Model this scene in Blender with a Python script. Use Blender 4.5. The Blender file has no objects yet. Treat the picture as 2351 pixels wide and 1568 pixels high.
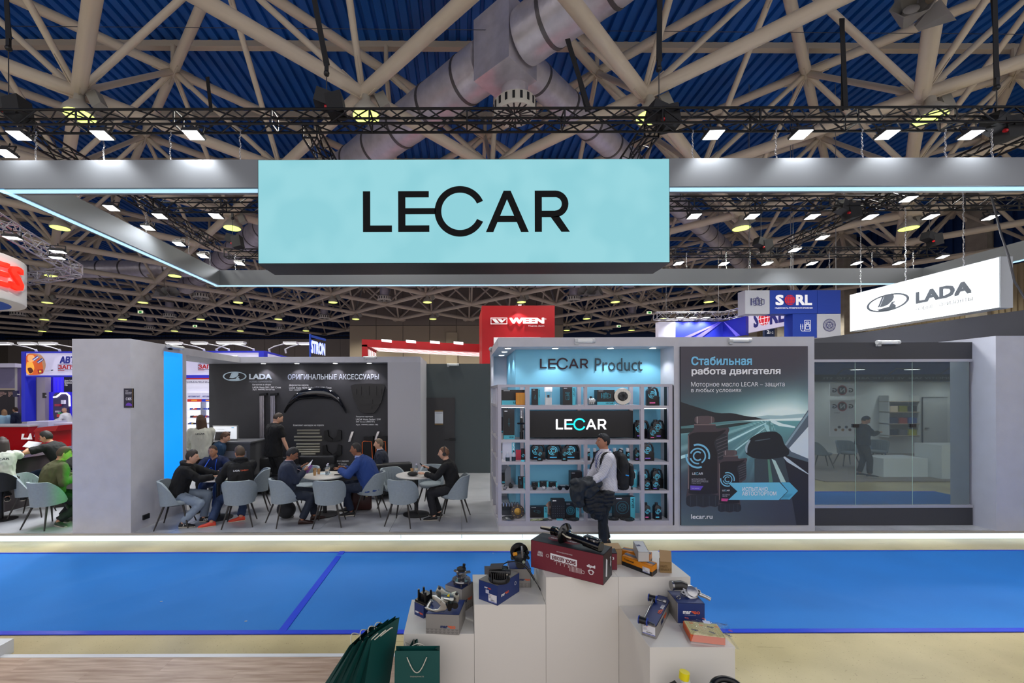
import bpy, math, random
import numpy as np
from mathutils import Vector as V, Matrix, noise
from mathutils.geometry import delaunay_2d_cdt
random.seed(7)
sc = bpy.context.scene
COL = sc.collection
# ---------------- camera, world, exposure ----------------
FX, CX, CY, HC = 970.0, 1059.0, 905.0, 2.4
cam = bpy.data.cameras.new('camera'); camo = bpy.data.objects.new('camera', cam); COL.objects.link(camo)
cam.sensor_width = 36; cam.lens = 36*FX/2351; cam.clip_end = 300; cam.clip_start = .05
cam.shift_x = (1175.5-CX)/2351; cam.shift_y = (CY-784)/2351
camo.location = (0, 0, HC); camo.rotation_euler = (math.pi/2, math.radians(0.17), 0)
sc.camera = camo
w = bpy.data.worlds.new('world'); sc.world = w; w.use_nodes = True
w.node_tree.nodes['Background'].inputs[0].default_value = (0.93, 0.90, 0.92, 1)
w.node_tree.nodes['Background'].inputs[1].default_value = 1.25
sc.view_settings.view_transform = 'Standard'; sc.view_settings.look = 'None'
sc.view_settings.gamma = 1; sc.view_settings.use_curve_mapping = False
sc.view_settings.exposure = 0.0
LAMPK = 1.0; HALLK = 1.8
def W(x, y, Y): return V(((x-CX)/FX*Y, Y, HC+(CY-y)/FX*Y))
def wx(x, Y): return (x-CX)/FX*Y
def wz(y, Y): return HC+(CY-y)/FX*Y
# ---------------- materials ----------------
def lin(h):
    if isinstance(h, str):
        c = [int(h[i:i+2], 16)/255 for i in (0, 2, 4)]
        return tuple(((v+.055)/1.055)**2.4 if v > .04045 else v/12.92 for v in c)+(1,)
    return tuple(h)+(1,) if len(h) == 3 else h
_mc = {}
def M(col, rough=.55, metal=0, emit=0, bump=0, bscale=40, var=0, vscale=6, trans=0, alpha=1, coat=0, emc=None, ior=1.45):
    key = (str(col), rough, metal, emit, bump, bscale, var, vscale, trans, alpha, coat, str(emc))
    if key in _mc: return _mc[key]
    m = bpy.data.materials.new('surface'); m.use_nodes = True; nt = m.node_tree; b = nt.nodes['Principled BSDF']
    c = lin(col); b.inputs['Base Color'].default_value = c; b.inputs['Roughness'].default_value = rough
    b.inputs['Metallic'].default_value = metal; b.inputs['Alpha'].default_value = alpha
    b.inputs['Transmission Weight'].default_value = trans; b.inputs['Coat Weight'].default_value = coat; b.inputs['IOR'].default_value = ior
    if emit:
        b.inputs['Emission Color'].default_value = lin(emc) if emc else c; b.inputs['Emission Strength'].default_value = emit
    if bump or var:
        tc = nt.nodes.new('ShaderNodeTexCoord')
        if bump:
            n = nt.nodes.new('ShaderNodeTexNoise'); n.inputs['Scale'].default_value = bscale; n.inputs['Detail'].default_value = 3
            nt.links.new(tc.outputs['Object'], n.inputs['Vector'])
            bp = nt.nodes.new('ShaderNodeBump'); bp.inputs['Strength'].default_value = bump; bp.inputs['Distance'].default_value = .01
            nt.links.new(n.outputs[0], bp.inputs['Height']); nt.links.new(bp.outputs[0], b.inputs['Normal'])
        if var:
            n = nt.nodes.new('ShaderNodeTexNoise'); n.inputs['Scale'].default_value = vscale; n.inputs['Detail'].default_value = 5
            nt.links.new(tc.outputs['Object'], n.inputs['Vector'])
            r = nt.nodes.new('ShaderNodeMapRange'); r.inputs['From Min'].default_value = .3; r.inputs['From Max'].default_value = .7
            r.inputs['To Min'].default_value = 1-var; r.inputs['To Max'].default_value = 1+var
            nt.links.new(n.outputs[0], r.inputs[0])
            x = nt.nodes.new('ShaderNodeVectorMath'); x.operation = 'SCALE'; x.inputs[0].default_value = c[:3]
            nt.links.new(r.outputs[0], x.inputs['Scale']); nt.links.new(x.outputs[0], b.inputs['Base Color'])
    _mc[key] = m
    return m
# ---------------- mesh builder ----------------
class MB:
    def __init__(s): s.v = []; s.f = []; s.m = []; s.k = 0
    def add(s, vs, fs):
        o = len(s.v); s.v.extend(tuple(p) for p in vs); s.f.extend(tuple(i+o for i in f) for f in fs); s.m.extend([s.k]*len(fs)); return s
    def box(s, x0, x1, y0, y1, z0, z1):
        return s.add([(x0,y0,z0),(x1,y0,z0),(x1,y1,z0),(x0,y1,z0),(x0,y0,z1),(x1,y0,z1),(x1,y1,z1),(x0,y1,z1)],
                     [(0,3,2,1),(4,5,6,7),(0,1,5,4),(1,2,6,5),(2,3,7,6),(3,0,4,7)])
    def obox(s, c, a, b, d):
        c, a, b, d = V(c), V(a), V(b), V(d)
        return s.add([c+a*i+b*j+d*k for k in (-1,1) for i, j in ((-1,-1),(1,-1),(1,1),(-1,1))],
                     [(0,3,2,1),(4,5,6,7),(0,1,5,4),(1,2,6,5),(2,3,7,6),(3,0,4,7)])
    def bar(s, p, q, r, up=(0,0,1), r2=None):
        p, q = V(p), V(q); d = (q-p); l = d.length; d.normalize(); u = V(up)
        if abs(d.dot(u)) > .95: u = V((1,0,0))
        a = d.cross(u).normalized(); b = a.cross(d)
        return s.obox((p+q)/2, d*l/2, a*r, b*(r2 or r))
    def rbox(s, x0, x1, y0, y1, z0, z1, r=.01, n=3):
        # box with rounded vertical edges
        pts = []
        for cx, cy, a0 in ((x1-r,y1-r,0),(x0+r,y1-r,90),(x0+r,y0+r,180),(x1-r,y0+r,270)):
            for i in range(n+1):
                a = math.radians(a0+90*i/n); pts.append((cx+r*math.cos(a), cy+r*math.sin(a)))
        return s.prism(pts, (0,0,z0), (1,0,0), (0,1,0), z1-z0)
    def prism(s, poly, O, U, Vv, depth):
        O, U, Vv = V(O), V(U), V(Vv); N = U.cross(Vv).normalized()*depth; n = len(poly)
        if sum(poly[i][0]*poly[(i+1) % n][1]-poly[(i+1) % n][0]*poly[i][1] for i in range(n)) < 0: poly = poly[::-1]
        a = [O+U*p[0]+Vv*p[1] for p in poly]; b = [p+N for p in a]
        f = [tuple(range(n, 2*n)), tuple(range(n-1, -1, -1))]+[(i, (i+1) % n, (i+1) % n+n, i+n) for i in range(n)]
        if depth < 0: f = [t[::-1] for t in f]
        return s.add(a+b, f)
    def rings(s, rs, cap=True):
        n = len(rs[0]); vs = [p for r in rs for p in r]; f = []
        for k in range(len(rs)-1):
            for i in range(n):
                j = (i+1) % n; f.append((k*n+i, k*n+j, (k+1)*n+j, (k+1)*n+i))
        if cap:
            f.append(tuple(range(n-1, -1, -1))); f.append(tuple(range((len(rs)-1)*n, len(rs)*n)))
        return s.add(vs, f)
    def cyl(s, p, q, r0, r1=None, n=12):
        p, q = V(p), V(q); r1 = r0 if r1 is None else r1; d = (q-p).normalized()
        u = V((0,0,1)) if abs(d.z) < .9 else V((1,0,0)); a = d.cross(u).normalized(); b = d.cross(a)
        rs = [[c+a*r*math.cos(t)+b*r*math.sin(t) for t in [2*math.pi*i/n for i in range(n)]] for c, r in ((p,r0),(q,r1))]
        return s.rings([r[::-1] for r in rs])
    def tube(s, pts, r, n=8, closed=False):
        pts = [V(p) for p in pts]; N = len(pts); rs = []; pa = None
        for i, p in enumerate(pts):
            d = (pts[(i+1) % N]-pts[i-1]) if closed else (pts[min(i+1, N-1)]-pts[max(i-1, 0)])
            d.normalize()
            if pa is None:
                u = V((0,0,1)) if abs(d.z) < .9 else V((1,0,0)); a = d.cross(u).normalized()
            else:
                a = (pa-d*pa.dot(d)); a = a.normalized() if a.length > 1e-6 else pa
            pa = a; b = d.cross(a); R = r[i] if isinstance(r, (list, tuple)) else r
            rs.append([p+a*R*math.cos(2*math.pi*k/n)+b*R*math.sin(2*math.pi*k/n) for k in range(n)])
        if closed: return s.rings(rs+[rs[0]], cap=False)
        return s.rings(rs)
    def lathe(s, prof, c=(0,0,0), n=20, A=None):
        A = A or Matrix.Identity(3); c = V(c)
        rs = [[c+A @ V((r*math.cos(t), r*math.sin(t), z)) for t in [2*math.pi*i/n for i in range(n)]] for r, z in prof]
        return s.rings(rs)
    def ball(s, c, r, n=12, m=8, A=None, fn=None):
        c = V(c); r = (r, r, r) if not isinstance(r, (tuple, list)) else r; A = A or Matrix.Identity(3); rs = []
        for j in range(m+1):
            ph = math.pi*(j/m) if 0 < j < m else (1e-3 if j == 0 else math.pi-1e-3); row = []
            for i in range(n):
                t = 2*math.pi*i/n; d = V((math.sin(ph)*math.cos(t), math.sin(ph)*math.sin(t), -math.cos(ph)))
                k = fn(d) if fn else 1
                row.append(c+A @ V((d.x*r[0]*k, d.y*r[1]*k, d.z*r[2]*k)))
            rs.append(row)
        return s.rings(rs)
    def build(s, name, mat, parent=None, smooth=None, local=False):
        me = bpy.data.meshes.new(name); o = bpy.data.objects.new(name, me); COL.objects.link(o)
        vs = s.v
        if parent is not None:
            o.parent = parent
            if not local:
                L = world_loc(parent); vs = [(p[0]-L.x, p[1]-L.y, p[2]-L.z) for p in vs]
        elif not local and vs:
            a = np.array(vs); L = V(((a[:,0].min()+a[:,0].max())/2, (a[:,1].min()+a[:,1].max())/2, a[:,2].min()))
            o.location = L; vs = [(p[0]-L.x, p[1]-L.y, p[2]-L.z) for p in vs]
        me.from_pydata(vs, [], s.f)
        for m in (mat if isinstance(mat, (list, tuple)) else [mat]): me.materials.append(m)
        if any(s.m): me.polygons.foreach_set('material_index', s.m)
        if smooth is not None:
            me.polygons.foreach_set('use_smooth', [True]*len(s.f))
            if smooth < 180:
                me.update(); me.set_sharp_from_angle(angle=math.radians(smooth))
        me.update()
        return o
def world_loc(o):
    L = V(o.location)
    while o.parent: o = o.parent; L = L+V(o.location)
    return L
def tag(o, label=None, cat=None, group=None, kind=None):
    if label: o['label'] = label
    if cat: o['category'] = cat
    if group: o['group'] = group
    if kind: o['kind'] = kind
    return o
def T(name, label, cat, loc=(0,0,0), group=None, kind=None):
    o = bpy.data.objects.new(name, None); COL.objects.link(o); o.location = loc; o.empty_display_size = .1
    return tag(o, label, cat, group, kind)
def S(mb, name, mat, smooth=None): return tag(mb.build(name, mat, None, smooth), kind='structure')
def solo(mb, name, mat, label, cat, group=None, smooth=None, kind=None): return tag(mb.build(name, mat, None, smooth), label, cat, group, kind)
def clone(root, loc, rz=0, label=None, group=None, sc=None):
    def cp(o, par):
        c = o.copy(); COL.objects.link(c); c.parent = par
        for ch in kids.get(o, []): cp(ch, c)
        return c
    kids = {}
    def walk(o):
        kids[o] = list(o.children)
        for ch in kids[o]: walk(ch)
    walk(root); r = cp(root, None); r.location = loc; r.rotation_euler = (0,0,rz)
    if sc: r.scale = (sc,)*3
    if label: r['label'] = label
    if group: r['group'] = group
    return r
ORD = ['first','second','third','fourth','fifth','sixth','seventh','eighth','ninth','tenth','eleventh','twelfth','thirteenth','fourteenth','fifteenth','sixteenth','seventeenth','eighteenth','nineteenth','twentieth']
# ---------------- lettering ----------------
_tc = {}
def text_mesh(body, bold=0, italic=0, res=2):
    if bold:
        vs, fs, lo, hi = text_mesh(body, 0, italic, res); V_, F_ = [], []
        for dx, dy in ((-bold,-bold),(bold,-bold),(bold,bold),(-bold,bold),(0,bold),(0,-bold),(0,0)):
            o = len(V_); V_ += [(x+dx*.8, y+dy*.7) for x, y in vs]; F_ += [tuple(i+o for i in f) for f in fs]
        return V_, F_, lo-bold*.8, hi+bold*.8  # seven shifted copies
    k = (body, bold, italic, res)
    if k in _tc: return _tc[k]
    c = bpy.data.curves.new('t', 'FONT'); c.body = body; c.resolution_u = res; c.fill_mode = 'NONE'; c.offset = bold; c.shear = italic; c.space_line = .85
    if bold: c.space_character = 1+bold*1.2
    o = bpy.data.objects.new('t', c); COL.objects.link(o)
    dg = bpy.context.evaluated_depsgraph_get(); me = bpy.data.meshes.new_from_object(o.evaluated_get(dg))
    P = np.array([v.co[:2] for v in me.vertices]).reshape(-1, 2); ed = [tuple(e.vertices) for e in me.edges]; vs, fs = [], []
    if len(P):
        r_ = delaunay_2d_cdt([V(p) for p in P.tolist()], ed, [], 0, 1e-6); q = np.array([v[:] for v in r_[0]]); tri = [tuple(f) for f in r_[2]]
        ce = np.array([q[list(f)].mean(0) for f in tri]); A_ = np.array([P[a] for a, b in ed]); B_ = np.array([P[b] for a, b in ed]); wn = np.zeros(len(ce), int)
        # directed outline: follow each closed loop in vertex order
        for a, b in zip(A_, B_):
            cr = (b[0]-a[0])*(ce[:,1]-a[1])-(b[1]-a[1])*(ce[:,0]-a[0])
            wn += ((a[1] <= ce[:,1]) & (b[1] > ce[:,1]) & (cr > 0)).astype(int)-((a[1] > ce[:,1]) & (b[1] <= ce[:,1]) & (cr < 0)).astype(int)
        vs = [tuple(v) for v in q]; fs = [f for f, k_ in zip(tri, wn) if k_ != 0]
    bpy.data.objects.remove(o); bpy.data.meshes.remove(me)
    a = np.array(vs) if vs else np.zeros((1, 2)); r = (vs, fs, a.min(0), a.max(0)); _tc[k] = r
    return r
def text(body, O, U, Vv, w=None, h=None, mat=None, parent=None, bold=0, name='lettering', italic=0, local=False, mb=None, res=2):
    vs, fs, lo, hi = text_mesh(body, bold, italic, res); U, Vv, O = V(U).normalized(), V(Vv).normalized(), V(O)
    sx = w/(hi[0]-lo[0]) if w else h/(hi[1]-lo[1]); sy = h/(hi[1]-lo[1]) if h else sx
    N = U.cross(Vv); m = mb or MB()
    nb = max(1, len(vs)//7) if bold else len(vs)+1; e = min(.0002, .004*sy)
    m.add([O+U*((x-lo[0])*sx)+Vv*((y-lo[1])*sy)+N*(.0015+e*(i//nb)) for i, (x, y) in enumerate(vs)], fs)
    return m if mb is not None else m.build(name, mat, parent, local=local)
def ptext(body, x0, y0, x1, y1, Y, mat, parent, bold=0, mb=None, italic=0, res=2):  # pixel box top-left/bottom-right measured on the plane at Y
    a = W(x0, y1, Y); b = W(x1, y0, Y)
    return text(body, a, (1,0,0), (0,0,1), b.x-a.x, (b.z-a.z) if y0 is not None else None, mat, parent, bold, mb=mb, italic=italic, res=res)
def arc_strip(m, cx, cy, r0, r1, a0, a1, P, n=24):
    vs = []; fs = []
    for i in range(n+1):
        a = math.radians(a0+(a1-a0)*i/n)
        for r in (r0, r1): vs.append(P(cx+r*math.cos(a), cy+r*math.sin(a)))
    for i in range(n): fs.append((2*i, 2*i+1, 2*i+3, 2*i+2))
    m.add(vs, fs)
def wordmark(O, U, Vv, width, mats, parent, local=False, res=32, depth=0):
    # five-letter wordmark with a big round C joined to the E; O = lower-left, width = full width
    U, Vv, O = V(U).normalized(), V(Vv).normalized(), V(O); k = width/2109; N = U.cross(Vv)*(.0015+depth)
    P = lambda x, y: O+U*((x-108)*k)+Vv*((591-y)*k)+N
    a = MB(); c = MB() if mats[1] is not mats[0] else a
    def poly(m, pts): m.add([P(*p) for p in pts], [tuple(range(len(pts)))[::-1]])
    R = lambda m, x0, x1, y0, y1: poly(m, [(x0,y0),(x1,y0),(x1,y1),(x0,y1)])
    R(a,108,183,172,521); R(a,108,404,521,587); R(a,467,541,172,587); R(a,541,780,172,236); R(a,541,785,521,587)
    R(c,541,848,346,408); arc_strip(c, 1097, 379, 190, 258, 24.2, 335.8, P, res)
    poly(a,[(1361,591),(1543,170),(1578,170),(1577,258),(1437,591)]); poly(a,[(1578,170),(1614,170),(1798,591),(1719,591),(1577,258)])
    poly(a,[(1504,426),(1649,426),(1682,490),(1477,490)])
    R(a,1859,1932,170,590); R(a,1932,2067,170,238); R(a,1932,2067,375,441); arc_strip(a, 2067, 305.5, 68, 136, -90, 90, P, 14)
    poly(a,[(2022,441),(2105,425),(2217,590),(2130,590)])
    o = a.build('lettering', mats[0], parent, local=local)
    if c is not a: c.build('lettering', mats[1], parent, local=local)
    return o
def swirl(m, O, U, Vv, r, n=18):
    # letter C inside broken concentric rings
    U, Vv, O = V(U).normalized(), V(Vv).normalized(), V(O); N = U.cross(Vv)*.0015
    P = lambda x, y: O+U*x+Vv*y+N
    arc_strip(m, 0, 0, .28*r, .40*r, 45, 315, P, n); arc_strip(m, 0, 0, .55*r, .67*r, -60, 160, P, n)
    arc_strip(m, 0, 0, .55*r, .67*r, 195, 280, P, 8); arc_strip(m, 0, 0, .85*r, 1*r, -15, 110, P, n); arc_strip(m, 0, 0, .85*r, 1*r, 170, 290, P, n)
# ---------------- hall shell ----------------
def floor_mat():
    m = M('C8B27A', .32); nt = m.node_tree; b = nt.nodes['Principled BSDF']
    tc = nt.nodes.new('ShaderNodeTexCoord')
    def ramp(scale, det, p0, c0, p1, c1, vec=None):
        n = nt.nodes.new('ShaderNodeTexNoise'); n.inputs['Scale'].default_value = scale; n.inputs['Detail'].default_value = det
        nt.links.new(vec or tc.outputs['Object'], n.inputs['Vector'])
        r = nt.nodes.new('ShaderNodeValToRGB'); r.color_ramp.elements[0].position = p0; r.color_ramp.elements[1].position = p1
        r.color_ramp.elements[0].color = c0; r.color_ramp.elements[1].color = c1; nt.links.new(n.outputs[0], r.inputs[0]); return r
    base = ramp(.9, 6, .35, lin('A0926A'), .65, lin('BEAF82'))
    speck = ramp(60, 3, .66, (1,1,1,1), .70, (.38,.34,.28,1))
    mp = nt.nodes.new('ShaderNodeMapping'); mp.inputs['Scale'].default_value = (.8, 9, 1); mp.inputs['Rotation'].default_value = (0,0,.6)
    nt.links.new(tc.outputs['Object'], mp.inputs[0])
    scr = ramp(3.2, 3, .70, (1,1,1,1), .74, (.55,.5,.42,1), mp.outputs[0])
    mx = nt.nodes.new('ShaderNodeMixRGB'); mx.blend_type = 'MULTIPLY'; mx.inputs[0].default_value = .85
    mx2 = nt.nodes.new('ShaderNodeMixRGB'); mx2.blend_type = 'MULTIPLY'; mx2.inputs[0].default_value = .6
    nt.links.new(base.outputs[0], mx.inputs[1]); nt.links.new(speck.outputs[0], mx.inputs[2])
    nt.links.new(mx.outputs[0], mx2.inputs[1]); nt.links.new(scr.outputs[0], mx2.inputs[2]); nt.links.new(mx2.outputs[0], b.inputs['Base Color'])
    return m
m = MB(); m.box(-62, 34, -12, 58, -.1, 0); S(m, 'floor', floor_mat())
m = MB(); m.box(-62, 32, 14.6, 55.9, .001, .008); S(m, 'floor_beyond', M('5E5A68', .9, var=.1, vscale=.3))
# ribbed deck
m = MB(); X0 = -62; per = .40
while X0 < 34:
    a, b_, c, d, e = X0, X0+.24, X0+.275, X0+.365, X0+per
    y0, y1, z0, z1 = -6, 58, 14.98, 15.10
    m.add([(a,y0,z0),(b_,y0,z0),(c,y0,z1),(d,y0,z1),(e,y0,z0),(a,y1,z0),(b_,y1,z0),(c,y1,z1),(d,y1,z1),(e,y1,z0)],
          [(0,1,6,5),(1,2,7,6),(2,3,8,7),(3,4,9,8)])
    X0 += per
m.box(-62, 34, -6, 58, 15.2, 15.4)
S(m, 'ceiling', M('0A56A8', .5, var=.18, vscale=.35))
# walls
panel = M('8A8078', .7); dark_blue = M('0A2A55', .6)
m = MB(); m.box(-62, -12, 56, 56.3, 0, 9.75); wb = S(m, 'wall_back', M('6B6259', .8))
for i in range(-30, -6):
    x = i*2.0
    for j in range(2):
        q = MB(); q.box(x+.02, x+1.98, 55.93, 56, 4.9*j+.02, 4.9*j+4.86); o = q.build('panel', panel, wb)
m = MB(); m.box(-62, -12, 56.1, 56.4, 9.75, 15)
for i in range(100): m.box(-62+i*.5, -61.75+i*.5, 56.0, 56.1, 9.75, 15)
S(m, 'wall_upper_back', dark_blue)
m = MB(); m.box(-12, 11, 45.5, 57, 0, 15); wm = S(m, 'wall_middle', M('6E655C', .8))
for i in range(8):
    for j in range(3):
        x = -12+i*2.875; q = MB(); q.box(x+.03, x+2.845, 45.42, 45.5, 4.9*j+.03, min(14.9, 4.9*j+4.87)); q.build('panel', M('7D7266' if j == 2 else '9A8B76', .75), wm)
q = MB(); q.box(-1.6, -.4, 45.2, 45.42, 0, 9); q.build('pilaster', M('A8997F', .7), wm)
m = MB(); m.box(11, 33, 56, 56.3, 0, 15); S(m, 'wall_right_back', dark_blue)
m = MB(); m.box(32, 32.3, 4, 57, 0, 9.8)
for i in range(170): m.box(31.94, 32, 10+i*.28, 10.14+i*.28, 0, 9.8)
S(m, 'wall_right', M('A89878', .75))
m = MB(); m.box(32.1, 32.4, 4, 57, 9.8, 15)
for i in range(106): m.box(32.0, 32.1, 4+i*.5, 4.28+i*.5, 9.8, 15)
S(m, 'wall_upper_right', M('0C3160', .6))
m = MB(); m.box(-62.3, -62, -6, 57, 0, 15); S(m, 'wall_left', M('5E574F', .8))
for i, (px, Y, w_) in enumerate([(1940, 34, 1.0), (1788, 38, .9), (1888, 42, 1.0), (2262, 26, 1.1), (2105, 33, .9), (1722, 40, .8)]):
    x = wx(px, Y); q = MB(); q.box(x-w_/2, x+w_/2, Y-w_/2, Y+w_/2, 0, 15)
    S(q, 'trim_%d' % (i+1), M('A39A8C', .7, var=.15, vscale=2), None)
# dark pipe under the roof edge on the far wall
q = MB(); q.cyl((-60, 55.6, 9.95), (-12.4, 55.6, 9.95), .09); q.cyl((-60, 55.6, 10.35), (-12.4, 55.6, 10.35), .06); q.cyl((-37, 55.6, 9.95), (-37, 55.6, 7.5), .06)
solo(q, 'pipe_run', M('1C1A1C', .5, .3), 'dark pipe run along the far wall just under the roof', 'pipe', smooth=40)
# ---------------- space frame ----------------
PH = math.radians(.5); Rz = Matrix.Rotation(PH, 3, 'Z')
cream = M('C4B6A2', .45, var=.06, vscale=1.5); cream2 = M('BAAC98', .5)
ZL, ZU = 10.4, 13.84
def node_l(a, b): return Rz @ V((-10+3.75*a, 11.25+3.75*b, ZL))
def inview(p, mrg=.35):
    if p.y < 3: return False
    u = p.x/p.y*FX+CX; v = CY-(p.z-HC)/p.y*FX
    return -2351*mrg < u < 2351*(1+mrg) and v > -1568*mrg*1.2
mem = []; nodes = []
for a in range(-15, 12):
    for b in range(-2, 12):
        lower = (a+b) % 2 == 0; p = node_l(a, b)
        if not lower: p = V((p.x, p.y, ZU))
        for da in (1, -1):
            q = node_l(a+da, b+1)
            if not lower: q = V((q.x, q.y, ZU))
            if inview(p) or inview(q): mem.append((p, q, .165 if lower else .15, 'chord_tube'))
        if inview(p, .05): nodes.append((p, lower))
        if not lower:
            for da, db in ((1,0),(-1,0),(0,1),(0,-1)):
                q = node_l(a+da, b+db)
                if inview(p) or inview(q): mem.append((p, q, .085, 'web_tube'))
sf = T('roof_space_frame', 'cream painted tubular steel space frame carrying the blue ribbed roof', 'roof frame', (0, 20, 10))
def seen(p): return inview(p, 0.02)
mem.sort(key=lambda t: (0 if (seen(t[0]) or seen(t[1])) else 1, ((t[0]+t[1])/2-V((0,0,HC))).length/t[2]**.5))
unit = MB(); unit.cyl((0,0,0), (0,0,1), 1, n=14); uo = unit.build('chord_tube', cream, None, 40, local=True); ume = uo.data; bpy.data.objects.remove(uo)
rest = {'chord_tube': MB(), 'web_tube': MB()}; cnt = {'chord_tube': 0, 'web_tube': 0}; LIM = {'chord_tube': 150, 'web_tube': 240}
for p, q, r, nm in mem:
    d = (q-p).normalized()
    if cnt[nm] < LIM[nm] and max(p.y, q.y) < 34:
        cnt[nm] += 1; o = bpy.data.objects.new(nm, ume); COL.objects.link(o); o.parent = sf
        o.location = p-V(sf.location); o.rotation_mode = 'QUATERNION'; o.rotation_quaternion = d.to_track_quat('Z', 'Y'); o.scale = (r, r, (q-p).length)
    else: rest[nm].cyl(p, q, r, n=8)
tag(rest['chord_tube'].build('far_chord_tube', cream, sf, 40), kind='stuff'); tag(rest['web_tube'].build('far_web_tube', cream, sf, 40), kind='stuff')
# node gussets
fm = MB()
for p, lower in nodes:
    m = MB() if p.y < 24 else fm
    m.ball(p, .2, 10, 6)
    for k in range(2):
        d = Rz @ V((1, 1 if k else -1, 0)).normalized(); n_ = V((d.y, -d.x, 0))
        m.obox(p, d*.62, n_*.015, V((0,0,.19))); m.obox(p, d*.62, n_*.16, V((0,0,.015)))
    for k in range(2):
        d = Rz @ V((k, 1-k, 0)); s_ = 1 if lower else -1; n_ = V((d.y, -d.x, 0))
        for t in (-1, 1):
            e = (d*t*3.75+V((0,0,s_*3.44))).normalized(); m.obox(p+e*.4, e*.42, n_*.012, e.cross(n_)*.11)
    if m is not fm: m.build('gusset_node', cream2, sf, 30)
tag(fm.build('far_gusset_node', cream2, sf), kind='stuff')
# straight box purlins under the deck with short posts
for b in range(-1, 13):
    Y = 11.25+3.75*b; m = MB(); c = Rz @ V((0, Y, 0)); d = Rz @ V((1, 0, 0)); n_ = Rz @ V((0, 1, 0))
    m.obox(c+V((-14, 0, 14.87)), d*46, n_*.07, V((0,0,.12))); m.obox(c+V((-14, 0, 14.75)), d*46, n_*.11, V((0,0,.012)))
    for a in range(-13, 12):
        if (a+b) % 2:
            p = node_l(a, b); m.cyl((p.x, p.y, ZU), (p.x, p.y, 14.75), .08, n=8)
    m.build('purlin', cream2, sf, 30)
# thin rods and tension cables through the frame
m = MB()
for z, Y in ((12.2, 11.2), (12.3, 15.2), (12.2, 19)): m.cyl(Rz @ V((-40, Y, z)), Rz @ V((31, Y+.4, z+.1)), .008, n=5)
m.build('tension_wire', M('3A3A42', .5, .5), sf)
# ---------------- ducts ----------------
foil = M('CBC6CE', .36, .5, bump=.6, bscale=9, var=.12, vscale=3)
def duct(p, q, r, label):
    t = T('ventilation_duct', label, 'duct', p); p, q = V(p), V(q); d = (q-p); L = d.length; d.normalize()
    m = MB(); m.tube([p+d*L*i/40 for i in range(41)], [r*(1+.012*math.sin(i*2.1)) for i in range(41)], 28); m.build('duct_shell', foil, t, 60)
    n = int(L/1.6)
    for i in range(n):
        b_ = MB(); c = p+d*(i+.5)*1.6; b_.cyl(c-d*.05, c+d*.05, r*1.03, n=28); b_.build('band', M('6A6668', .4, .7), t, 40)
    return t
dz = 11.9
duct((1.75, 11.25, dz), (8.9, 4.1, dz), .68, 'wide foil-wrapped ventilation duct running up to the top right')
duct((.75, 12.2, dz), (-24, 36.9, dz), .68, 'wide foil-wrapped ventilation duct running down to the left under the roof')
duct((1.8, 12.2, dz), (22, 32.4, dz), .45, 'narrower foil-wrapped duct branching off to the lower right')
duct((-14, 34, 11.6), (14, 34.4, 11.6), .55, 'crosswise foil duct behind the centre lattice beyond the hanging frame')
duct((-60, 31, 11.4), (-19, 30, 11.4), .6, 'foil duct with a violet sheen at the upper left behind the silver truss')
t = T('duct_junction_box', 'square foil-wrapped duct junction box above the round air diffuser', 'duct box', (1.25, 11.75, 11.2))
m = MB(); d1 = V((1,-1,0)).normalized(); d2 = V((1,1,0)).normalized()
m.obox((1.25, 11.75, 11.95), d1*.62, d2*.62, V((0,0,.85))); m.build('box_shell', foil, t)
def diffuser(x, Y, z, s_, label):
    t = T('air_diffuser', label, 'air vent', (x, Y, z), 'round air diffusers under the ducts')
    m = MB(); m.cyl((x,Y,z+.25*s_), (x,Y,z+1.5*s_), .38*s_, n=20); m.build('duct_neck', foil, t, 40)
    m = MB(); m.lathe([(.56*s_,0),(.6*s_,.05*s_),(.6*s_,.33*s_),(.42*s_,.42*s_)], (x,Y,z), 24); m.build('diffuser_drum', M('C9C4B8', .5), t, 40)
    m = MB()
    for i in range(18):
        a = 2*math.pi*i/18; c = V((math.cos(a), math.sin(a), 0)); n_ = V((-c.y, c.x, 0))
        m.obox(V((x,Y,z-.004))+c*.33*s_, c*.2*s_, n_*.022*s_, V((0,0,.004)))
        m.obox(V((x,Y,z+.19*s_))+c*.6*s_, c*.012, n_*.035*s_, V((0,0,.1*s_)))
    m.build('slot', M('1B1B1D', .6), t)
diffuser(1.55, 12.05, 10.35, 1, 'round white slotted air diffuser under the foil junction box')
for i, (px, py) in enumerate([(462, 683), (390, 727), (42, 722), (345, 755), (883, 690), (745, 731), (643, 757), (1318, 692), (1452, 731), (1395, 758)]):
    Y = 7.9*FX/(CY-py); x = wx(px, Y)
    diffuser(x, Y, 10.3, 1, 'distant round air diffuser hanging under the roof, %s from the left' % ORD[sorted([462,390,42,345,883,745,643,1318,1452,1395]).index(px)])
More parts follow.
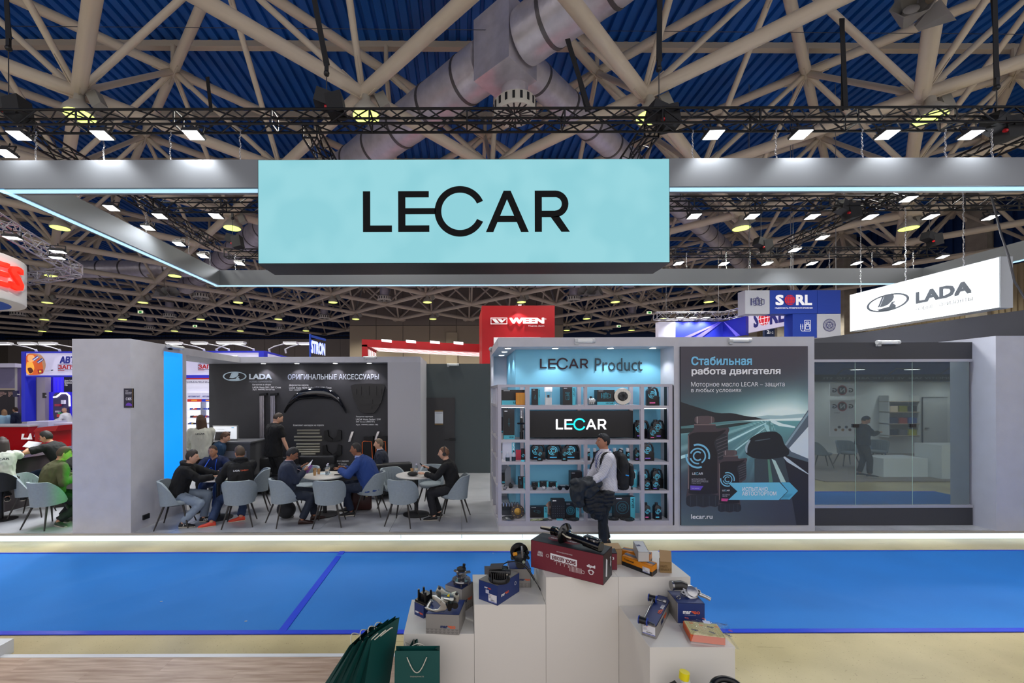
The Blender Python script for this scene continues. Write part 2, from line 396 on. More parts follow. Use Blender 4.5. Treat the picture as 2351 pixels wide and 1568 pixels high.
# ---------------- high-bay hall lamps ----------------
shade = MB(); shade.lathe([(.36,0),(.37,.02),(.33,.16),(.22,.30),(.13,.38),(.11,.55),(.05,.6)], n=20)
root = T('hall_lamp', 'hall lamp', 'lamp', (0,0,0), 'bell-shaped hall lamps under the roof frame')
shade.build('lamp_shade', M('A8A296', .45), root, 50, local=True)
m = MB(); m.cyl((0,0,-.005), (0,0,.012), .34, n=20); m.build('lens', M('E8F8A0', .3, emit=2.4, emc='DDF468'), root, local=True)
m = MB(); m.obox((.42,.05,.42), (.12,0,.06), (0,.12,0), (-.08,0,.17)); m.build('ballast_box', M('8C8980', .5), root, local=True)
m = MB(); m.cyl((0,0,.58), (0,0,.95), .03, n=6); m.bar((0,0,.6), (.4,.05,.5), .02); m.build('bracket', M('77736B', .5), root, local=True)
first = True; nl = 0
rowname = {}
for b in range(0, 12, 2):
    row = [node_l(a, b) for a in range(-14, 12, 2)]
    row = [p for p in row if inview(p, .02)]
    for i, p in enumerate(row):
        lb = 'bell hall lamp under the roof, %s from the left in the %s row back' % (ORD[i], ORD[b//2])
        loc = (p.x+.12, p.y-.1, 9.72)
        if first: root.location = loc; root['label'] = lb; first = False
        else: clone(root, loc, 0, lb)
        if b <= 10:
            L = bpy.data.lights.new('hall_light', 'SPOT'); L.energy = (950 if b <= 4 else 1300)*HALLK; L.spot_size = math.radians(150); L.spot_blend = .6; L.shadow_soft_size = .34; L.color = (1, .97, .88)
            lo = bpy.data.objects.new('hall_light', L); COL.objects.link(lo); lo.location = (loc[0], loc[1], loc[2]-.05)
# ---------------- aisle carpet, platforms ----------------
YS = 6.95; ZP = .129
blue = M('0066B2', .75, bump=.25, bscale=220, var=.06, vscale=1.2)
nx, ny = 150, 30; m = MB(); x0, x1, y0, y1 = -9.5, 11.5, 4.27, 6.42; vs = []
folds = [(-4.6,4.3,-2.6,6.3,.016),(-3.7,4.4,-2.9,5.2,.012),(-3.2,4.35,-1.9,4.9,.012),(3.0,6.3,4.9,4.4,.016),(-5.6,4.7,-3.9,6.2,.01),(-2.2,6.35,-1.1,6.1,.008)]
for j in range(ny+1):
    for i in range(nx+1):
        x = x0+(x1-x0)*i/nx; y = y0+(y1-y0)*j/ny; h = .004
        for ax, ay, bx, by, a in folds:
            dx, dy = bx-ax, by-ay; L = math.hypot(dx, dy); t = ((x-ax)*dx+(y-ay)*dy)/L/L; d = abs((x-ax)*dy-(y-ay)*dx)/L
            if -.1 < t < 1.1: h += 1.5*a*math.exp(-(d/.05)**2)*max(0, math.sin(math.pi*(t+.1)/1.2))
        vs.append((x, y, h))
m.add(vs, [(j*(nx+1)+i, j*(nx+1)+i+1, (j+1)*(nx+1)+i+1, (j+1)*(nx+1)+i) for j in range(ny) for i in range(nx)])
carpet = T('aisle_carpet', 'bright blue aisle carpet with loose folds running along the front of the stand', 'carpet', (0, 5.3, 0))
m.build('carpet_sheet', blue, carpet, 180)
tape = M('1438C0', .3)
for a, b in (((-1.84, 4.25), (-1.83, 6.44)),): 
    m = MB(); m.box(-1.86, -1.78, 4.25, 6.44, .006, .012); m.build('tape_strip', tape, carpet)
m = MB(); m.box(x0, x1, 4.225, 4.29, .003, .011); m.build('tape_strip', tape, carpet)
m = MB(); m.box(x0, x1, 6.40, 6.43, .003, .010); m.build('tape_strip', tape, carpet)
def scrap(x, y, s_, lb):
    m = MB(); p = W(x, y, 1); Y = HC*FX/(y-CY); p = W(x, y, Y); m.obox((p.x, p.y, .012), (s_, s_*.3, 0), (-s_*.1, s_*.3, 0), (0,0,.002)); solo(m, 'paper_scrap', M('B9B2A2', .8), lb, 'litter')
scrap(369, 1381, .012, 'small paper scrap on the blue carpet, left of the tape seam'); scrap(563, 1427, .012, 'small tan scrap on the blue carpet near its front edge'); scrap(1131, 1272, .007, 'tiny white scrap on the blue carpet left of the maroon box')
# main stand platform with lit edge
grey_fl = M('A2A3A8', .22, var=.10, vscale=1.3)
m = MB(); m.box(-12, 12, YS+.01, 14.5, .02, ZP-.012); S(m, 'stand_base', M('77736E', .7))
fl = T('floor_covering', None, None, (0, 10, ZP)); tag(fl, kind='structure')
k = 0
for i in range(-10, 10):
    for j in range(7):
        q = MB(); xa = -12+1.2*(i+10); q.box(xa+.0025, xa+1.1975, YS+.02+1.07*j, YS+.02+1.07*j+1.066, ZP-.012, ZP); q.build('tile', grey_fl, fl)
m = MB(); m.box(-12, 12, YS-.03, YS+.02, .10, ZP+.004); S(m, 'trim_7', M('B5AFA8', .35, .6))
m = MB(); m.box(-12, 12, YS, YS+.02, 0, .03); S(m, 'trim_8', M('DDE6EA', .5))
strip = T('edge_light_strip', 'glowing white light strip along the bottom edge of the stand platform', 'light strip', (0, YS, 0))
for i in range(24):
    q = MB(); q.box(-12+i+.004, -11.004+i, YS-.012, YS+.0, .004, .098); q.build('light_segment', M('DDF6FF', .5, emit=.95, emc='E4F7FF'), strip)
# near platform in oak-look laminate
near = T('near_platform', 'low platform in pale oak laminate with a white edge profile', 'platform', (-3, 3, 0))
m = MB(); m.box(-9, 1.6, -3, 3.82, .004, .02); m.build('platform_base', M('6B5E52'), near)
wood = M('B89C86', .35); nt = wood.node_tree; bs = nt.nodes['Principled BSDF']
tc = nt.nodes.new('ShaderNodeTexCoord'); mp = nt.nodes.new('ShaderNodeMapping'); mp.inputs['Scale'].default_value = (1.2, 14, 1)
nz = nt.nodes.new('ShaderNodeTexNoise'); nz.inputs['Scale'].default_value = 2.2; nz.inputs['Detail'].default_value = 6
r = nt.nodes.new('ShaderNodeValToRGB'); r.color_ramp.elements[0].color = lin('A0836C'); r.color_ramp.elements[1].color = lin('CDB49F'); r.color_ramp.elements[0].position = .3; r.color_ramp.elements[1].position = .7
oi = nt.nodes.new('ShaderNodeObjectInfo')
nt.links.new(tc.outputs['Object'], mp.inputs[0]); nt.links.new(oi.outputs['Random'], mp.inputs['Location']); nt.links.new(mp.outputs[0], nz.inputs['Vector']); nt.links.new(nz.outputs[0], r.inputs[0]); nt.links.new(r.outputs[0], bs.inputs['Base Color'])
for j in range(5):
    for i in range(9):
        xa = -9-.6*(j % 2)+1.28*i; xb = min(xa+1.279, 1.6); xa = max(xa, -9)
        if xb > xa:
            q = MB(); q.box(xa, xb, 3.817-.192*(j+1), 3.817-.192*j-.0008, .02, .03); q.build('plank', wood, near)
m = MB(); m.box(-9, 1.62, 3.82, 3.865, .0, .033); m.build('edge_profile', M('DADBDD', .35), near)
m = MB(); m.box(-9, 1.6, -3, 2.85, .02, .029); m.build('rear_flooring', wood, near)
m = MB(); m.box(-4.6, -4.19, 3.75, 3.95, .0, .13); solo(m, 'white_post', M('D8DADC', .4), 'corner of a white low block cut by the left frame edge', 'block')
# ---------------- stand walls ----------------
gy = M('BEBDC3', .5, bump=.03, bscale=60, var=.05, vscale=5); gy2 = M('BABBC3', .5, var=.04, vscale=4)
ZT = 3.33
PW = -5.44; PO = -6.40
m = MB(); m.box(PO, PW, YS, 8.36, ZP, ZT); wl = S(m, 'wall_left_stand', gy)
m = MB(); m.box(PW-.004, PW+.004, 7.73, 8.24, .42, 3.20)
bl = m.build('light_panel', M('1E9BFF', .5, emit=1.15, emc='0C84F0'), wl)
bp = T('booth_number_plate', 'dark purple booth number plate C405 fixed on the grey pillar corner', 'sign', W(295, 912, YS-.01))
m = MB(); a, b = W(285, 934, YS-.012), W(306, 889.5, YS-.012); m.box(a.x, b.x, YS-.02, YS, a.z, b.z); m.build('plate', M('1B1630', .4), bp)
m = MB(); m.box(b.x-.006, b.x, YS-.022, YS, a.z, b.z); m.build('plate_edge', M('8C6A2A', .4), bp)
wt = M('E9E6F0', .5)
ptext('C405', 289, 910, 302, 917, YS-.021, wt, bp, .02); ptext('MIMS\nautomobility\nMOSCOW', 288, 894, 303, 903, YS-.021, wt, bp)
m = MB(); P = lambda x, y: W(x, y, YS-.0215); m.add([P(288,929), P(290,924.5), P(294,922), P(299,923), P(303,927), P(303,930)], [(0,5,4,3,2,1)]); m.build('car_pictogram', M('6B35B8', .4), bp)
m = MB(); m.box(PW, PW+.025, 7.20, 7.34, .27, .35); m.box(PW+.02, PW+.03, 7.22, 7.28, .285, .335); solo(m, 'floor_socket', M('17171A', .5), 'black power socket low on the inner side of the grey pillar wall', 'socket')
m = MB(); m.box(PO, PW, 8.36, 10.40, 3.19, ZT); m.box(PO, -1.0, 10.40, 10.95, 3.19, ZT); S(m, 'wall_header', gy)
dark = M('3F3F42', .7, bump=.15, bscale=120, var=.06, vscale=4)
m = MB(); m.box(PO, -1.81, 10.72, 10.92, ZP, 3.19); wd = S(m, 'wall_dark_display', dark)
m = MB(); m.box(-1.81, -1.0, 10.40, 12.30, ZP, 3.19); m.box(-1.81, -1.0, 10.95, 12.30, 3.19, ZT); S(m, 'wall_centre_pillar', M('B6B5BA', .5, bump=.03, bscale=60))
gg = M('4A5153', .6, bump=.1, bscale=100)
m = MB(); m.box(-1.0, 1.0, 12.17, 12.3, ZP, 3.28); S(m, 'wall_recess', gg)
d = T('door_1', None, None, (-.7, 12.1, ZP)); tag(d, kind='structure')
m = MB(); m.box(-1.15, -.19, 12.12, 12.168, ZP+.01, 2.30); m.build('door_leaf', M('3C3A3C', .6), d)
m = MB(); h = W(1036, 1009, 12.1); m.box(h.x-.06, h.x+.12, 12.06, 12.11, h.z-.035, h.z+.035); m.bar(h+V((.04,-.05,0)), h+V((-.2,-.06,0)), .012); m.build('door_handle', M('0E0E10', .4), d)
m = MB(); h = W(975, 942, 12.1); m.box(h.x-.12, h.x+.03, 12.09, 12.118, h.z-.03, h.z+.03); m.build('hinge', M('0E0E10', .4), d)
t = T('taped_notice', 'small white notice taped with brown tape on the dark door', 'notice', W(1007, 975, 12.1))
a, b = W(998, 972, 12.1), W(1017, 945, 12.1); m = MB(); m.box(a.x, b.x, 12.105, 12.115, a.z, b.z); m.build('paper', M('D9DCE2', .6), t)
m = MB(); m.box(a.x, b.x, 12.10, 12.117, b.z, b.z+.04); m.box(a.x, b.x, 12.10, 12.117, a.z-.045, a.z); m.build('tape', M('7A6138', .4), t)
ptext('Технические помещения', 999.5, 947, 1015.5, 949.5, 12.104, M('333438'), t)
# bracket lights on wall tops
def tube_light(px, py, Y, L, lb, along='x', z=None):
    c = W(px, py, Y); t = T('tube_light', lb, 'lamp', c, 'white tubular lamps clipped on the wall tops'); h = L/2
    D = V((1,0,0)) if along == 'x' else V((0,1,0))
    m = MB(); m.cyl(c-D*h*.72, c+D*h*.72, .034, n=12); m.build('tube', M('E6E8E6', .35), t, 40)
    for s_ in (-1, 1):
        m = MB(); m.cyl(c+D*s_*h*.72, c+D*s_*h, .037, n=12); m.build('end_cap', M('C9CBCB', .4), t, 40)
    m = MB(); m.obox(c-D*h*.8+V((0,.02,-.03)), D*.03, V((0,.03,0)), V((0,0,.035))); m.build('clamp', M('B4B6B6', .4), t)
tube_light(404, 795, 7.98, .42, 'white tubular lamp on the top of the left pillar wall', 'y')
tube_light(531, 818, 10.38, .32, 'white tubular lamp above the left end of the dark accessory wall')
tube_light(850, 820, 10.38, .32, 'white tubular lamp above the right end of the dark accessory wall')
tube_light(1040, 837, 12.14, .34, 'white tubular lamp on the recessed wall above the dark door')
tube_light(1343, 783, 6.93, .33, 'white tubular lamp above the blue product niche')
tube_light(1699, 783, 6.93, .36, 'white tubular lamp above the big motor oil poster')
tube_light(2039, 789, 7.22, .38, 'white tubular lamp above the glazed wall on the right')
tube_light(1127, 801, 8.6, .16, 'short white lamp end at the rear left corner of the product niche', 'y')
# downlights
def downlight(p, e, col, lb, grp, size=100, r=.055):
    t = T('downlight', lb, 'lamp', p, grp)
    m = MB(); m.lathe([(r*1.25,0),(r*1.25,-.008),(r,-.012),(r,0)], p, 20); m.build('rim', M('D8D8D8', .3), t, 40)
    m = MB(); m.cyl(V(p)+V((0,0,-.014)), V(p)+V((0,0,-.004)), r, n=16); m.build('lens', M('FFFFFF', .3, emit=7), t)
    L = bpy.data.lights.new('spot', 'SPOT'); L.energy = e*LAMPK; L.spot_size = math.radians(size); L.spot_blend = .5; L.shadow_soft_size = .04; L.color = col
    o = bpy.data.objects.new('spot', L); COL.objects.link(o); o.location = V(p)+V((0,0,-.03)); o.parent = t; o.location = (0,0,-.03); return t
for i, px in enumerate((605, 682, 770, 848)):
    downlight((wx(px, 10.56), 10.56, 3.19), 22, (.93,.9,1), 'round downlight in the soffit over the dark accessory wall, %s from the left' % ORD[i], 'downlights over the dark accessory wall', 110)
# dark display wall lettering
si = M('BFC6CE', .3, .7); wh = M('E8EAEC', .5, emit=.15)
sg = T('wall_sign', 'silver letters ОРИГИНАЛЬНЫЕ АКСЕССУАРЫ on the dark accessory wall', 'sign', W(765, 872, 10.7))
ptext('ОРИГИНАЛЬНЫЕ АКСЕССУАРЫ', 661, 858, 870, 870.5, 10.705, M('C6CFDC', .25, .6, emit=.12), sg, .012)
def ship_logo(O, U, Vv, k, mats, parent, fill=None):
    # oval ring with a sailing boat; O = centre, k = half-width
    U, Vv, O = V(U).normalized(), V(Vv).normalized(), V(O); N = U.cross(Vv)*.002
    P = lambda x, y: O+U*x*k+Vv*y*k+N
    m = MB(); vs = []; n = 48
    for i in range(n):
        a = 2*math.pi*i/n; vs += [P(math.cos(a), .40*math.sin(a)), P(.88*math.cos(a)-.0, .335*math.sin(a))]
    m.add(vs, [(2*i, 2*i+1, (2*i+3) % (2*n), (2*i+2) % (2*n)) for i in range(n)])
    def poly(p): m.add([P(*q) for q in p], [tuple(range(len(p)))])
    poly([(-.45,-.14),(-.22,.36),(-.12,.37),(-.34,-.12)])
    poly([(-.34,-.14),(-.12,.34),(.3,.34),(.33,.2),(.25,.04),(.05,-.10),(-.15,-.15)][::-1])
    poly([(-.5,-.24),(.1,-.2),(.18,-.06),(.24,.0),(.4,.0),(.36,-.05),(.28,-.08),(.42,-.2),(.40,-.3),(0,-.36),(-.3,-.34)][::-1])
    return m.build('boat_emblem', mats, parent)
lg = T('carmaker_sign', 'silver oval boat emblem beside the word LADA on the dark wall', 'sign', W(567, 872, 10.7))
c = W(539, 862.5, 10.7); ship_logo(c, (1,0,0), (0,0,1), .30, M('9DB0BC', .3, .6, emit=.1), lg)
ptext('LADA', 572, 857, 624, 869.5, 10.703, M('B9C4CE', .3, .5, emit=.12), lg, .05); ptext('НОВЫЕ ГОРИЗОНТЫ', 572, 872.5, 624.5, 876.5, 10.703, M('8A8F96', .4, .3), lg)
cp = T('caption_set', 'small white product captions printed on the dark accessory wall', 'caption', W(700, 960, 10.7))
for tx, a in (('Багажник в сборе', (580,880,622,884)), ('LADA Vesta SW / SW Cross', (580,886,645,890)), ('Арт. 99999218107182', (580,891.5,631,895.5)),
              ('Дефлектор капота', (664,881,708,885.5)), ('LADA Vesta NEW Sedan / SW / SW Cross', (664,887,761,891.5)), ('Арт. 8460056882', (664,892.5,703,896.5)),
              ('Защита картера', (817,954,856,958)), ('LADA Vesta Sedan / SW', (817,960,874,964)), ('SW Cross (МКПП)', (817,966,860,970)), ('Арт. 99999218001182', (817,972.5,868,976.5)),
              ('Комплект накладок на пороги', (673,973,743,978)), ('Брызговики передние и задние', (723,1055.5,800,1060)), ('Новая LADA Vesta SW Cross', (723,1062,795,1066)), ('Арт. 8460055380 / 99999', (723,1068,795,1072))):
    ptext(tx, *a, 10.71, wh, cp)
# ---------------- product niche ----------------
XN0, XN1 = .612, 3.5
m = MB()
m.box(XN0, 3.575, YS, 9.0, 3.18, ZT)          # roof slab / header
m.box(XN0, 3.575, YS+.0, 9.0, ZP, .235)        # plinth
m.box(XN1-.0, 3.575, YS, 9.0, .235, 3.18)      # right cheek
m.box(XN0, .66, 8.62, 9.0, .235, 3.18); m.box(XN0, .96, 8.9, 9.0, .235, 3.18)
S(m, 'wall_niche_frame', gy)
sky = M('74B8D4', .55, bump=.05, bscale=80)
m = MB(); m.box(.955, XN1, 7.42, 8.89, .235, 3.18); S(m, 'wall_niche_blue', sky)
m = MB(); m.box(.66, .955, 8.86, 8.9, .235, 3.18); S(m, 'wall_niche_white', M('B9BCC8', .6))
def plane(px, py, z): Y = (z-HC)*FX/(CY-py); return (wx(px, Y), Y, z)
for i, (px, py) in enumerate([(1275, 799.3), (1402, 799.3), (1499, 799.3)]):
    downlight(plane(px, py, 3.18), 20, (.92,.96,1), 'round downlight over the blue product niche, %s along the front' % ORD[i+1], 'downlights in the product niche', 110, .05)
for i, (px, py) in enumerate([(1166.5, 799), (1158.5, 807), (1151.5, 815)]):
    downlight(plane(px, py, 3.18), 14, (.95,.97,1), 'round downlight over the side aisle of the niche, %s from the front' % ORD[i], 'downlights in the product niche', 110, .05)
sg = T('wall_sign', 'dark mirror lettering LECAR Product on the blue niche wall', 'sign', W(1357, 845, 7.4))
a, b = W(1240, 846.5, 7.4), W(1351, 846, 7.4); dm = M('30262C', .12, .85)
wordmark(a, (1,0,0), (0,0,1), b.x-a.x, (dm, dm), sg); ptext('Product', 1366, 823, 1475, 853, 7.4, M('33414A', .2, .7), sg, .003)
# shelf rack: square bars
rk = T('shelf_rack', 'tall grey metal display rack filling the blue product niche', 'shelf', (2, 7.1, .235))
bar = M('B5B1BA', .45, .2)
YF = YS-.005
def px_bar(x0, x1, y0, y1, ya=YF, yb=YF+.055, nm='frame_bar'):
    m = MB(); e_ = .003 if nm == 'crossbar' else 0; m.box(wx(x0, YF), wx(x1, YF), ya+e_, yb-e_, wz(y1, YF), wz(y0, YF)); return m.build(nm, bar, rk)
for x0, x1 in ((1143,1151),(1206,1216),(1471,1479),(1535,1544)): px_bar(x0, x1, 883, 1208, nm='upright')
px_bar(1341.5, 1348.5, 889, 935, nm='upright'); px_bar(1341.5, 1348.5, 1020, 1200, nm='upright')
px_bar(1151, 1535, 883, 889.5, nm='crossbar')
px_bar(1151, 1535, 1197, 1208, nm='crossbar')
px_bar(1216, 1471, 931, 941, nm='crossbar'); px_bar(1216, 1471, 1011, 1021.5, nm='crossbar')
SH = {}
def shelf(x0, x1, y, key, yb=7.40):
    z = wz(y, YF); m = MB(); m.box(wx(x0, YF), wx(x1, YF)+0, YF+.004, yb, z-.045, z); m.build('shelf_board', M('BDB9BD', .35), rk); SH[key] = z
shelf(1151, 1206, 930, 'a1'); shelf(1151, 1206, 1010, 'a2'); shelf(1151, 1206, 1061, 'a3'); shelf(1151, 1206, 1127, 'a4')
shelf(1216, 1471, 931, 'b1'); shelf(1216, 1471, 1011, 'b2'); shelf(1216, 1471, 1061, 'b3'); shelf(1216, 1471, 1127, 'b4')
shelf(1479, 1535, 933, 'd1'); shelf(1479, 1535, 1011, 'd2'); shelf(1479, 1535, 1062, 'd3'); shelf(1479, 1535, 1128, 'd4')
m = MB(); m.box(wx(1143,YF)+.03, wx(1540,YF), YF+.01, 7.41, .238, wz(1197,YF)-.003); m.build('shelf_board', M('BDB9BD', .35), rk); SH['e'] = wz(1197, YF)-.003
for px in (1206, 1345, 1471):   # rear uprights
    x = wx(px, YF); m = MB(); m.box(x-.03, x+.03, 7.33, 7.39, SH['e']+.002, wz(885, YF)); m.build('rear_upright', bar, rk)
for x0, x1, zq in [(x0, x1, wz(887.5, YF)) for x0, x1 in ((1151,1206),(1216,1341),(1349,1471),(1479,1535))]+[(x0, x1, SH[k_+n_]-.046) for k_, x0, x1 in (('a',1151,1206),('b',1216,1471),('d',1479,1535)) for n_ in '1234']:
    m = MB(); m.box(wx(x0,YF)+.01, wx(x1,YF)-.01, YF+.06, YF+.085, zq-.004, zq); m.build('led_strip', M('FFFFFF', .5, emit=9, emc='F0F4FF'), rk)  # first-shelf strips exist; the other, hidden ones are added to brighten the bays
# left return of the rack along the side
for Y in (7.55, 8.2, 8.78):
    m = MB(); m.box(.612, .662, Y-.025, Y+.025, .235, wz(883, YF)); m.build('side_upright', bar, rk)
for z in (SH['a1'], SH['a2'], SH['a3'], SH['a4'], .26):
    m = MB(); m.box(.615, .95, 7.41, 8.85, z-.045, z); m.build('side_shelf', M('BDB9BD', .35), rk)
m = MB(); m.box(.612, .66, YS, 8.8, wz(889.5, YF), wz(883, YF)); m.build('side_top_bar', bar, rk)
m = MB(); xg = wx(1544, YF); m.box(xg+.004, xg+.014, YF+.0, YF+.3, .235, wz(885, YF)); m.build('shadow_gap', M('1A1C20'), rk)
# LED screen with wordmark
sc_ = T('led_screen', 'black LED screen showing a white and teal wordmark inside the rack', 'screen', W(1335, 1004, 7.15))
a, b = W(1216, 1005, 7.12), W(1453, 944, 7.12); m = MB(); m.box(a.x, b.x, 7.12, 7.2, a.z, b.z); m.build('panel', M('131215', .5), sc_)
o = W(1276, 986.5, 7.118); e = W(1392, 986.5, 7.118)
wordmark(o, (1,0,0), (0,0,1), e.x-o.x, (M('FFFFFF', .5, emit=2.2, emc='F4F8FF'), M('18D6D8', .5, emit=1.1)), sc_)
# ---------------- poster wall ----------------
m = MB(); m.box(3.575, 5.81, YS, 8.4, ZP, ZT); wp = S(m, 'wall_poster', gy2)
ps = T('oil_poster', 'large dark teal poster advertising motor oil beside the product niche', 'poster', W(1709, 1208, YS))
YP = YS-.035
a, b = W(1563, 1208, YP), W(1855, 797, YP); m = MB(); m.box(a.x, b.x, YP, YS-.002, a.z, b.z); m.build('poster_board', M('3A3A42', .5), ps)
def srgb(c): return np.array([((v+.055)/1.055)**2.4 if v > .04045 else v/12.92 for v in c])
def poster_paint(u, v):  # u right 0..1, v down 0..1 : printed picture
    dk = np.array([.27,.25,.29]); c = dk.copy(); mix = lambda a, b, t: a+(np.array(b)-a)*max(0, min(1, t))
    if v < .42:
        c = mix(c, [.30,.62,.62], 1.15*math.exp(-((v-.42)/.17)**2)*(.35+.75*u)); c = mix(c, [.93,1,.97], 1.35*math.exp(-((v-.42)/(.05+.10*u))**2)*math.exp(-((u-.78)/.38)**2))
        c = mix(c, [.33,.40,.44], .5*max(0, (u-.9)*8)*max(0, 1-abs(v-.2)*5))
    else:
        t = (v-.42)/.58; ang = math.atan2(u-.70, (v-.405)*1.4); c = mix(np.array([.42,.66,.66]), [.25,.26,.31], t*1.6)
        if u < .74: c = mix(c, [.78,.96,.94], max(0, (.5+.5*math.sin(ang*34))-.6)*1.6*max(0, 1-t*1.6)); c = mix(c, [.20,.30,.31], max(0, (.5+.5*math.sin(ang*21+1))-.7)*1.5*max(0, 1-t*1.9))
        c = mix(c, [.42,.56,.58], .55*max(0, t-.55)*2.2*max(0, 1-u*1.25)); c = mix(c, [.36,.58,.60], .5*math.exp(-((u-.45)/.2)**2-((t-.4)/.3)**2))
    return np.clip(c, 0, 1)
nu, nv = 110, 150; m = MB(); vs = []; cols = []
for j in range(nv+1):
    for i in range(nu+1):
        vs.append((a.x+(b.x-a.x)*i/nu, YP-.001, b.z+(a.z-b.z)*j/nv)); cols.append(tuple(srgb(poster_paint(i/nu, j/nv)))+(1,))
m.add(vs, [(j*(nu+1)+i, (j+1)*(nu+1)+i, (j+1)*(nu+1)+i+1, j*(nu+1)+i+1) for j in range(nv) for i in range(nu)])
pm = bpy.data.materials.new('poster_print'); pm.use_nodes = True; vc = pm.node_tree.nodes.new('ShaderNodeVertexColor'); vc.layer_name = 'print'
pb = pm.node_tree.nodes['Principled BSDF']; pm.node_tree.links.new(vc.outputs[0], pb.inputs['Base Color']); pb.inputs['Roughness'].default_value = .45
o = m.build('printed_sheet', pm, ps); ca = o.data.color_attributes.new('print', 'FLOAT_COLOR', 'POINT'); ca.data.foreach_set('color', np.array(cols).ravel())
Z = 3.336  # zoom factor of the crop the poster shapes were read from
lay = [0]
def shape(pts, col, nm='printed_shape', rough=.45, crop=True, mb=None, emit=0):
    lay[0] += 1; Yq = YP-.0015-lay[0]*.00008
    q = [W(1540+x/Z, 760+y/Z, Yq) for x, y in pts] if crop else [W(x, y, Yq) for x, y in pts]
    m = MB(); m.add(q, [tuple(range(len(q)))]); return m.build(nm, M(col, rough, emit=emit), ps)
def rs(pts, n=5):  # rounded closed outline by corner cutting
    for _ in range(2):
        q = []
        for i in range(len(pts)):
            p, r_ = pts[i], pts[(i+1) % len(pts)]
            q += [(p[0]*.8+r_[0]*.2, p[1]*.8+r_[1]*.2), (p[0]*.2+r_[0]*.8, p[1]*.2+r_[1]*.8)]
        pts = q
    return pts
shape([(77,548),(130,566),(200,588),(270,610),(330,628),(390,636),(450,634),(500,640),(560,655),(620,664),(680,668),(720,676),(760,682),(600,688),(400,700),(77,735)], '2A2C30'); shape([(77,752),(300,738),(500,712),(640,700),(560,724),(300,770),(77,790)], '2F3C3C'); shape([(640,664),(740,652),(850,655),(960,644),(1020,640),(1052,650),(1052,668),(800,682),(700,680)], 'A9C9CA')
shape([(77,960),(77,985),(400,880),(735,712),(728,708),(400,862)], 'C8F0EE'); shape([(490,915),(500,920),(640,815),(740,735),(735,733)], 'B8E4E2')
shape([(770,690),(765,705),(830,735),(950,750),(952,738),(850,715),(790,690)], 'E4FAF6'); shape([(720,715),(715,730),(735,775),(760,775),(745,730)], 'A8DAD8')
shape([(1052,610),(865,885),(905,960),(1052,1010)], '5E6C78'); shape([(1052,740),(905,905),(920,930),(1052,985)], 'D6E2E6'); shape([(1052,625),(1052,650),(885,885),(870,880)], '8FA9B2')
shape([(1052,1012),(900,965),(860,960),(900,1130),(960,1494),(1052,1494)], '2A2A33'); shape([(860,960),(905,990),(1052,1100),(1052,1106),(890,1010),(856,970)], 'C6D4DA')
shape([(640,985),(860,962),(905,1165),(640,1165)], '3F4A50'); shape([(770,985),(800,1000),(880,1165),(840,1165)], 'B9D6CC'); shape([(740,990),(755,990),(780,1165),(750,1165)], '5C8A76')
shape(rs([(565,905),(600,830),(680,785),(800,772),(850,810),(870,880),(910,920),(900,965),(760,990),(640,985),(575,950)]), '22262C'); shape(rs([(567,890),(600,838),(612,842),(585,895),(585,945),(570,930)]), '9FB6BC'); shape(rs([(640,845),(760,828),(762,834),(645,852)]), '55636A')
def bottle_print(x0, y0, s_, sm):
    k = lambda p: [(x0+x*s_, y0+y*s_) for x, y in p]
    body = [(10,140),(45,120),(60,95),(60,60),(225,60),(228,100),(300,90),(325,90),(330,110),(318,140),(322,330),(255,360),(248,600),(258,680),(225,700),(180,690),(130,705),(80,690),(30,700),(0,680),(0,600),(10,570),(15,180)]
    shape(k(rs(body)), '4A3F44'); shape(k(rs([(18,150),(60,125),(235,125),(300,105),(305,112),(240,170),(235,560),(245,600),(10,600),(22,560),(26,190)])), '211E24')
    shape(k(rs([(65,0),(215,0),(218,60),(62,60)])), '5C4E50'); shape(k([(80,5),(88,5),(88,58),(80,58)]), 'A99792'); shape(k([(190,5),(196,5),(196,58),(190,58)]), '8B7A78'); shape(k([(60,62),(225,62),(225,72),(60,72)]), '7C6A68')
    shape(k(rs([(205,190),(290,130),(318,150),(320,300),(250,350),(240,300)])), '2F3036')
    for i in range(6): shape(k([(228+3*i,185+26*i),(318,150+26*i),(318,157+26*i),(228+3*i,192+26*i)]), '595358')
    shape(k(rs([(0,600),(258,600),(262,680),(225,698),(180,688),(130,700),(80,688),(30,698),(-3,680)])), '2B2C32')
    for i in range(5): shape(k([(28+48*i,612),(33+48*i,612),(33+48*i,690),(28+48*i,690)]), '3B3E45')
    shape(k([(12,150),(17,150),(17,560),(12,560)]), '9A8680')
bottle_print(118, 655, 1.0, 0); bottle_print(360, 918, .68, 1)
shape([(147,1188),(248,1192),(225,1225),(147,1222)], '6B4FC0'); shape([(385,1288),(440,1290),(430,1310),(385,1308)], 'D0488C')
lay[0] += 1; m = MB(); Yq = YP-.0015-lay[0]*.00008; cyan = M('7FC4E0', .45)
def psw(cx, cy, r):
    O = W(1540+cx/Z, 760+cy/Z, Yq); R = r/Z*Yq/FX; swirl(m, O, (1,0,0), (0,0,1), R)
psw(205, 963, 95); psw(432, 1142, 56); m.build('ring_mark', cyan, ps)
wpt = M('F2F2F4', .5)
def ptx(tx, x0, y0, x1, y1, col=wpt, bold=0, mb=None): return ptext(tx, 1540+x0/Z, 760+y0/Z, 1540+x1/Z, 760+y1/Z, YP-.0068, col, ps, bold, res=3)
ptx('Стабильная', 157, 200, 622, 268, M('7CC6EA', .5), .035); ptx('работа двигателя', 159, 285, 841, 352, wpt, .035)
ptx('Моторное масло LECAR – защита', 156, 395, 872, 440); ptx('в любых условиях', 156, 443, 541, 481); ptx('lecar.ru', 153, 1408, 316, 1444, wpt, .02)
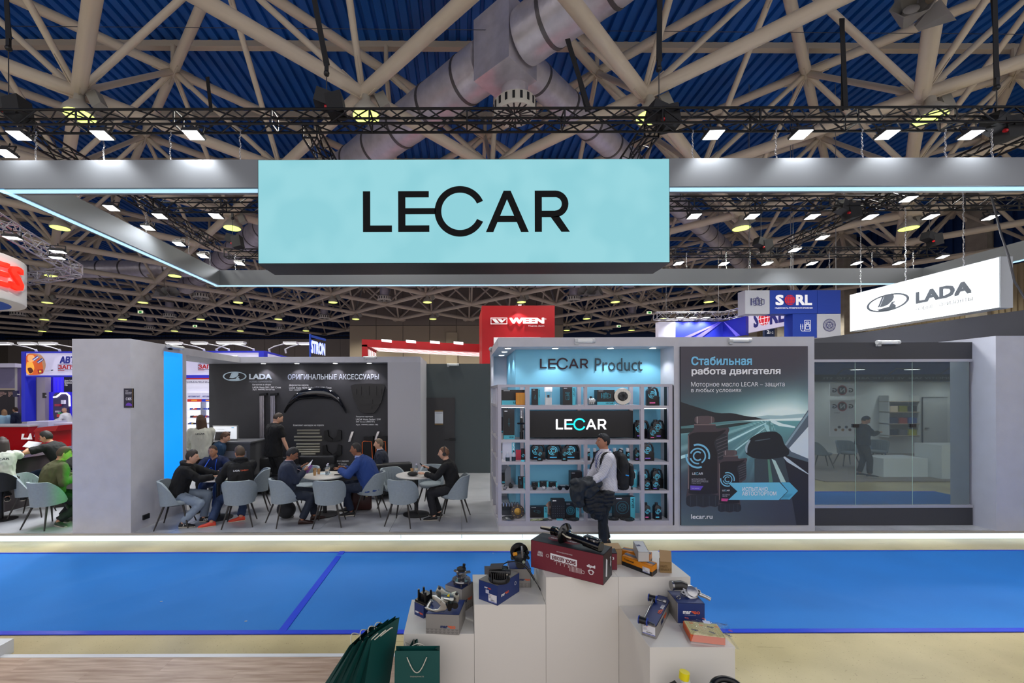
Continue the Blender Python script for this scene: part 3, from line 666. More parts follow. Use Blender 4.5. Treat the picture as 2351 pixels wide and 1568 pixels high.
ptx('МОТОРНОЕ МАСЛО\nПОЛУСИНТЕТИЧЕСКОЕ', 158, 1134, 285, 1164, M('B9B5BC')); ptx('Premium 5W-40', 158, 1166, 228, 1176, M('8F8B94')); ptx('Semi-synthetic', 158, 1205, 217, 1214); ptx('МОТОРНОЕ\nМАСЛО', 394, 1254, 450, 1276, M('B9B5BC'))
for x0, x1, y in ((162, 244, 1105), (392, 449, 1232)):
    o = W(1540+x0/Z, 760+y/Z, YP-.0068); e = W(1540+x1/Z, 760+y/Z, YP-.0068); wordmark(o, (1,0,0), (0,0,1), e.x-o.x, (wpt, cyan), ps)
shape([(435,1168),(830,1166),(893,1234),(824,1302),(437,1300),(508,1234)], '6FC3DF'); shape([(840,1166),(908,1166),(972,1232),(908,1298),(835,1298),(898,1234)], '5DB4D2')
for i in range(5): shape([(862-i*4,1256+i*9),(930-i*8,1256+i*9),(928-i*8,1259+i*9),(860-i*4,1259+i*9)], '2A6E88')
ptx('ИСПЫТАНО\nАВТОСПОРТОМ', 543, 1201, 806, 1266, wpt, .02)
# ---------------- glazed wall ----------------
YG = 7.25; dk2 = M('3A3B40', .55, bump=.1, bscale=100)
m = MB(); m.box(5.81, 8.80, YG, YG+.12, wz(828, YG), wz(789, YG)); S(m, 'wall_glazed_fascia', dk2)
m = MB(); m.box(5.81, 8.78, YG, YG+.12, ZP, wz(1168, YG)); S(m, 'wall_glazed_plinth', dk2)
rail = M('B4B4BE', .35, .5)
m = MB(); m.box(5.81, 8.74, YG-.03, YG+.05, wz(834, YG), wz(828, YG)); S(m, 'trim_9', rail)
m = MB(); m.box(5.81, 8.74, YG-.03, YG+.05, wz(1168, YG), wz(1162, YG)); S(m, 'trim_10', rail)
win = T('window_1', None, None, (7.4, YG, 1)); tag(win, kind='structure')
gl = bpy.data.materials.new('dark_glass'); gl.use_nodes = True; nt = gl.node_tree; nt.nodes.clear()
og = nt.nodes.new('ShaderNodeOutputMaterial'); mxs = nt.nodes.new('ShaderNodeMixShader'); gs = nt.nodes.new('ShaderNodeBsdfGlossy'); tr = nt.nodes.new('ShaderNodeBsdfTransparent')
gs.inputs['Color'].default_value = (.62,.72,.72,1); gs.inputs['Roughness'].default_value = .015; tr.inputs['Color'].default_value = (.42,.50,.50,1); mxs.inputs[0].default_value = .5; df = nt.nodes.new('ShaderNodeBsdfDiffuse'); df.inputs[0].default_value = (.22,.26,.27,1); mz = nt.nodes.new('ShaderNodeMixShader'); mz.inputs[0].default_value = .30
nt.links.new(tr.outputs[0], mxs.inputs[1]); nt.links.new(gs.outputs[0], mxs.inputs[2]); nt.links.new(mxs.outputs[0], mz.inputs[1]); nt.links.new(df.outputs[0], mz.inputs[2]); nt.links.new(mz.outputs[0], og.inputs[0])
z0, z1 = wz(1162, YG), wz(834, YG); edges = [wx(1870, YG)-.2, wx(1964, YG), wx(2095, YG), wx(2226, YG)]
for i in range(3):
    m = MB(); m.box(edges[i]+.004, edges[i+1]-.004, YG+.005, YG+.015, z0, z1); m.build('glass_pane', gl, win)
    if i: 
        m = MB(); c = W((1964, 2095)[i-1], 980, YG); m.box(c.x-.045, c.x+.045, YG-.02, YG+.03, c.z-.03, c.z+.03); m.build('glass_clamp', M('1F1A1C', .4), win)
        m = MB(); m.box(c.x-.003, c.x+.003, YG+.003, YG+.016, z0, z1); m.build('glass_edge', M('A8C8BC', .3), win)
m = MB(); m.box(5.81, 8.8, 9.6, 9.7, ZP, 3.1); m.box(5.70, 5.81, 7.4, 9.7, ZP, 3.1); m.box(5.8, 8.8, 7.4, 9.7, 3.0, 3.1); S(m, 'wall_glazed_room', M('55585C', .8))
m = MB(); m.box(8.77, 12, 6.93, 9.7, ZP, ZT); S(m, 'wall_right_stand', M('B4B7C4', .5, bump=.08, bscale=60, var=.04, vscale=4))
m = MB(); m.add([(6.4, 10.2, 3.3), (12, 8.4, 3.3), (12, 8.4, 4.15), (6.4, 10.2, 3.42)], [(0,1,2,3)]); m.add([(6.4, 10.4, 3.3), (12, 8.6, 3.3), (12, 8.6, 4.15), (6.4, 10.4, 3.42)], [(3,2,1,0)]); m.add([(6.4, 10.2, 3.42), (12, 8.4, 4.15), (12, 8.6, 4.15), (6.4, 10.4, 3.42)], [(0,1,2,3)])
S(m, 'wall_grey_beyond', M('4A4A4E', .6))
# ---------------- hanging frame with light line ----------------
sat = M('74777A', .36, .55, bump=.04, bscale=300); led = M('BFE6FF', .5, emit=1.0, emc='A9D8F2')
fr = T('hanging_light_ring', 'rectangular satin grey hanging frame with a pale blue light line beneath', 'hanging frame', (0, 7, 5.8))
FL, FR_, FB = -7.62, 14.33, 13.1; z0, z1 = 5.81, 6.27
def beam(x0, x1, y0, y1, along):
    m = MB(); m.box(x0, x1, y0, y1, z0, z1); m.build('frame_beam', sat, fr)
    m = MB()
    if along == 'x': m.box(x0+.05, x1-.05, y0+.05, y0+.16, z0-.012, z0)
    else: m.box(x0+.07, x0+.18, y0-.2, y1, z0-.012, z0)
    m.build('light_line', led, fr)
beam(FL-.12, -3.22, 6.95, 7.2, 'x'); beam(3.32, FR_+.2, 6.95, 7.2, 'x'); beam(FL-.12, FL+.13, 7.2, FB, 'y'); beam(FL-.12, FR_+.2, FB, FB+.25, 'x'); beam(FR_, FR_+.25, 7.2, FB, 'y')
bx = T('led_sign_box', 'huge turquoise LED sign box lettered LECAR in black over the stand', 'sign', (0, 7, 4.486))
m = MB(); m.box(-3.24, 3.34, 6.75, 7.36, 4.486, 6.15); m.build('box_housing', M('1F1E20', .5), bx)
lm = M('8CCFDA', .5, emit=1.0, emc='8FD0DB'); nt = lm.node_tree
tc = nt.nodes.new('ShaderNodeTexCoord'); nz = nt.nodes.new('ShaderNodeTexNoise'); nz.inputs['Scale'].default_value = 1.6; nz.inputs['Detail'].default_value = 1
rp = nt.nodes.new('ShaderNodeValToRGB'); rp.color_ramp.elements[0].position = .4; rp.color_ramp.elements[1].position = .6; rp.color_ramp.elements[0].color = lin('89CCD6'); rp.color_ramp.elements[1].color = lin('92D2DB')
nt.links.new(tc.outputs['Object'], nz.inputs['Vector']); nt.links.new(nz.outputs[0], rp.inputs[0]); nt.links.new(rp.outputs[0], nt.nodes['Principled BSDF'].inputs['Emission Color']); nt.nodes['Principled BSDF'].inputs['Base Color'].default_value = (.02,.03,.03,1)
m = MB(); m.box(-3.225, 3.325, 6.735, 6.75, 4.50, 6.14); m.build('led_face', lm, bx)
a, b = W(834.5, 533, 6.732), W(1309.5, 533, 6.732); blk = M('020303', .9)
wordmark(a, (1,0,0), (0,0,1), b.x-a.x, (blk, blk), bx, res=64)
# ---------------- trusses ----------------
tblk = M('141416', .4, .4); tsil = M('A4A2AC', .35, .7)
def truss(p, q, w_, h_, lb, mat=tblk, step=.32, r=.02, name='lighting_truss', grp=None):
    p, q = V(p), V(q); t = T(name, lb, 'truss', p, grp); d = (q-p); L = d.length; d.normalize(); s_ = d.cross(V((0,0,1))).normalized()*w_/2; u = V((0,0,h_/2)); n = max(2, int(L/step))
    C = [s_+u, s_-u, -s_-u, -s_+u]
    for c in C:
        m = MB(); m.cyl(p+c, q+c, r, n=6); m.build('chord', mat, t, 40)
    m = MB()
    for i in range(n):
        for k in range(4):
            a, b = C[k], C[(k+1) % 4]
            if i % 2: a, b = b, a
            m.bar(p+d*L*i/n+a, p+d*L*(i+1)/n+b, r*.42)
    for i in range(0, n+1, 5):
        for k in range(4): m.bar(p+d*L*i/n+C[k], p+d*L*i/n+C[(k+1) % 4], r*.6)
    tag(m.build('brace', mat, t), kind='stuff'); return t
zt = 6.96; tg = 'black lighting trusses above the hanging frame'
truss((-9.5, 7.04, zt), (14.2, 7.04, zt), .24, .24, 'long black truss running across the whole front above the frame', grp=tg)
truss((-7.5, 7.3, zt), (-7.5, 13.0, zt), .24, .24, 'black truss running back above the left beam of the frame', grp=tg)
truss((-7.3, 10.15, zt), (13.9, 10.15, zt), .24, .24, 'black cross truss halfway back behind the turquoise sign', grp=tg)
truss((-7.6, 13.68, zt), (15.6, 13.68, zt), .24, .24, 'black cross truss above the rear beam of the frame', grp=tg)
truss((9.95, 7.3, zt), (9.95, 13.1, zt), .24, .24, 'black truss running back on the right above the white hanging sign', grp=tg)
truss((-2.6, 7.3, zt), (-2.6, 10.0, zt), .24, .24, 'short black truss running back above the left end of the turquoise sign', grp=tg)
truss((3.3, 7.3, zt), (3.3, 10.0, zt), .24, .24, 'short black truss running back above the right end of the turquoise sign', grp=tg)
truss((-10.15, 8.6, 6.35), (-12.1, 13.3, 6.35), .3, .3, 'silver truss at the upper left above the round white sign', tsil)
truss((-15.5, 14.6, 6.35), (-12.3, 13.5, 6.35), .3, .3, 'silver cross truss just behind the round white sign', tsil)
# ---------------- flood lamps ----------------
root = T('flood_lamp', 'x', 'lamp', (0,0,0), 'flood lamps on the trusses')
m = MB(); m.obox((0,0,.02), (.17,0,0), (0,.12,0), (0,0,.025)); m.build('housing', M('2A2A2C', .4), root, local=True)
m = MB()
for i in range(7): m.box(-.15, .15, -.1+.03*i, -.09+.03*i, .045, .075)
tag(m.build('cooling_fins', M('39393C', .4), root, local=True), kind='stuff')
m = MB(); m.obox((0,0,-.008), (.155,0,0), (0,.105,0), (0,0,.003)); m.build('lens', M('FFFFFF', .3, emit=9), root, local=True)
m = MB(); m.bar((-.18,0,.02), (-.18,0,.17), .01); m.bar((.18,0,.02), (.18,0,.17), .01); m.bar((-.18,0,.17), (.18,0,.17), .01); m.cyl((0,0,.17), (0,0,.24), .015, n=6); m.build('bracket', M('1C1C1E', .4), root, local=True)
FLD = [('front truss', 6.93, [(45,308),(236,308),(446,308),(1640,311),(1841,311),(2039,312),(2231,313)]), ('left side truss', None, [(15,349),(257,475),(341,521),(412,558),(467,586)]),
       ('middle cross truss', 10.0, [(368,494),(497,494),(1595,498),(1728,499),(1866,500),(1999,501),(2138,501),(2275,503)]),
       ('rear cross truss', 13.7, [(551,603),(1559,606),(1663,607),(1763,607),(1865,607),(1968,607),(2064,607),(2165,593)]), ('right side truss', None, [(1826,576),(1889,548),(2087,460)])]
first = True
for nm, Y, pts in FLD:
    for i, (px, py) in enumerate(pts):
        h = 4.23; Yq = h*FX/(CY-py); loc = (wx(px, Yq), Yq, HC+h); lb = 'bright white flood lamp on the black %s, %s from the left' % (nm, ORD[i])
        if first: o = root; o.location = loc; o['label'] = lb; first = False
        else: o = clone(root, loc, 0, lb)
        o.scale = (.86,)*3; o.rotation_euler = (math.radians(-14), math.radians(6 if px < 1059 else -6), math.radians(-8 if px < 1059 else 8))
        L = bpy.data.lights.new('flood', 'SPOT'); L.energy = (230 if nm == 'front truss' else 240)*LAMPK; L.spot_size = math.radians(125); L.spot_blend = .7; L.shadow_soft_size = .12; L.color = (.93,.96,1)
        lo = bpy.data.objects.new('flood', L); COL.objects.link(lo); lo.parent = o; lo.location = (0, 0, -.03); lo.rotation_euler = (math.radians(14 if nm == 'front truss' else 0), 0, 0)
for i, (px, py) in enumerate([(30, 543), (134, 575), (132, 589)]):
    Yq = 3.55*FX/(CY-py); o = clone(root, (wx(px, Yq), Yq, HC+3.55), .3, 'flood lamp under the silver truss above the round white sign, %s from the left' % ORD[(0,2,1)[i]])
# ---------------- chains ----------------
ch = MB(); random.seed(3)
def chain_mesh(L):
    m = MB(); n = int(L/.032)
    for i in range(n):
        c = V((.008*math.sin(i*.9), .006*math.cos(i*1.3), .02+i*.032)); ax = V((1,0,0)) if i % 2 else V((0,1,0))
        m.tube([c+ax*.011*math.cos(t)+V((0,0,.022*math.sin(t))) for t in [k*math.pi/3 for k in range(6)]], .0036, 4, True)
    return m
chain_m = M('D8D8DA', .25, .9)
def chain(p, L, lb, grp='hanging chains'):
    m = chain_mesh(L); o = m.build('chain', chain_m, None, 60, local=True); o.location = p; tag(o, lb, 'chain', grp, 'stuff'); o.name = 'hanging_chain'; return o
for i, px in enumerate((84, 240, 393, 553, 1592, 1783, 1981, 2172, 2279)):
    Y = 7.08; chain((wx(px, Y), Y, 6.27), .56, 'steel chain holding the front beam, %s from the left' % ORD[i])
for i, (px) in enumerate((1577, 1668, 1723, 1819, 1905, 2003, 2097)): chain((wx(px, 13.25), 13.25, 6.27), .56, 'steel chain holding the rear beam, %s right of the turquoise sign' % ORD[i])
for i, (px) in enumerate((541,)): chain((wx(px, 13.25), 13.25, 6.27), .56, 'steel chain holding the rear beam left of the turquoise sign')
for i, Y in enumerate((8.4, 10.2, 11.8, 12.8)): chain((-7.6, Y, 6.27), .56, 'steel chain holding the left beam, %s from the front' % ORD[i])
# ---------------- hoists and slings ----------------
def hoist(px, py, Y, lb, top, red=True):
    c = W(px, py, Y); t = T('chain_hoist', lb, 'hoist', c, 'black chain hoists on the trusses'); bk = M('101012', .45)
    m = MB(); m.obox(c, (.17,.03,-.05), (-.02,.12,0), (.03,0,.11)); m.build('motor_box', bk, t)
    m = MB(); m.obox(c+V((.16,0,-.09)), (.13,0,.03), (0,.13,0), (-.03,0,.17)); m.build('chain_bag', M('18181A', .7), t)
    m = MB(); m.cyl(c+V((.0,-.1,-.16)), c+V((.11,-.1,-.16)), .03, n=10); m.build('plug', M('B01820', .4), t); m = MB(); m.cyl(c+V((.24,-.1,-.18)), c+V((.29,-.1,-.19)), .024, n=10); m.build('plug', M('B01820', .4), t)
    k = W(px, top, Y); m = MB(); m.cyl(c, k, .009, n=5); m.build('lift_chain', M('4A4A4C', .4, .6), t); m = MB(); m.ball(k, .05, 8, 6); m.obox(k+V((0,0,.09)), (.03,0,0), (0,.02,0), (0,0,.07)); m.build('hook', bk, t)
    return k+V((0,0,.14))
def sling(p, q, lb, w_=.045):
    m = MB(); m.bar(p, q, w_, (0,1,0), .006); m.bar(V(p)+V((.03,0,0)), V(q)+V((-.05,.03,0)), w_*.6, (0,1,0), .006); solo(m, 'lifting_sling', M('1A1A1C', .8), lb, 'strap')
k = hoist(752, 232, 7.12, 'black chain hoist with a red plug above the left end of the turquoise sign', 168); sling(k, (-2.75, 7.4, 10.4), 'black lifting sling above the hoist left of the sign centre')
k = hoist(1515, 262, 7.12, 'black chain hoist above the right end of the turquoise sign', 160); sling(k, (3.75, 7.9, 10.4), 'black lifting sling above the hoist at the right end of the sign')
k = hoist(22, 238, 7.12, 'black chain hoist at the far left end of the front truss', 108); sling(k, (-8.4, 7.8, 10.3), 'black lifting sling at the far left edge')
k = hoist(2290, 290, 7.12, 'black chain hoist at the far right end of the front truss', 205); sling(k, (9.6, 7.6, 10.3), 'black lifting sling at the far right edge')
hoist(535, 548, 13.2, 'small black hoist over the rear truss left of the turquoise sign', 500); hoist(1748, 560, 13.2, 'small black hoist over the rear truss right of the turquoise sign', 490); hoist(2135, 548, 13.2, 'small black hoist over the rear truss near the white hanging sign', 480); hoist(1940, 480, 10.15, 'black hoist on the middle cross truss right of the sign', 440)
for (x0, y0, x1, y1, Y, lb) in ((1305, 90, 1355, 255, 9.2, 'black strap dropping right of the round air diffuser'), (1935, 45, 1944, 255, 9.0, 'doubled black strap right of the centre roof node'), (478, 175, 487, 255, 12.4, 'short black strap under the left roof node')):
    sling(W(x0, y0, Y), W(x1, y1, Y), lb, .05)
# cluster of horn speakers top right
t = T('speaker_cluster', 'cluster of grey hexagonal horn speakers at the top right', 'speaker', W(2110, 10, 8.6)); gr = M('7F7D7A', .45)
for i, (px, py, rz, ry) in enumerate([(2100, 12, -.5, .5), (2170, 18, .5, .45)]):
    c = W(px, py, 8.6); A = Matrix.Rotation(rz, 3, 'Z') @ Matrix.Rotation(math.radians(65)+ry*.2, 3, 'X')
    m = MB(); m.lathe([(.08,-.42),(.16,-.3),(.36,0),(.38,.02),(.35,.02),(.12,-.3)], c, 6, A); m.build('horn', gr, t, 30)
    m = MB(); m.lathe([(.13,-.22),(.13,-.1),(.06,-.08)], c, 12, A); m.build('horn_throat', M('9B9894', .4), t, 40)
m = MB(); m.bar(W(2060, 0, 8.9), W(2200, -10, 8.9), .04); m.bar(W(2110, 10, 8.9), W(2150, -60, 8.9), .04); m.build('mounting_bar', gr, t)
for q, (px, py, Y, lb) in enumerate([(378, 668, 30, 'three grey horn speakers hanging at a roof node on the left'), (1358, 668, 30, 'grey horn speakers hanging at a roof node behind the red sign')]):
    t = T('speaker_cluster', lb, 'speaker', W(px, py, Y))
    for i in (-1, 0, 1):
        c = W(px+i*20, py, Y); A = Matrix.Rotation(i*.9, 3, 'Z') @ Matrix.Rotation(math.radians(70), 3, 'X')
        m = MB(); m.lathe([(.1,-.6),(.4,0),(.42,.03),(.36,.0),(.08,-.4)], c, 6, A); m.build('horn', gr, t, 30)
# dome light small
# ---------------- white hanging sign of the carmaker ----------------
sg = T('hanging_sign', 'white illuminated hanging sign with an oval boat emblem and LADA', 'sign', (10.5, 9.8, 4.05))
m = MB(); m.box(10.5, 10.74, 8.22, 11.41, 4.05, 5.05); m.build('box_frame', M('9EA2A6', .4, .4), sg)
m = MB(); m.box(10.485, 10.5, 8.24, 11.39, 4.065, 5.035); m.build('light_face', M('F4F6F6', .5, emit=.93, emc='F4F8F8'), sg)
def on_x(px, py, X): Y = X*FX/(px-CX); return V((X, Y, wz(py, Y)))
gk = M('3B4046', .5); XS = 10.48
def textx(tx, x0, y0t, y0b, x1, bold=0):
    a = on_x(x0, y0b, XS); e = on_x(x1, y0b, XS); h = on_x(x0, y0t, XS).z-a.z
    text(tx, a, (0,-1,0), (0,0,1), a.y-e.y, h, gk, sg, bold)
textx('LADA', 2103, 674, 701, 2232, .06); textx('НОВЫЕ ГОРИЗОНТЫ', 2103, 709, 717, 2234, .005)
ship_logo(on_x(2037, 698, XS), (0,-1,0), (0,0,1), .52, gk, sg)
for i, (px, y0, y1) in enumerate(((2213, 490, 612), (2080, 540, 645), (1977, 580, 670))):
    a = on_x(px, y1, 10.6); chain((10.6, a.y, 5.05), (6.85-5.05), 'long chain holding the white hanging sign, %s from the right' % ORD[i])
m = MB(); m.tube([W(2278, 455, 8.4), W(2300, 545, 8.3), W(2316, 590, 8.15), W(2330, 650, 8.1), W(2360, 700, 8.0)], .018, 6); solo(m, 'power_cable', M('3C3C40', .5), 'grey cable drooping past the right end of the white hanging sign', 'cable', smooth=60)
# ---------------- round sign upper left ----------------
rsn = T('round_sign', 'round white hanging sign with raised glowing red letters at the left edge', 'sign', (-14.5, 12, 5.04))
m = MB(); R_ = 2.2; cx_, cy_ = -15.48, 12.0
m.lathe([(R_-.35,5.2),(R_-.02,5.22),(R_,5.26),(R_,6.52),(R_-.03,6.54),(R_-.35,6.54),(R_-.35,5.2)], (cx_, cy_, 0), 96); m.build('drum', M('D9DADC', .5), rsn, 40)
m = MB(); m.cyl((cx_, cy_, 5.19), (cx_, cy_, 5.3), R_-.34, n=64); m.build('blue_disc', M('14408C', .5, emit=.3), rsn)  # faint emission added in place of light bounced up from the floor
vs, fs, lo, hi = text_mesh('ES', .035)
a0 = math.atan2(wx(48, 10.4)-0, 1)
m = MB(); k = .72/(hi[1]-lo[1])
for dd in (0, .02, .04, .06, .08):
    m.add([(cx_+(R_+.02+dd)*math.sin(((x-hi[0])*k*1.3)/R_+2.0), cy_-(R_+.02+dd)*math.cos(((x-hi[0])*k*1.3)/R_+2.0), 5.55+(y-lo[1])*k) for x, y in vs], fs)
m.build('letter', M('FF2A18', .4, emit=1.0, emc='FF2A1C'), rsn)
# ---------------- red stand and other stands far behind ----------------
red = M('B8121C', .45, bump=.03); wt2 = M('F2F2F2', .5, emit=.35)
rt = T('red_tower', 'red booth tower lettered WEEN in white rising behind the stand', 'booth', W(1190, 1000, 16))
Yr = 16.0; a, b = W(1107, 880, Yr), W(1274, 702, Yr)
m = MB(); m.box(a.x, b.x, Yr, Yr+2.4, 0, b.z); m.build('tower_shell', red, rt)
m = MB(); m.box(W(1134, 0, Yr-.03).x, W(1241, 0, Yr).x, Yr-.04, Yr, wz(860, Yr), wz(775, Yr)); m.build('white_panel', M('E8E8EC', .5, emit=.3), rt)
for x0, x1, c in ((1188, 1202, '3C6EA8'), (1202, 1215, '1244A0'), (1222, 1241, 'D83040')):
    m = MB(); m.box(wx(x0, Yr), wx(x1, Yr), Yr-.05, Yr-.04, wz(860, Yr), wz(775.5, Yr)); m.build('colour_stripe', M(c, .5), rt)
ptext('WEEN', 1170, 730, 1250, 743.5, Yr-.09, M('F8F8F8', .4, emit=.9), rt, .07); ptext('®', 1251, 731, 1255, 735, Yr-.09, wt2, rt); ptext('Nagoya, Japan', 1214, 747, 1250, 751, Yr-.02, wt2, rt)
m = MB(); P = lambda x, y, d=.05: W(x, y, Yr-d)
for x0, x1, y0, y1 in ((1127,1165,729.5,731),(1127,1165,743,744.5),(1127,1128.5,729.5,744.5),(1163.5,1165,729.5,744.5)): m.add([P(x0,y1),P(x1,y1),P(x1,y0),P(x0,y0)], [(0,1,2,3)])
m.add([P(1130,732.5),P(1139,732.5),P(1147,741.5),P(1138,741.5)], [(3,2,1,0)]); m.add([P(1142,732.5),P(1151,732.5),P(1155,737),P(1151,741.5)], [(3,2,1,0)]); m.add([P(1154,736),P(1158,732.5),P(1163,732.5),P(1153,741.5),P(1150,738)], [(4,3,2,1,0)])
m.build('emblem', wt2, rt)
downlight((wx(1194, 15.7), 15.7, wz(700, 15.7)), 60, (1,.95,.95), 'small spotlight washing the top of the red tower', None, 110, .06)
rc = T('red_canopy', 'red canopy frame with white light lines left of the red tower', 'canopy', W(950, 790, 20))
A_, B_ = W(836, 789, 19.5), W(1108, 803, 19.5)
m = MB(); h = .46; m.add([(A_.x-.1,19.5,4.62),(B_.x,19.5,4.62-.28),(B_.x,21.5,4.62-.28),(A_.x-.1,21.5,4.62),(A_.x-.1,19.5,4.95),(B_.x,19.5,4.70),(B_.x,21.5,4.70),(A_.x-.1,21.5,4.95)], [(0,3,2,1),(4,5,6,7),(0,1,5,4),(1,2,6,5),(2,3,7,6),(3,0,4,7)]); m.build('canopy_beam', red, rc)
m = MB(); m.box(A_.x-.1, A_.x+.15, 19.5, 21.6, 0, 4.7); m.build('canopy_leg', red, rc)
for i in range(5):
    y = 19.8+i*.38
    m = MB(); m.add([(A_.x+.3,y,4.59),(B_.x,y,4.62-.31),(B_.x,y+.09,4.62-.31),(A_.x+.3,y+.09,4.59)], [(0,1,2,3)]); m.build('light_line', M('FFFFFF', .4, emit=3), rc)
    m = MB(); m.box(A_.x+.152, A_.x+.17, y, y+.09, 1.5, 4.5); m.build('light_line', M('FFE9E4', .4, emit=2.2), rc)
for i, px in enumerate((888, 944, 999, 1053)):
    m = MB(); c = W(px, 782+i*1.9, 19.4); m.obox(c, (.22,0,-.02), (0,.1,0), (0,0,.05)); solo(m, 'clip_lamp', M('E6E8EA', .3, emit=1.5), 'small white clip lamp on top of the red canopy, %s from the left' % ORD[i], 'lamp', 'clip lamps on the red canopy')
m = MB(); zz = T('letter_sign', 'tall blue letters STRON on a panel seen at an angle', 'sign', W(730, 800, 22))
a = W(713, 809, 21); e = W(746, 820, 22.5); U = (e-a); U.z = 0
text('STRON', a+V((0,0,0)), U, (0,0,1), U.length*.98, .66, M('1E50D0', .4, emit=.5), zz, .03)
m.obox((a+e)/2+V((0,.1,.9)), U/2, V((U.y,-U.x,0)).normalized()*.03, (0,0,.06)); m.obox(a+V((-.05,.1,.35)), (.03,0,0), (0,.05,0), (0,0,.6)); m.build('letter_frame', M('1C48B8', .5), zz)
tp = text('STRON', a+V((.03,-.05,-.02)), U, (0,0,1), U.length*.98, .66, M('DCE8FF', .4, emit=.6), zz, .06); tp.location = tp.location+V((0,.08,0))
# blue brake-maker sign
Yb = 17.0; bs_ = T('square_panel_sign', 'hanging sign of blue and white squares lettered SORL', 'sign', W(1820, 778, Yb)); b1 = M('0B3AA8', .45); w1 = M('BFC2D0', .5)
for x0, x1, y0, y1, mt in ((1711,1768,668,723,w1),(1768,1877,668,723,b1),(1877,1931,668,723,b1),(1820,1876,723,778,b1),(1876,1931,723,778,w1)):
    m = MB(); m.box(wx(x0, Yb)+.006, wx(x1, Yb)-.006, Yb, Yb+.45, wz(y1, Yb)+.006, wz(y0, Yb)-.006); m.build('square_panel', mt, bs_)
wl_ = M('F0F0F8', .5, emit=.3); rg = M('D02030', .5, emit=.15); nv_ = M('2A2A7A', .5)
ptext('S', 1781, 679, 1800, 703, Yb-.02, wl_, bs_, .05); ptext('RL', 1828, 679, 1865, 703, Yb-.02, wl_, bs_, .05); ptext('НАДЕЖНОСТЬ, ПРОВЕРЕННАЯ ВРЕМЕНЕМ', 1780, 707.5, 1866, 711.5, Yb-.02, wl_, bs_, .02)
def globe(c, U, r, parent, mg, ml):
    U = V(U).normalized(); N = U.cross(V((0,0,1))); m = MB(); P = lambda x, y, d=.002: V(c)+U*x*r+V((0,0,y*r))+N*d
    m.add([P(math.cos(t), math.sin(t)) for t in [k*math.pi/16 for k in range(32)]], [tuple(range(32))]); m.build('globe', mg, parent)
    m = MB()
    for k in (-.62, 0, .62):
        for s_ in (0, 1):
            pts = [(k*math.cos(math.asin(t)), t) if s_ == 0 else (t*math.cos(math.asin(k)), k*1.05) for t in [i/10-1 for i in range(21)]]
            for i in range(20):
                (x0, y0), (x1, y1) = pts[i], pts[i+1]; w_ = .035
                m.add([P(x0-w_*(s_ == 0), y0-w_*(s_ == 1), .006), P(x0+w_*(s_ == 0), y0+w_*(s_ == 1), .006), P(x1+w_*(s_ == 0), y1+w_*(s_ == 1), .006), P(x1-w_*(s_ == 0), y1-w_*(s_ == 1), .006)], [(0,1,2,3)])
    m.build('globe_grid', ml, parent)
globe(W(1814, 691, Yb-.02), (1,0,0), .21, bs_, rg, b1)
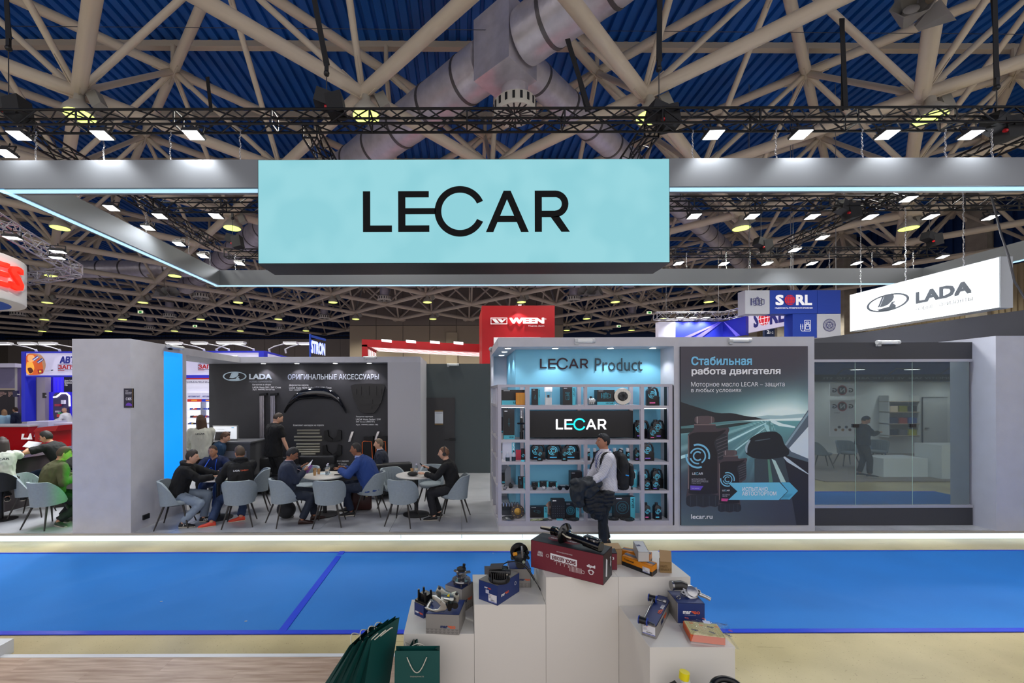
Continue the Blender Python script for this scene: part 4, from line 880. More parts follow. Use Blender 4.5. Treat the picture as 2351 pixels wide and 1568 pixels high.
def icon(kind, cx, cy, Y, s_, mat, parent):
    m = MB(); P = lambda x, y: W(cx, cy, Y)+V((x*s_, 0, y*s_))
    def ring(x, y, r, w_=.07, n=28): arc_strip(m, x, y, r-w_, r, 0, 360, P, n)
    def ln(x0, y0, x1, y1, w_=.035):
        d = math.hypot(x1-x0, y1-y0); nx_, ny_ = -(y1-y0)/d*w_, (x1-x0)/d*w_
        m.add([P(x0+nx_,y0+ny_),P(x1+nx_,y1+ny_),P(x1-nx_,y1-ny_),P(x0-nx_,y0-ny_)], [(0,1,2,3)])
    def rect(x0, y0, x1, y1): ln(x0,y0,x1,y0); ln(x1,y0,x1,y1); ln(x1,y1,x0,y1); ln(x0,y1,x0,y0)
    if kind == 'disc':
        ring(0,0,1); ring(0,0,.52); ring(0,0,.18)
        for k in range(24):
            a = k*math.pi/12; ln(.52*math.cos(a), .52*math.sin(a), .98*math.cos(a+.18), .98*math.sin(a+.18), .022)
        for k in range(5): a = k*2*math.pi/5+1.57; ring(.36*math.cos(a), .36*math.sin(a), .1, .04, 10)
    elif kind == 'comp':
        rect(-.95,-.45,-.82,.5); rect(-.55,-.5,-.25,.5); rect(-.2,-.42,.2,.42); rect(.25,-.5,.6,.5); rect(.6,-.35,.95,.35); ln(-.82,0,-.55,0); ring(0,.58,.15)
        for x in (-.4, 0, .42):
            for y in (-.2, 0, .2): ln(x-.1, y, x+.1, y)
    elif kind == 'pad':
        rect(-.1,-.9,.9,.9); rect(.05,-.6,.75,.25); rect(.12,.4,.65,.62); ring(.4,0,.24)
        for x in (-.75, -.4): ln(x,-.6,x,.1,.05); ln(x-.1,-.1,x+.1,-.1); ln(x,.1,x,.3)
        ln(-.75,-.6,-.6,-.9); ln(-.6,-.9,.2,-.9)
    elif kind == 'shock':
        ln(-.12,-1,-.12,.6,.012); ln(.12,-1,.12,.6,.012); ring(0,.8,.16,.03,14); ln(-.12,-.6,.12,-.6,.012); ln(-.3,-.45,.3,-.45,.03); ln(0,-1.2,0,-1,.04)
    elif kind == 'pump':
        rect(-.4,-1,.4,.2); rect(-.5,.7,.5,.95); ln(-.35,.2,-.35,.7,.012); ln(.35,.2,.35,.7,.012); ln(0,.2,0,.7,.02); rect(.1,-.9,.35,.5)
    elif kind == 'brake':
        ring(0,0,1,.03); ring(0,0,.62,.03); ring(0,0,.5,.02); ring(0,0,.18,.03)
        for k in range(5): a = k*2*math.pi/5; ring(.36*math.cos(a), .36*math.sin(a), .06, .03, 8)
    elif kind == 'belt': ring(-.8,.35,.16,.03); ring(.55,.1,.42,.03); ring(.55,.1,.16,.03); ln(-.75,.5,.6,.52,.012); ln(-.85,.2,.5,-.32,.012)
    elif kind == 'plug': rect(-.35,-.9,.35,-.3); rect(-.2,-.3,.2,.3); rect(-.1,.3,.1,.8)
    return m.build('pictogram', mat, parent)
icon('comp', 1740, 695, Yb-.02, .28, nv_, bs_); icon('pad', 1849, 750, Yb-.02, .24, wl_, bs_); icon('disc', 1905, 749, Yb-.02, .25, nv_, bs_)
m = MB(); A_, B_ = W(1720, 766, 20.4), W(1818, 747, 18.0); sp = T('angled_white_sign', 'white hanging sign lettered SORL set at an angle behind the blue one', 'sign', A_)
m.add([A_, B_, B_+V((0,0,1.3)), A_+V((0,0,1.3)), A_+V((.1,.2,0)), B_+V((.1,.2,0)), B_+V((.1,.2,1.3)), A_+V((.1,.2,1.3))], [(0,1,2,3),(7,6,5,4),(0,4,5,1),(1,5,6,2),(2,6,7,3),(3,7,4,0)]); m.build('sign_panel', M('C9C2DC', .5, emit=.2), sp)
U = (B_-A_); U.z = 0; Lq = U.length; U.normalize(); k0 = A_+V((0,0,.18))
text('S', k0+U*Lq*.12, U, (0,0,1), .28*Lq/2.2, .72, nv_, sp, .05); text('RL', k0+U*Lq*.52+V((0,0,0)), U, (0,0,1), .85, .72, nv_, sp, .05); globe(k0+U*Lq*.39+V((0,0,.36)), U, .34, sp, rg, wl_)
m = MB(); vb = T('blue_banner', 'violet and blue hanging banner above the poster wall', 'banner', W(1600, 778, 20)); Yv = 20
for x0, x1, c in ((1512,1551,'C8C6DA'),(1551,1660,'2430B4')):
    m = MB(); m.box(wx(x0,Yv), wx(x1,Yv), Yv, Yv+.3, wz(781,Yv), wz(740,Yv)); m.build('banner_panel', M(c, .5, emit=.15), vb)
m = MB(); a, b = W(1660, 781, 20), W(1713, 771, 18.6); zt0 = wz(740, 20); m.add([a, b, V((b.x,b.y,zt0)), V((a.x,a.y,zt0))], [(0,1,2,3)]); m.add([b, b+V((.25,.2,0)), V((b.x+.25,b.y+.2,zt0)), V((b.x,b.y,zt0))], [(0,1,2,3)]); m.build('banner_panel', M('2028A8', .5, emit=.15), vb)
for i, (x0, x1) in enumerate(((1560, 1640), (1590, 1655), (1700, 1672))):
    m = MB(); m.add([W(x0, 780, 19.97), W(x0+16, 780, 19.97), W(1658, 741, 19.97), W(1652, 741, 19.97)], [(0,1,2,3)]) if i < 2 else m.add([W(1690, 774, 19.1), W(1700, 772, 18.9), W(1664, 741, 19.85), W(1662, 741, 19.9)], [(0,1,2,3)]); m.build('light_ray', M('6A60DC', .5, emit=.2), vb)
truss((wx(1505,20), 20, wz(727,20)), (wx(1665,20), 20, wz(727,20)), .35, .35, 'silver truss above the violet banner', tsil, .4)
truss((wx(1665,20), 20, wz(727,20)), (wx(1712,18.4), 18.4, wz(717,18.4)), .35, .35, 'short angled silver truss above the violet banner', tsil, .4)
for i, px in enumerate((1562, 1592, 1623)):
    Yq = 19.7; o = clone(root, (wx(px, Yq), Yq, wz(730, Yq)), 0, 'small lamp on the silver truss over the violet banner, %s from the left' % ORD[i])
m = MB(); hs = T('hall_number_sign', 'dark blue hall number sign reading 2 on the far wall', 'sign', W(1767, 770, 31)); m.box(wx(1756,31), wx(1779,31), 31, 31.2, 2, wz(752,31)); m.build('plate', M('0E2450', .5), hs); ptext('2', 1761, 760, 1767, 768, 30.95, wl_, hs, .04); ptext('1-2', 1768, 763, 1776, 768, 30.95, wl_, hs)
for i, (px, py) in enumerate([(323, 714), (448, 747), (1491, 719), (1421, 750)]):
    Y = 7.0*FX/(CY-py); m = MB(); c = W(px, py, Y); t = T('exit_sign', 'small lit green and white exit sign under the roof, %s from the left' % ORD[(0,1,3,2)[i]], 'sign', c, 'exit signs under the roof')
    m.obox(c, (.2,0,0), (0,.04,0), (0,0,.11)); m.build('sign_box', M('E6F0C8', .5, emit=.8), t); m = MB(); m.obox(c+V((.02,-.045,-.01)), (.11,0,0), (0,.002,0), (0,0,.075)); m.build('green_field', M('1E8A3A', .5, emit=.6), t)

rodm = M('8A8A8C', .4, .5)
def rods(par, pts, zt_):
    for x, y, z in pts:
        m = MB(); m.cyl((x, y, z), (x, y, zt_), .012, n=6); m.build('suspension_rod', rodm, par)
rods(bs_, [(wx(1722, 17.2), 17.2, wz(668, 17)), (wx(1822, 17.2), 17.2, wz(668, 17)), (wx(1920, 17.2), 17.2, wz(668, 17))], 14.98)
rods(vb, [(wx(1530, 20.2), 20.2, wz(740, 20)), (wx(1650, 20.2), 20.2, wz(740, 20))], 14.98)
rods(sp, [tuple((A_+V((.05,.1,1.28)))), tuple((B_+V((.05,.1,1.28))))], 14.98)
for o in list(bpy.data.objects):
    if o.name.startswith('exit_sign') and o.parent is None: rods(o, [tuple(o.location)], 14.98)
    if o.name.startswith('speaker_cluster') and o.parent is None: rods(o, [tuple(o.location)], 14.98)
# ---------------- chairs ----------------
felt = M('8C969B', .85, bump=.25, bscale=350, var=.05, vscale=30); legm = M('26221F', .45)
def shell_mb(R0, R1, z0, z1, n=30, tuft=False):
    # wrap-round upholstered back; angle measured from -f (rear)
    m = MB(); K = 8; outer = []; inner = []
    for j in range(K+1):
        ro, ri = [], []
        for i in range(n+1):
            a = math.radians(-112+224*i/n); s_ = abs(a)/math.radians(112)
            top = z1-(z1-z0-.05)*max(0, (s_-.38)/.62)**1.7; bot = z0-.02*math.cos(a)
            z = bot+(top-bot)*j/K; fl = .045*(j/K)**1.3*(1-s_*.3)
            r = 1+fl/.22
            rx, ry = .235*r, .245*r
            ro.append(V((-rx*math.cos(a), ry*math.sin(a), z)))
            th = .042+(.006*math.cos(i*math.pi) if tuft else 0)*(1 if 0 < j < K else 0)
            ri.append(V((-(rx-th)*math.cos(a), (ry-th)*math.sin(a), z)))
        outer.append(ro); inner.append(ri)
    w_ = n+1; vs = [p for r in outer for p in r]+[p for r in inner for p in r]; o = w_*(K+1); f = []
    for j in range(K):
        for i in range(n):
            a = j*w_+i; f.append((a, a+w_, a+w_+1, a+1)); f.append((o+a, o+a+1, o+a+w_+1, o+a+w_))
    for i in range(n):
        a = K*w_+i; f.append((a, o+a, o+a+1, a+1)); f.append((i, i+1, o+i+1, o+i))
    for j in range(K):
        a = j*w_; f.append((a, o+a, o+a+w_, a+w_)); a = j*w_+n; f.append((a, a+w_, o+a+w_, o+a))
    m.add(vs, f); return m
def make_chair():
    t = T('upholstered_chair', 'x', 'chair', (0,0,0), 'grey upholstered chairs around the round tables')
    shell_mb(0, 0, .40, .80, tuft=True).build('backrest', felt, t, 50, local=True)
    m = MB(); m.lathe([(.17,.385),(.225,.395),(.245,.425),(.24,.455),(.20,.472),(.05,.478)], (0.02,0,0), 28, Matrix.Diagonal((1.02,.98,1))); m.build('seat', felt, t, 60, local=True)
    m = MB(); m.cyl((0,0,.37), (0,0,.39), .15, n=14); m.build('seat_plate', legm, t, local=True)
    for sx in (-1, 1):
        for sy in (-1, 1):
            m = MB(); m.cyl((.14*sx,.14*sy,.385), (.25*sx-.01,.24*sy,.0), .019, .010, n=8); m.build('leg', legm, t, 40, local=True)
    return t
ch0 = make_chair(); used = [False]
def chair(px, Y, deg, lb):
    loc = (wx(px, Y), Y, ZP)
    if not used[0]: used[0] = True; ch0.location = loc; ch0.rotation_euler = (0,0,math.radians(deg)); ch0['label'] = lb; return ch0
    return clone(ch0, loc, math.radians(deg), lb)
chair(404, 7.35, 18, 'grey upholstered chair under the man in black hoodie and light jeans')
chair(550, 7.42, 108, 'grey upholstered chair seen from behind under the man in the lettered black hoodie')
chair(585, 8.35, 200, 'empty-looking grey chair side-on behind the lettered black hoodie')
chair(510, 8.75, -80, 'grey chair behind the man in the navy pullover, facing the camera')
chair(655, 7.50, 45, 'grey chair under the man reading a leaflet')
chair(756, 7.42, 97, 'empty grey chair seen from behind in front of the middle table')
chair(700, 8.55, -100, 'empty ribbed grey chair behind the middle table facing the camera')
chair(850, 8.05, 176, 'grey chair under the man in the bright blue suit')
chair(905, 8.35, -48, 'empty ribbed grey chair left of the right table facing the camera')
chair(925, 7.45, 75, 'empty grey chair seen from behind in front of the right table')
chair(990, 8.65, -105, 'empty ribbed grey chair behind the right table')
chair(1043, 7.75, 172, 'grey chair under the man with headphones')
chair(112, 7.35, 82, 'grey chair lit green under the man in the olive pullover')
chair(75, 8.0, 20, 'empty grey chair at the far left behind the olive pullover')
# ---------------- round tables ----------------
def table(px, Y, r, lb):
    x = wx(px, Y); t = T('round_table', lb, 'table', (x, Y, ZP), 'round white bistro tables')
    m = MB(); m.lathe([(r-.03,.722),(r-.004,.735),(r,.742),(r-.002,.75),(r-.01,.752)], (x,Y,ZP), 48); m.build('tabletop', M('D9D5CE', .3), t, 50)
    m = MB(); m.cyl((x,Y,ZP+.02), (x,Y,ZP+.725), .038, n=16); m.build('pedestal', M('151517', .4), t, 40)
    m = MB(); m.lathe([(.25,0),(.25,.012),(.20,.022),(.05,.035)], (x,Y,ZP), 36); m.build('base_plate', M('131315', .4), t, 40)
    m = MB(); m.cyl((x,Y,ZP+.705), (x,Y,ZP+.722), .12, n=16); m.build('mounting_plate', M('151517', .4), t)
    return V((x, Y, ZP+.752))
t1 = table(500, 7.80, .36, 'round white table between the three men on the left')
t2 = table(745, 8.0, .40, 'round white table with paper cups between the two suited men')
t3 = table(955, 8.0, .385, 'round white table in front of the man with headphones')
t4 = table(178, 7.85, .36, 'white table edge beside the olive pullover, mostly hidden by the pillar')
def cup(c, lb, col='B08A5E', h=.1, r=.032):
    t = T('paper_cup', lb, 'cup', c, 'paper cups on the round tables'); m = MB(); m.lathe([(r*.72,0),(r*.98,h),(r*1.05,h+.002),(r*1.05,h+.008),(r*.93,h+.008),(r*.9,h-.01)], c, 16); m.build('cup_body', M(col, .6), t, 40)
    m = MB(); m.cyl(V(c)+V((0,0,h-.012)), V(c)+V((0,0,h-.01)), r*.9, n=14); m.build('drink', M('3A2616', .3), t)
def bottle(c, lb, tint='B8C4CC'):
    t = T('water_bottle', lb, 'bottle', c, 'small plastic water bottles on the tables'); m = MB(); m.lathe([(.028,0),(.032,.01),(.032,.06),(.029,.075),(.032,.09),(.031,.13),(.014,.165),(.013,.18)], c, 16); m.build('bottle_body', M(tint, .12, 0, trans=.75, ior=1.2), t, 60)
    m = MB(); m.cyl(V(c)+V((0,0,.178)), V(c)+V((0,0,.197)), .016, n=12); m.build('cap', M('D9D5EC', .4), t, 40); m = MB(); m.cyl(V(c)+V((0,0,.075)), V(c)+V((0,0,.115)), .0335, n=16); m.build('bottle_label', M('C9BCA8', .5), t, 40)
cup(t2+V((-.17,-.06,0)), 'front kraft paper cup on the middle table'); cup(t2+V((-.13,.05,0)), 'rear kraft paper cup on the middle table'); cup(t2+V((-.22,.1,0)), 'kraft paper cup near the leaflet on the middle table')
bottle(t2+V((.05,-.02,0)), 'small water bottle on the middle table, nearer one'); bottle(t2+V((.02,.14,0)), 'small water bottle on the middle table, farther one')
m = MB(); c = t2+V((.26,-.02,.006)); m.obox(c, (.07,.01,0), (-.004,.035,0), (0,0,.005)); solo(m, 'phone', M('101114', .2), 'black phone lying on the middle table by the blue suit', 'phone')
m = MB(); m.obox(t2+V((-.05,.12,.002)), (.12,.02,0), (-.01,.08,0), (0,0,.002)); solo(m, 'leaflet', M('CFE0EA', .5), 'pale leaflet lying on the middle table behind the cups', 'paper')
cup(t3+V((-.09,.1,0)), 'kraft paper cup on the right table', h=.09); bottle(t3+V((-.0,.04,0)), 'small water bottle on the right table')
t = T('headphone_case', 'black oval zip case on the right table', 'case', t3+V((-.05,-.14,0))); m = MB(); m.ball(t3+V((-.05,-.14,.042)), (.1,.075,.042), 24, 12); m.build('case_body', M('131417', .6, bump=.3, bscale=200), t, 60); m = MB(); m.tube([t3+V((-.05+.101*math.cos(a), -.14+.076*math.sin(a), .042)) for a in [k*math.pi/12 for k in range(24)]], .003, 4, True); m.build('zip', M('2A2B2E', .3), t)
# lounge furniture behind
bkl = M('141518', .5, bump=.3, bscale=60)
def armchair(px, Y, wd, lb, deg=0):
    x = wx(px, Y); t = T('lounge_armchair', lb, 'armchair', (x, Y, ZP)); A = Matrix.Rotation(math.radians(deg), 3, 'Z')
    def part(nm, c, s_):
        m = MB(); m.obox(V((x, Y, ZP))+A @ V(c), A @ V((s_[0],0,0)), A @ V((0,s_[1],0)), (0,0,s_[2])); o = m.build(nm, bkl, t, 180); bv = o.modifiers.new('b', 'BEVEL'); bv.width = .05; bv.segments = 4; return o
    part('seat_cushion', (0,-.02,.31), (wd/2-.1,.33,.11)); part('backrest', (0,.30,.50), (wd/2-.05,.11,.27)); part('armrest', (-wd/2+.08,0,.35), (.09,.38,.22)); part('armrest', (wd/2-.08,0,.35), (.09,.38,.22)); part('seat_base', (0,0,.14), (wd/2-.04,.36,.07))
    for a, b in ((-1,-1),(1,-1),(1,1),(-1,1)):
        m = MB(); c = V((x,Y,ZP))+A @ V((a*(wd/2-.1), b*.3, 0)); m.cyl(c, c+V((0,0,.08)), .018, n=8); m.build('leg', M('9A9A9C', .3, .8), t)
armchair(895, 9.55, .95, 'black leather armchair under the man in the dark suit at the back', 200)
armchair(610, 9.9, 1.15, 'black leather armchair behind the lettered black hoodie', 10); armchair(720, 10.15, 1.0, 'black low armchair against the dark wall behind the middle table', 0)
t = T('briefcase', 'brown leather briefcase on the floor beside the blue suit', 'bag', W(828, 1160, 8.3)); c = W(829, 1147, 8.3); c.z = ZP+.2
m = MB(); m.obox(c, (.2,.02,0), (-.01,.07,0), (0,0,.19)); o = m.build('case_body', M('3A1E1C', .4), t, 180); o.modifiers.new('b', 'BEVEL').width = .03
m = MB(); m.tube([c+V((-.07,0,.19)), c+V((-.06,0,.24)), c+V((.06,0,.24)), c+V((.07,0,.19))], .01, 6); m.build('handle', M('3A1E1C', .4), t); m = MB(); m.obox(c+V((.12,-.075,.1)), (.02,0,0), (0,.006,0), (0,0,.02)); m.build('buckle', M('B8A070', .3, .9), t)
t = T('backpack', 'dark round-bottomed bag standing under the reading man\'s chair', 'bag', W(655, 1185, 7.75)); c = V((wx(655,7.75), 7.78, ZP+.16)); m = MB(); m.ball(c, (.17,.13,.165), 20, 12); m.build('bag_body', M('17171C', .7, bump=.3, bscale=60), t, 60); m = MB(); m.tube([c+V((-.05,0,.15)), c+V((0,0,.2)), c+V((.05,0,.15))], .01, 6); m.build('handle', M('101014', .7), t)
# desk, monitor, laptop
YD = 9.6; t = T('counter_desk', 'grey counter desk with the monitor and laptop by the dark wall', 'desk', (wx(537, YD), YD, ZP)); m = MB(); m.box(wx(478,YD), wx(574,YD), YD, YD+.75, ZP, wz(1016,YD)); m.build('desk_body', M('4A4B4E', .5), t)
m = MB(); m.box(wx(476,YD)-.01, wx(575,YD)+.01, YD-.02, YD+.77, wz(1016,YD), wz(1016,YD)+.03); m.build('desk_top', M('6A6B6E', .4), t); m = MB(); m.box(wx(490,YD), wx(566,YD), YD-.015, YD, wz(1050,YD), wz(1034,YD)); m.build('light_panel', M('7A7C86', .4), t)
zd = wz(1016, YD)+.03; m = MB(); t = T('desktop_monitor', 'silver-framed computer monitor showing a web page', 'monitor', (wx(516, YD+.3), YD+.3, zd)); Ym = YD+.3; a, b = W(488, 1011, Ym), W(545, 975, Ym)
m.box(a.x, b.x, Ym, Ym+.035, a.z, b.z); m.build('monitor_case', M('B8BABC', .3, .6), t); m = MB(); m.box(a.x+.015, b.x-.015, Ym-.003, Ym, a.z+.05, b.z-.02); m.build('screen', M('E6EAF0', .4, emit=.7), t)
m = MB(); m.box(a.x+.008, b.x-.008, Ym-.0015, Ym, a.z+.042, b.z-.012); m.build('bezel', M('101012', .3), t); m = MB(); m.box((a.x+b.x)/2-.07, (a.x+b.x)/2+.07, Ym, Ym+.1, zd, zd+.012); m.box((a.x+b.x)/2-.04, (a.x+b.x)/2+.04, Ym+.03, Ym+.05, zd, a.z+.05); m.build('stand', M('B8BABC', .3, .6), t)
m = MB(); m.box(a.x+.1, a.x+.3, Ym-.005, Ym-.003, a.z+.12, a.z+.2); m.build('page_picture', M('5A504C', .5), t); m = MB(); m.box(b.x-.14, b.x-.08, Ym-.005, Ym-.003, b.z-.06, b.z-.045); m.build('page_button', M('30A0D0', .5, emit=.5), t); ptext('Каталог аксессуаров', 498, 983, 514, 985, Ym-.006, M('50545C'), t)
t = T('laptop', 'open silver laptop in front of the monitor', 'laptop', (wx(507, YD+.1), YD+.1, zd)); Ym = YD+.12; a, b = W(491, 1015, Ym), W(526, 996, Ym-.0); m = MB(); m.obox(((a.x+b.x)/2, Ym+.03, zd+.115), ((b.x-a.x)/2,.0,.0), (0,.004,-.001), (0,.03,.105)); m.build('lid', M('9EA0A4', .3, .7), t); m = MB(); m.obox(((a.x+b.x)/2, Ym+.022, zd+.115), ((b.x-a.x)/2-.015,0,0), (0,.004,-.001), (0,.026,.09)); m.build('screen', M('1A1416', .2), t); m = MB(); m.box(a.x, b.x, Ym-.22, Ym, zd, zd+.014); m.build('keyboard_base', M('A8AAAE', .3, .6), t)
# ---------------- accessories on the dark wall ----------------
YW = 10.72
for i, px in enumerate((602, 627)):
    t = T('roof_rail', 'silver roof rack bar standing upright on the dark wall, %s one' % ('left', 'right')[i], 'car part', W(px, 1014, YW-.06)); b_, c = W(px, 1014, YW-.06), W(px, 907, YW-.06)
    for dx in (-.038, .0, .038):
        m = MB(); m.box(b_.x+dx-.014, b_.x+dx+.014, YW-.09, YW-.05, b_.z, c.z); m.build('profile_strip', M('B9B4BA', .3, .7), t)
    m = MB(); m.box(b_.x-.05, b_.x+.05, YW-.055, YW-.03, b_.z-.01, c.z+.01); m.build('backing', M('2A2A2C', .4), t)
    for z in (b_.z-.03, c.z+.03):
        m = MB(); m.obox((b_.x+.03, YW-.05, z), (.09,0,.01), (0,.045,0), (0,0,.03)); m.build('end_foot', M('121214', .4), t)
t = T('hood_deflector', 'curved glossy black hood deflector on the dark wall', 'car part', W(725, 900, YW)); gb = M('0C0F16', .08, coat=1)
pts = [(653,944,2),(662,928,4),(676,912,6),(690,904,8),(712,901,9),(727,900,9),(745,901,9),(762,905,8),(776,915,6),(786,930,4),(794,944,3)]; m = MB(); rs_ = []
for px, py, h in pts:
    c = W(px, py, YW-.09); k = h/90; rs_.append([c+V((0,.06,-k*1.5)), c+V((0,-.03,-k*1.2)), c+V((0,-.06,0)), c+V((0,-.03,k)), c+V((0,.05,k*1.3))])
m.rings(rs_); m.build('deflector_blade', gb, t, 60)
t = T('engine_guard', 'black ribbed plastic engine guard plate on the dark wall', 'car part', W(846, 915, YW)); pl = M('1B1A1C', .4); Yg = YW-.07
o2 = [(805,885),(815,881),(846,880),(876,881),(884,886),(876,920),(868,936),(862,944),(858,948),(834,948),(828,943),(822,936),(812,915)]
m = MB(); q = [W(x, y, Yg) for x, y in o2]; m.prism([(p.x, p.z) for p in q], (0, Yg+.05, 0), (1,0,0), (0,0,1), .06); m.build('guard_plate', pl, t)
for x0, y0, x1, y1 in ((825,886,830,907),(843,886,848,907),(860,886,865,907),(812,909,834,911),(856,909,878,911),(836,916,856,926),(822,928,870,930),(814,892,819,905),(872,892,877,905),(838,932,854,938)):
    m = MB(); a, b = W(x0, y1, Yg), W(x1, y0, Yg); m.box(a.x, b.x, Yg-.03, Yg-.005, a.z, b.z); m.build('rib', pl, t)
t = T('sill_plate_set', 'stack of shiny metal door sill plates on the dark wall', 'car part', W(707, 1020, YW)); sm = M('C8C4B0', .28, .6, bump=.05, bscale=30)
for x0, x1, y in ((682,734,987),(682,734,994),(675,739,1002),(675,739,1010),(680,734,1018.5),(680,734,1025),(680,734,1031),(680,734,1036),(691,724,1041),(691,724,1046.5),(694,720,1051.5),(694,720,1058),(697,719,1064)):
    m = MB(); a = W(x0, y, YW-.03); b = W(x1, y, YW-.03); m.add([(a.x,YW-.03,a.z-.022),(b.x,YW-.03,a.z-.022),(b.x,YW-.045,a.z),(a.x,YW-.045,a.z),(b.x,YW-.03,a.z+.022),(a.x,YW-.03,a.z+.022),(a.x,YW,a.z-.022),(b.x,YW,a.z-.022),(b.x,YW,a.z+.022),(a.x,YW,a.z+.022)], [(0,1,2,3),(3,2,4,5),(6,7,1,0),(5,4,8,9),(0,3,5,9,6),(1,7,8,4,2)]); m.build('sill_plate', sm, t)
for i, (px, py, fx, fy) in enumerate([(755, 1001, 1, 1), (772, 1001, -1, 1), (754, 1035, 1, 1), (772, 1035, -1, 1)]):
    cx = (757.5, 770)[i % 2]
    sx = 1 if i % 2 == 0 else -1; base = (744.5, 783.5)[i % 2]; c = lambda x, y: W(base+sx*x, py-15+y, YW-.06)
    if i > 1: base = (741, 784)[i % 2]
    q = [c(0,2), c(8,0), c(10,14), c(20,22), c(19,25), c(8,25), c(0,22)]; m = MB(); m.prism([(p.x, p.z) for p in q], (0, YW-.01, 0), (1,0,0), (0,0,1), .08)
    solo(m, 'mud_flap', M('101012', .5), 'black mud flap on the dark wall, %s' % ('upper left', 'upper right', 'lower left', 'lower right')[i], 'car part', 'four mud flaps on the dark wall')
# boot mats with orange edging, silver zip ends
for i, (x0, x1) in enumerate(((830, 857), (861, 889))):
    t = T('boot_organiser', 'black folding boot organiser with orange piping, %s one' % ('left', 'right')[i], 'car accessory', W((x0+x1)/2, 1055, YW-.2)); Yo = YW-.22
    a, b = W(x0, 1062, Yo), W(x1, 1012, Yo); m = MB(); m.box(a.x, b.x, Yo, YW-.02, a.z, b.z); m.build('organiser_body', M('131314', .7), t); m = MB(); m.tube([(a.x+.02, Yo-.01, a.z), (a.x+.02, Yo-.01, b.z-.03), (a.x+.07, Yo-.01, b.z), (b.x-.05, Yo-.01, b.z-.01), (b.x-.02, Yo-.01, a.z+.1)], .012, 6); m.build('orange_piping', M('D0602A', .6), t)
    m = MB(); a, b = W(x0+4, 1012, Yo), W(x1-2, 1002, Yo); m.box(a.x, b.x, Yo+.03, YW-.02, a.z, b.z); m.build('folded_lid', M('18181A', .7), t)
for i, px in enumerate((803, 862)):
    m = MB(); 
    for k in range(9):
        c = W(px-1+k*.9, 1012-k*2.6, YW-.06); m.obox(c, (.03,0,.006), (0,.015,0), (-.004,0,.012))
    solo(m, 'chrome_clip', M('E8E8EC', .15, .95), 'twisted shiny chrome strip hanging on the dark wall, %s one' % ('left', 'right')[i], 'car part', kind='stuff')
# ---------------- left part: bar counter, stools, red counters, blue stand ----------------
m = MB(); t = T('bar_counter', 'dark panelled bar counter on the far left inside the stand', 'counter', (-9.2, 9, ZP))
for i in range(4):
    q = MB(); q.box(-8.93, -8.9, 7.3+i*.95, 8.245+i*.95, ZP, 1.1); q.build('counter_panel', M('3A3336', .5, var=.1, vscale=3), t)
m.box(-9.7, -8.93, 7.3, 11.1, ZP, 1.1); m.build('counter_body', M('2A2628', .5), t); m = MB(); m.box(-9.75, -8.85, 7.25, 11.15, 1.1, 1.14); m.build('counter_top', M('161416', .25), t)
m = MB(); m.box(-8.9, -6.7, 11.2, 11.9, ZP, 1.08); solo(m, 'rear_counter', M('201E20', .4), 'black low counter behind the man in the black polo shirt', 'counter')
t = T('bar_stool', 'black padded bar stool at the far left edge', 'stool', (-8.42, 7.73, ZP)); x, y = -8.42, 7.73
m = MB(); m.lathe([(.22,.0),(.22,.012),(.05,.03)], (x,y,ZP), 28); m.build('base_plate', M('101012', .3), t, 40); m = MB(); m.cyl((x,y,ZP+.02),(x,y,ZP+.6), .03, n=12); m.build('pedestal', M('141416', .3, .5), t, 40)
m = MB(); m.lathe([(.2,.55),(.25,.58),(.26,.66),(.22,.68)], (x,y,ZP), 24); m.build('seat', bkl, t, 60); sh = shell_mb(0,0,.56,.90); sh.v = [(x+(-p[1])*1.05, y-(-p[0])*1.05*1, p[2]+ZP) for p in sh.v]; sh.build('backrest', bkl, t, 60)
YR = 18.6; t = T('red_counter', 'glossy red counter with white block letters on the far left', 'counter', (wx(60,YR), YR, 0)); rd = M('C01018', .2)
a, b = W(-60, 1030, YR), W(76, 976, YR); m = MB(); m.add([(a.x,YR,0),(b.x-.4,YR,0),(b.x,YR-.2,b.z),(a.x,YR-.2,b.z),(a.x,YR+.9,0),(b.x-.4,YR+.9,0),(b.x,YR+1,b.z),(a.x,YR+1,b.z)], [(0,1,2,3),(7,6,5,4),(0,4,5,1),(1,5,6,2),(2,6,7,3),(3,7,4,0)]); m.build('counter_front', rd, t)
m = MB(); m.box(a.x, b.x+.05, YR-.3, YR+1, b.z, b.z+.06); m.build('counter_top', M('B8B4BC', .3), t); m = MB(); q = lambda x, y: W(x, y, YR-.22)
m.add([q(48,1006),q(66,1006),q(67,1002),q(53,1002),q(56,993),q(50,993)], [(0,1,2,3),(3,4,5,0)]); m.build('block_letter', wt2, t); m = MB(); m.add([q(62,1006),q(74,1006),q(71,992),q(68,992)], [(0,1,2,3)]); m.build('block_letter', wt2, t)
t = T('red_counter', 'slanting red counter top right behind the man in the black polo', 'counter', (wx(100,17.6), 17.6, 0)); m = MB(); c0 = [W(76,988,17.6),W(84,979,17.6),W(134,974,17.6),W(127,987,17.6)]; m.add(c0+[p+V((0,1.2,.0)) for p in c0], [(0,3,2,1),(4,5,6,7),(0,1,5,4),(1,2,6,5),(2,3,7,6),(3,0,4,7)]); m.build('top_slab', rd, t)
m = MB(); a, b = W(74, 1010, 17.6), W(124, 988, 17.6); m.box(a.x, b.x-.3, 17.7, 18.7, 0, b.z); m.build('counter_front', rd, t)
YC = 20.6; bl2 = M('2430B8', .45, emit=.25, emc='2020C0')
stn = T('parts_dealer_stand', 'blue and white car parts dealer stand with a lettered fascia on the far left', 'booth', (-15, 20, 0)); Yf = 20.0
def pb(x0, x1, y0, y1, mt, nm, Y=Yf, d=.2):
    m = MB(); m.box(wx(x0,Y), wx(x1,Y), Y, Y+d, max(0, wz(y1,Y)), wz(y0,Y)); return m.build(nm, mt, stn)
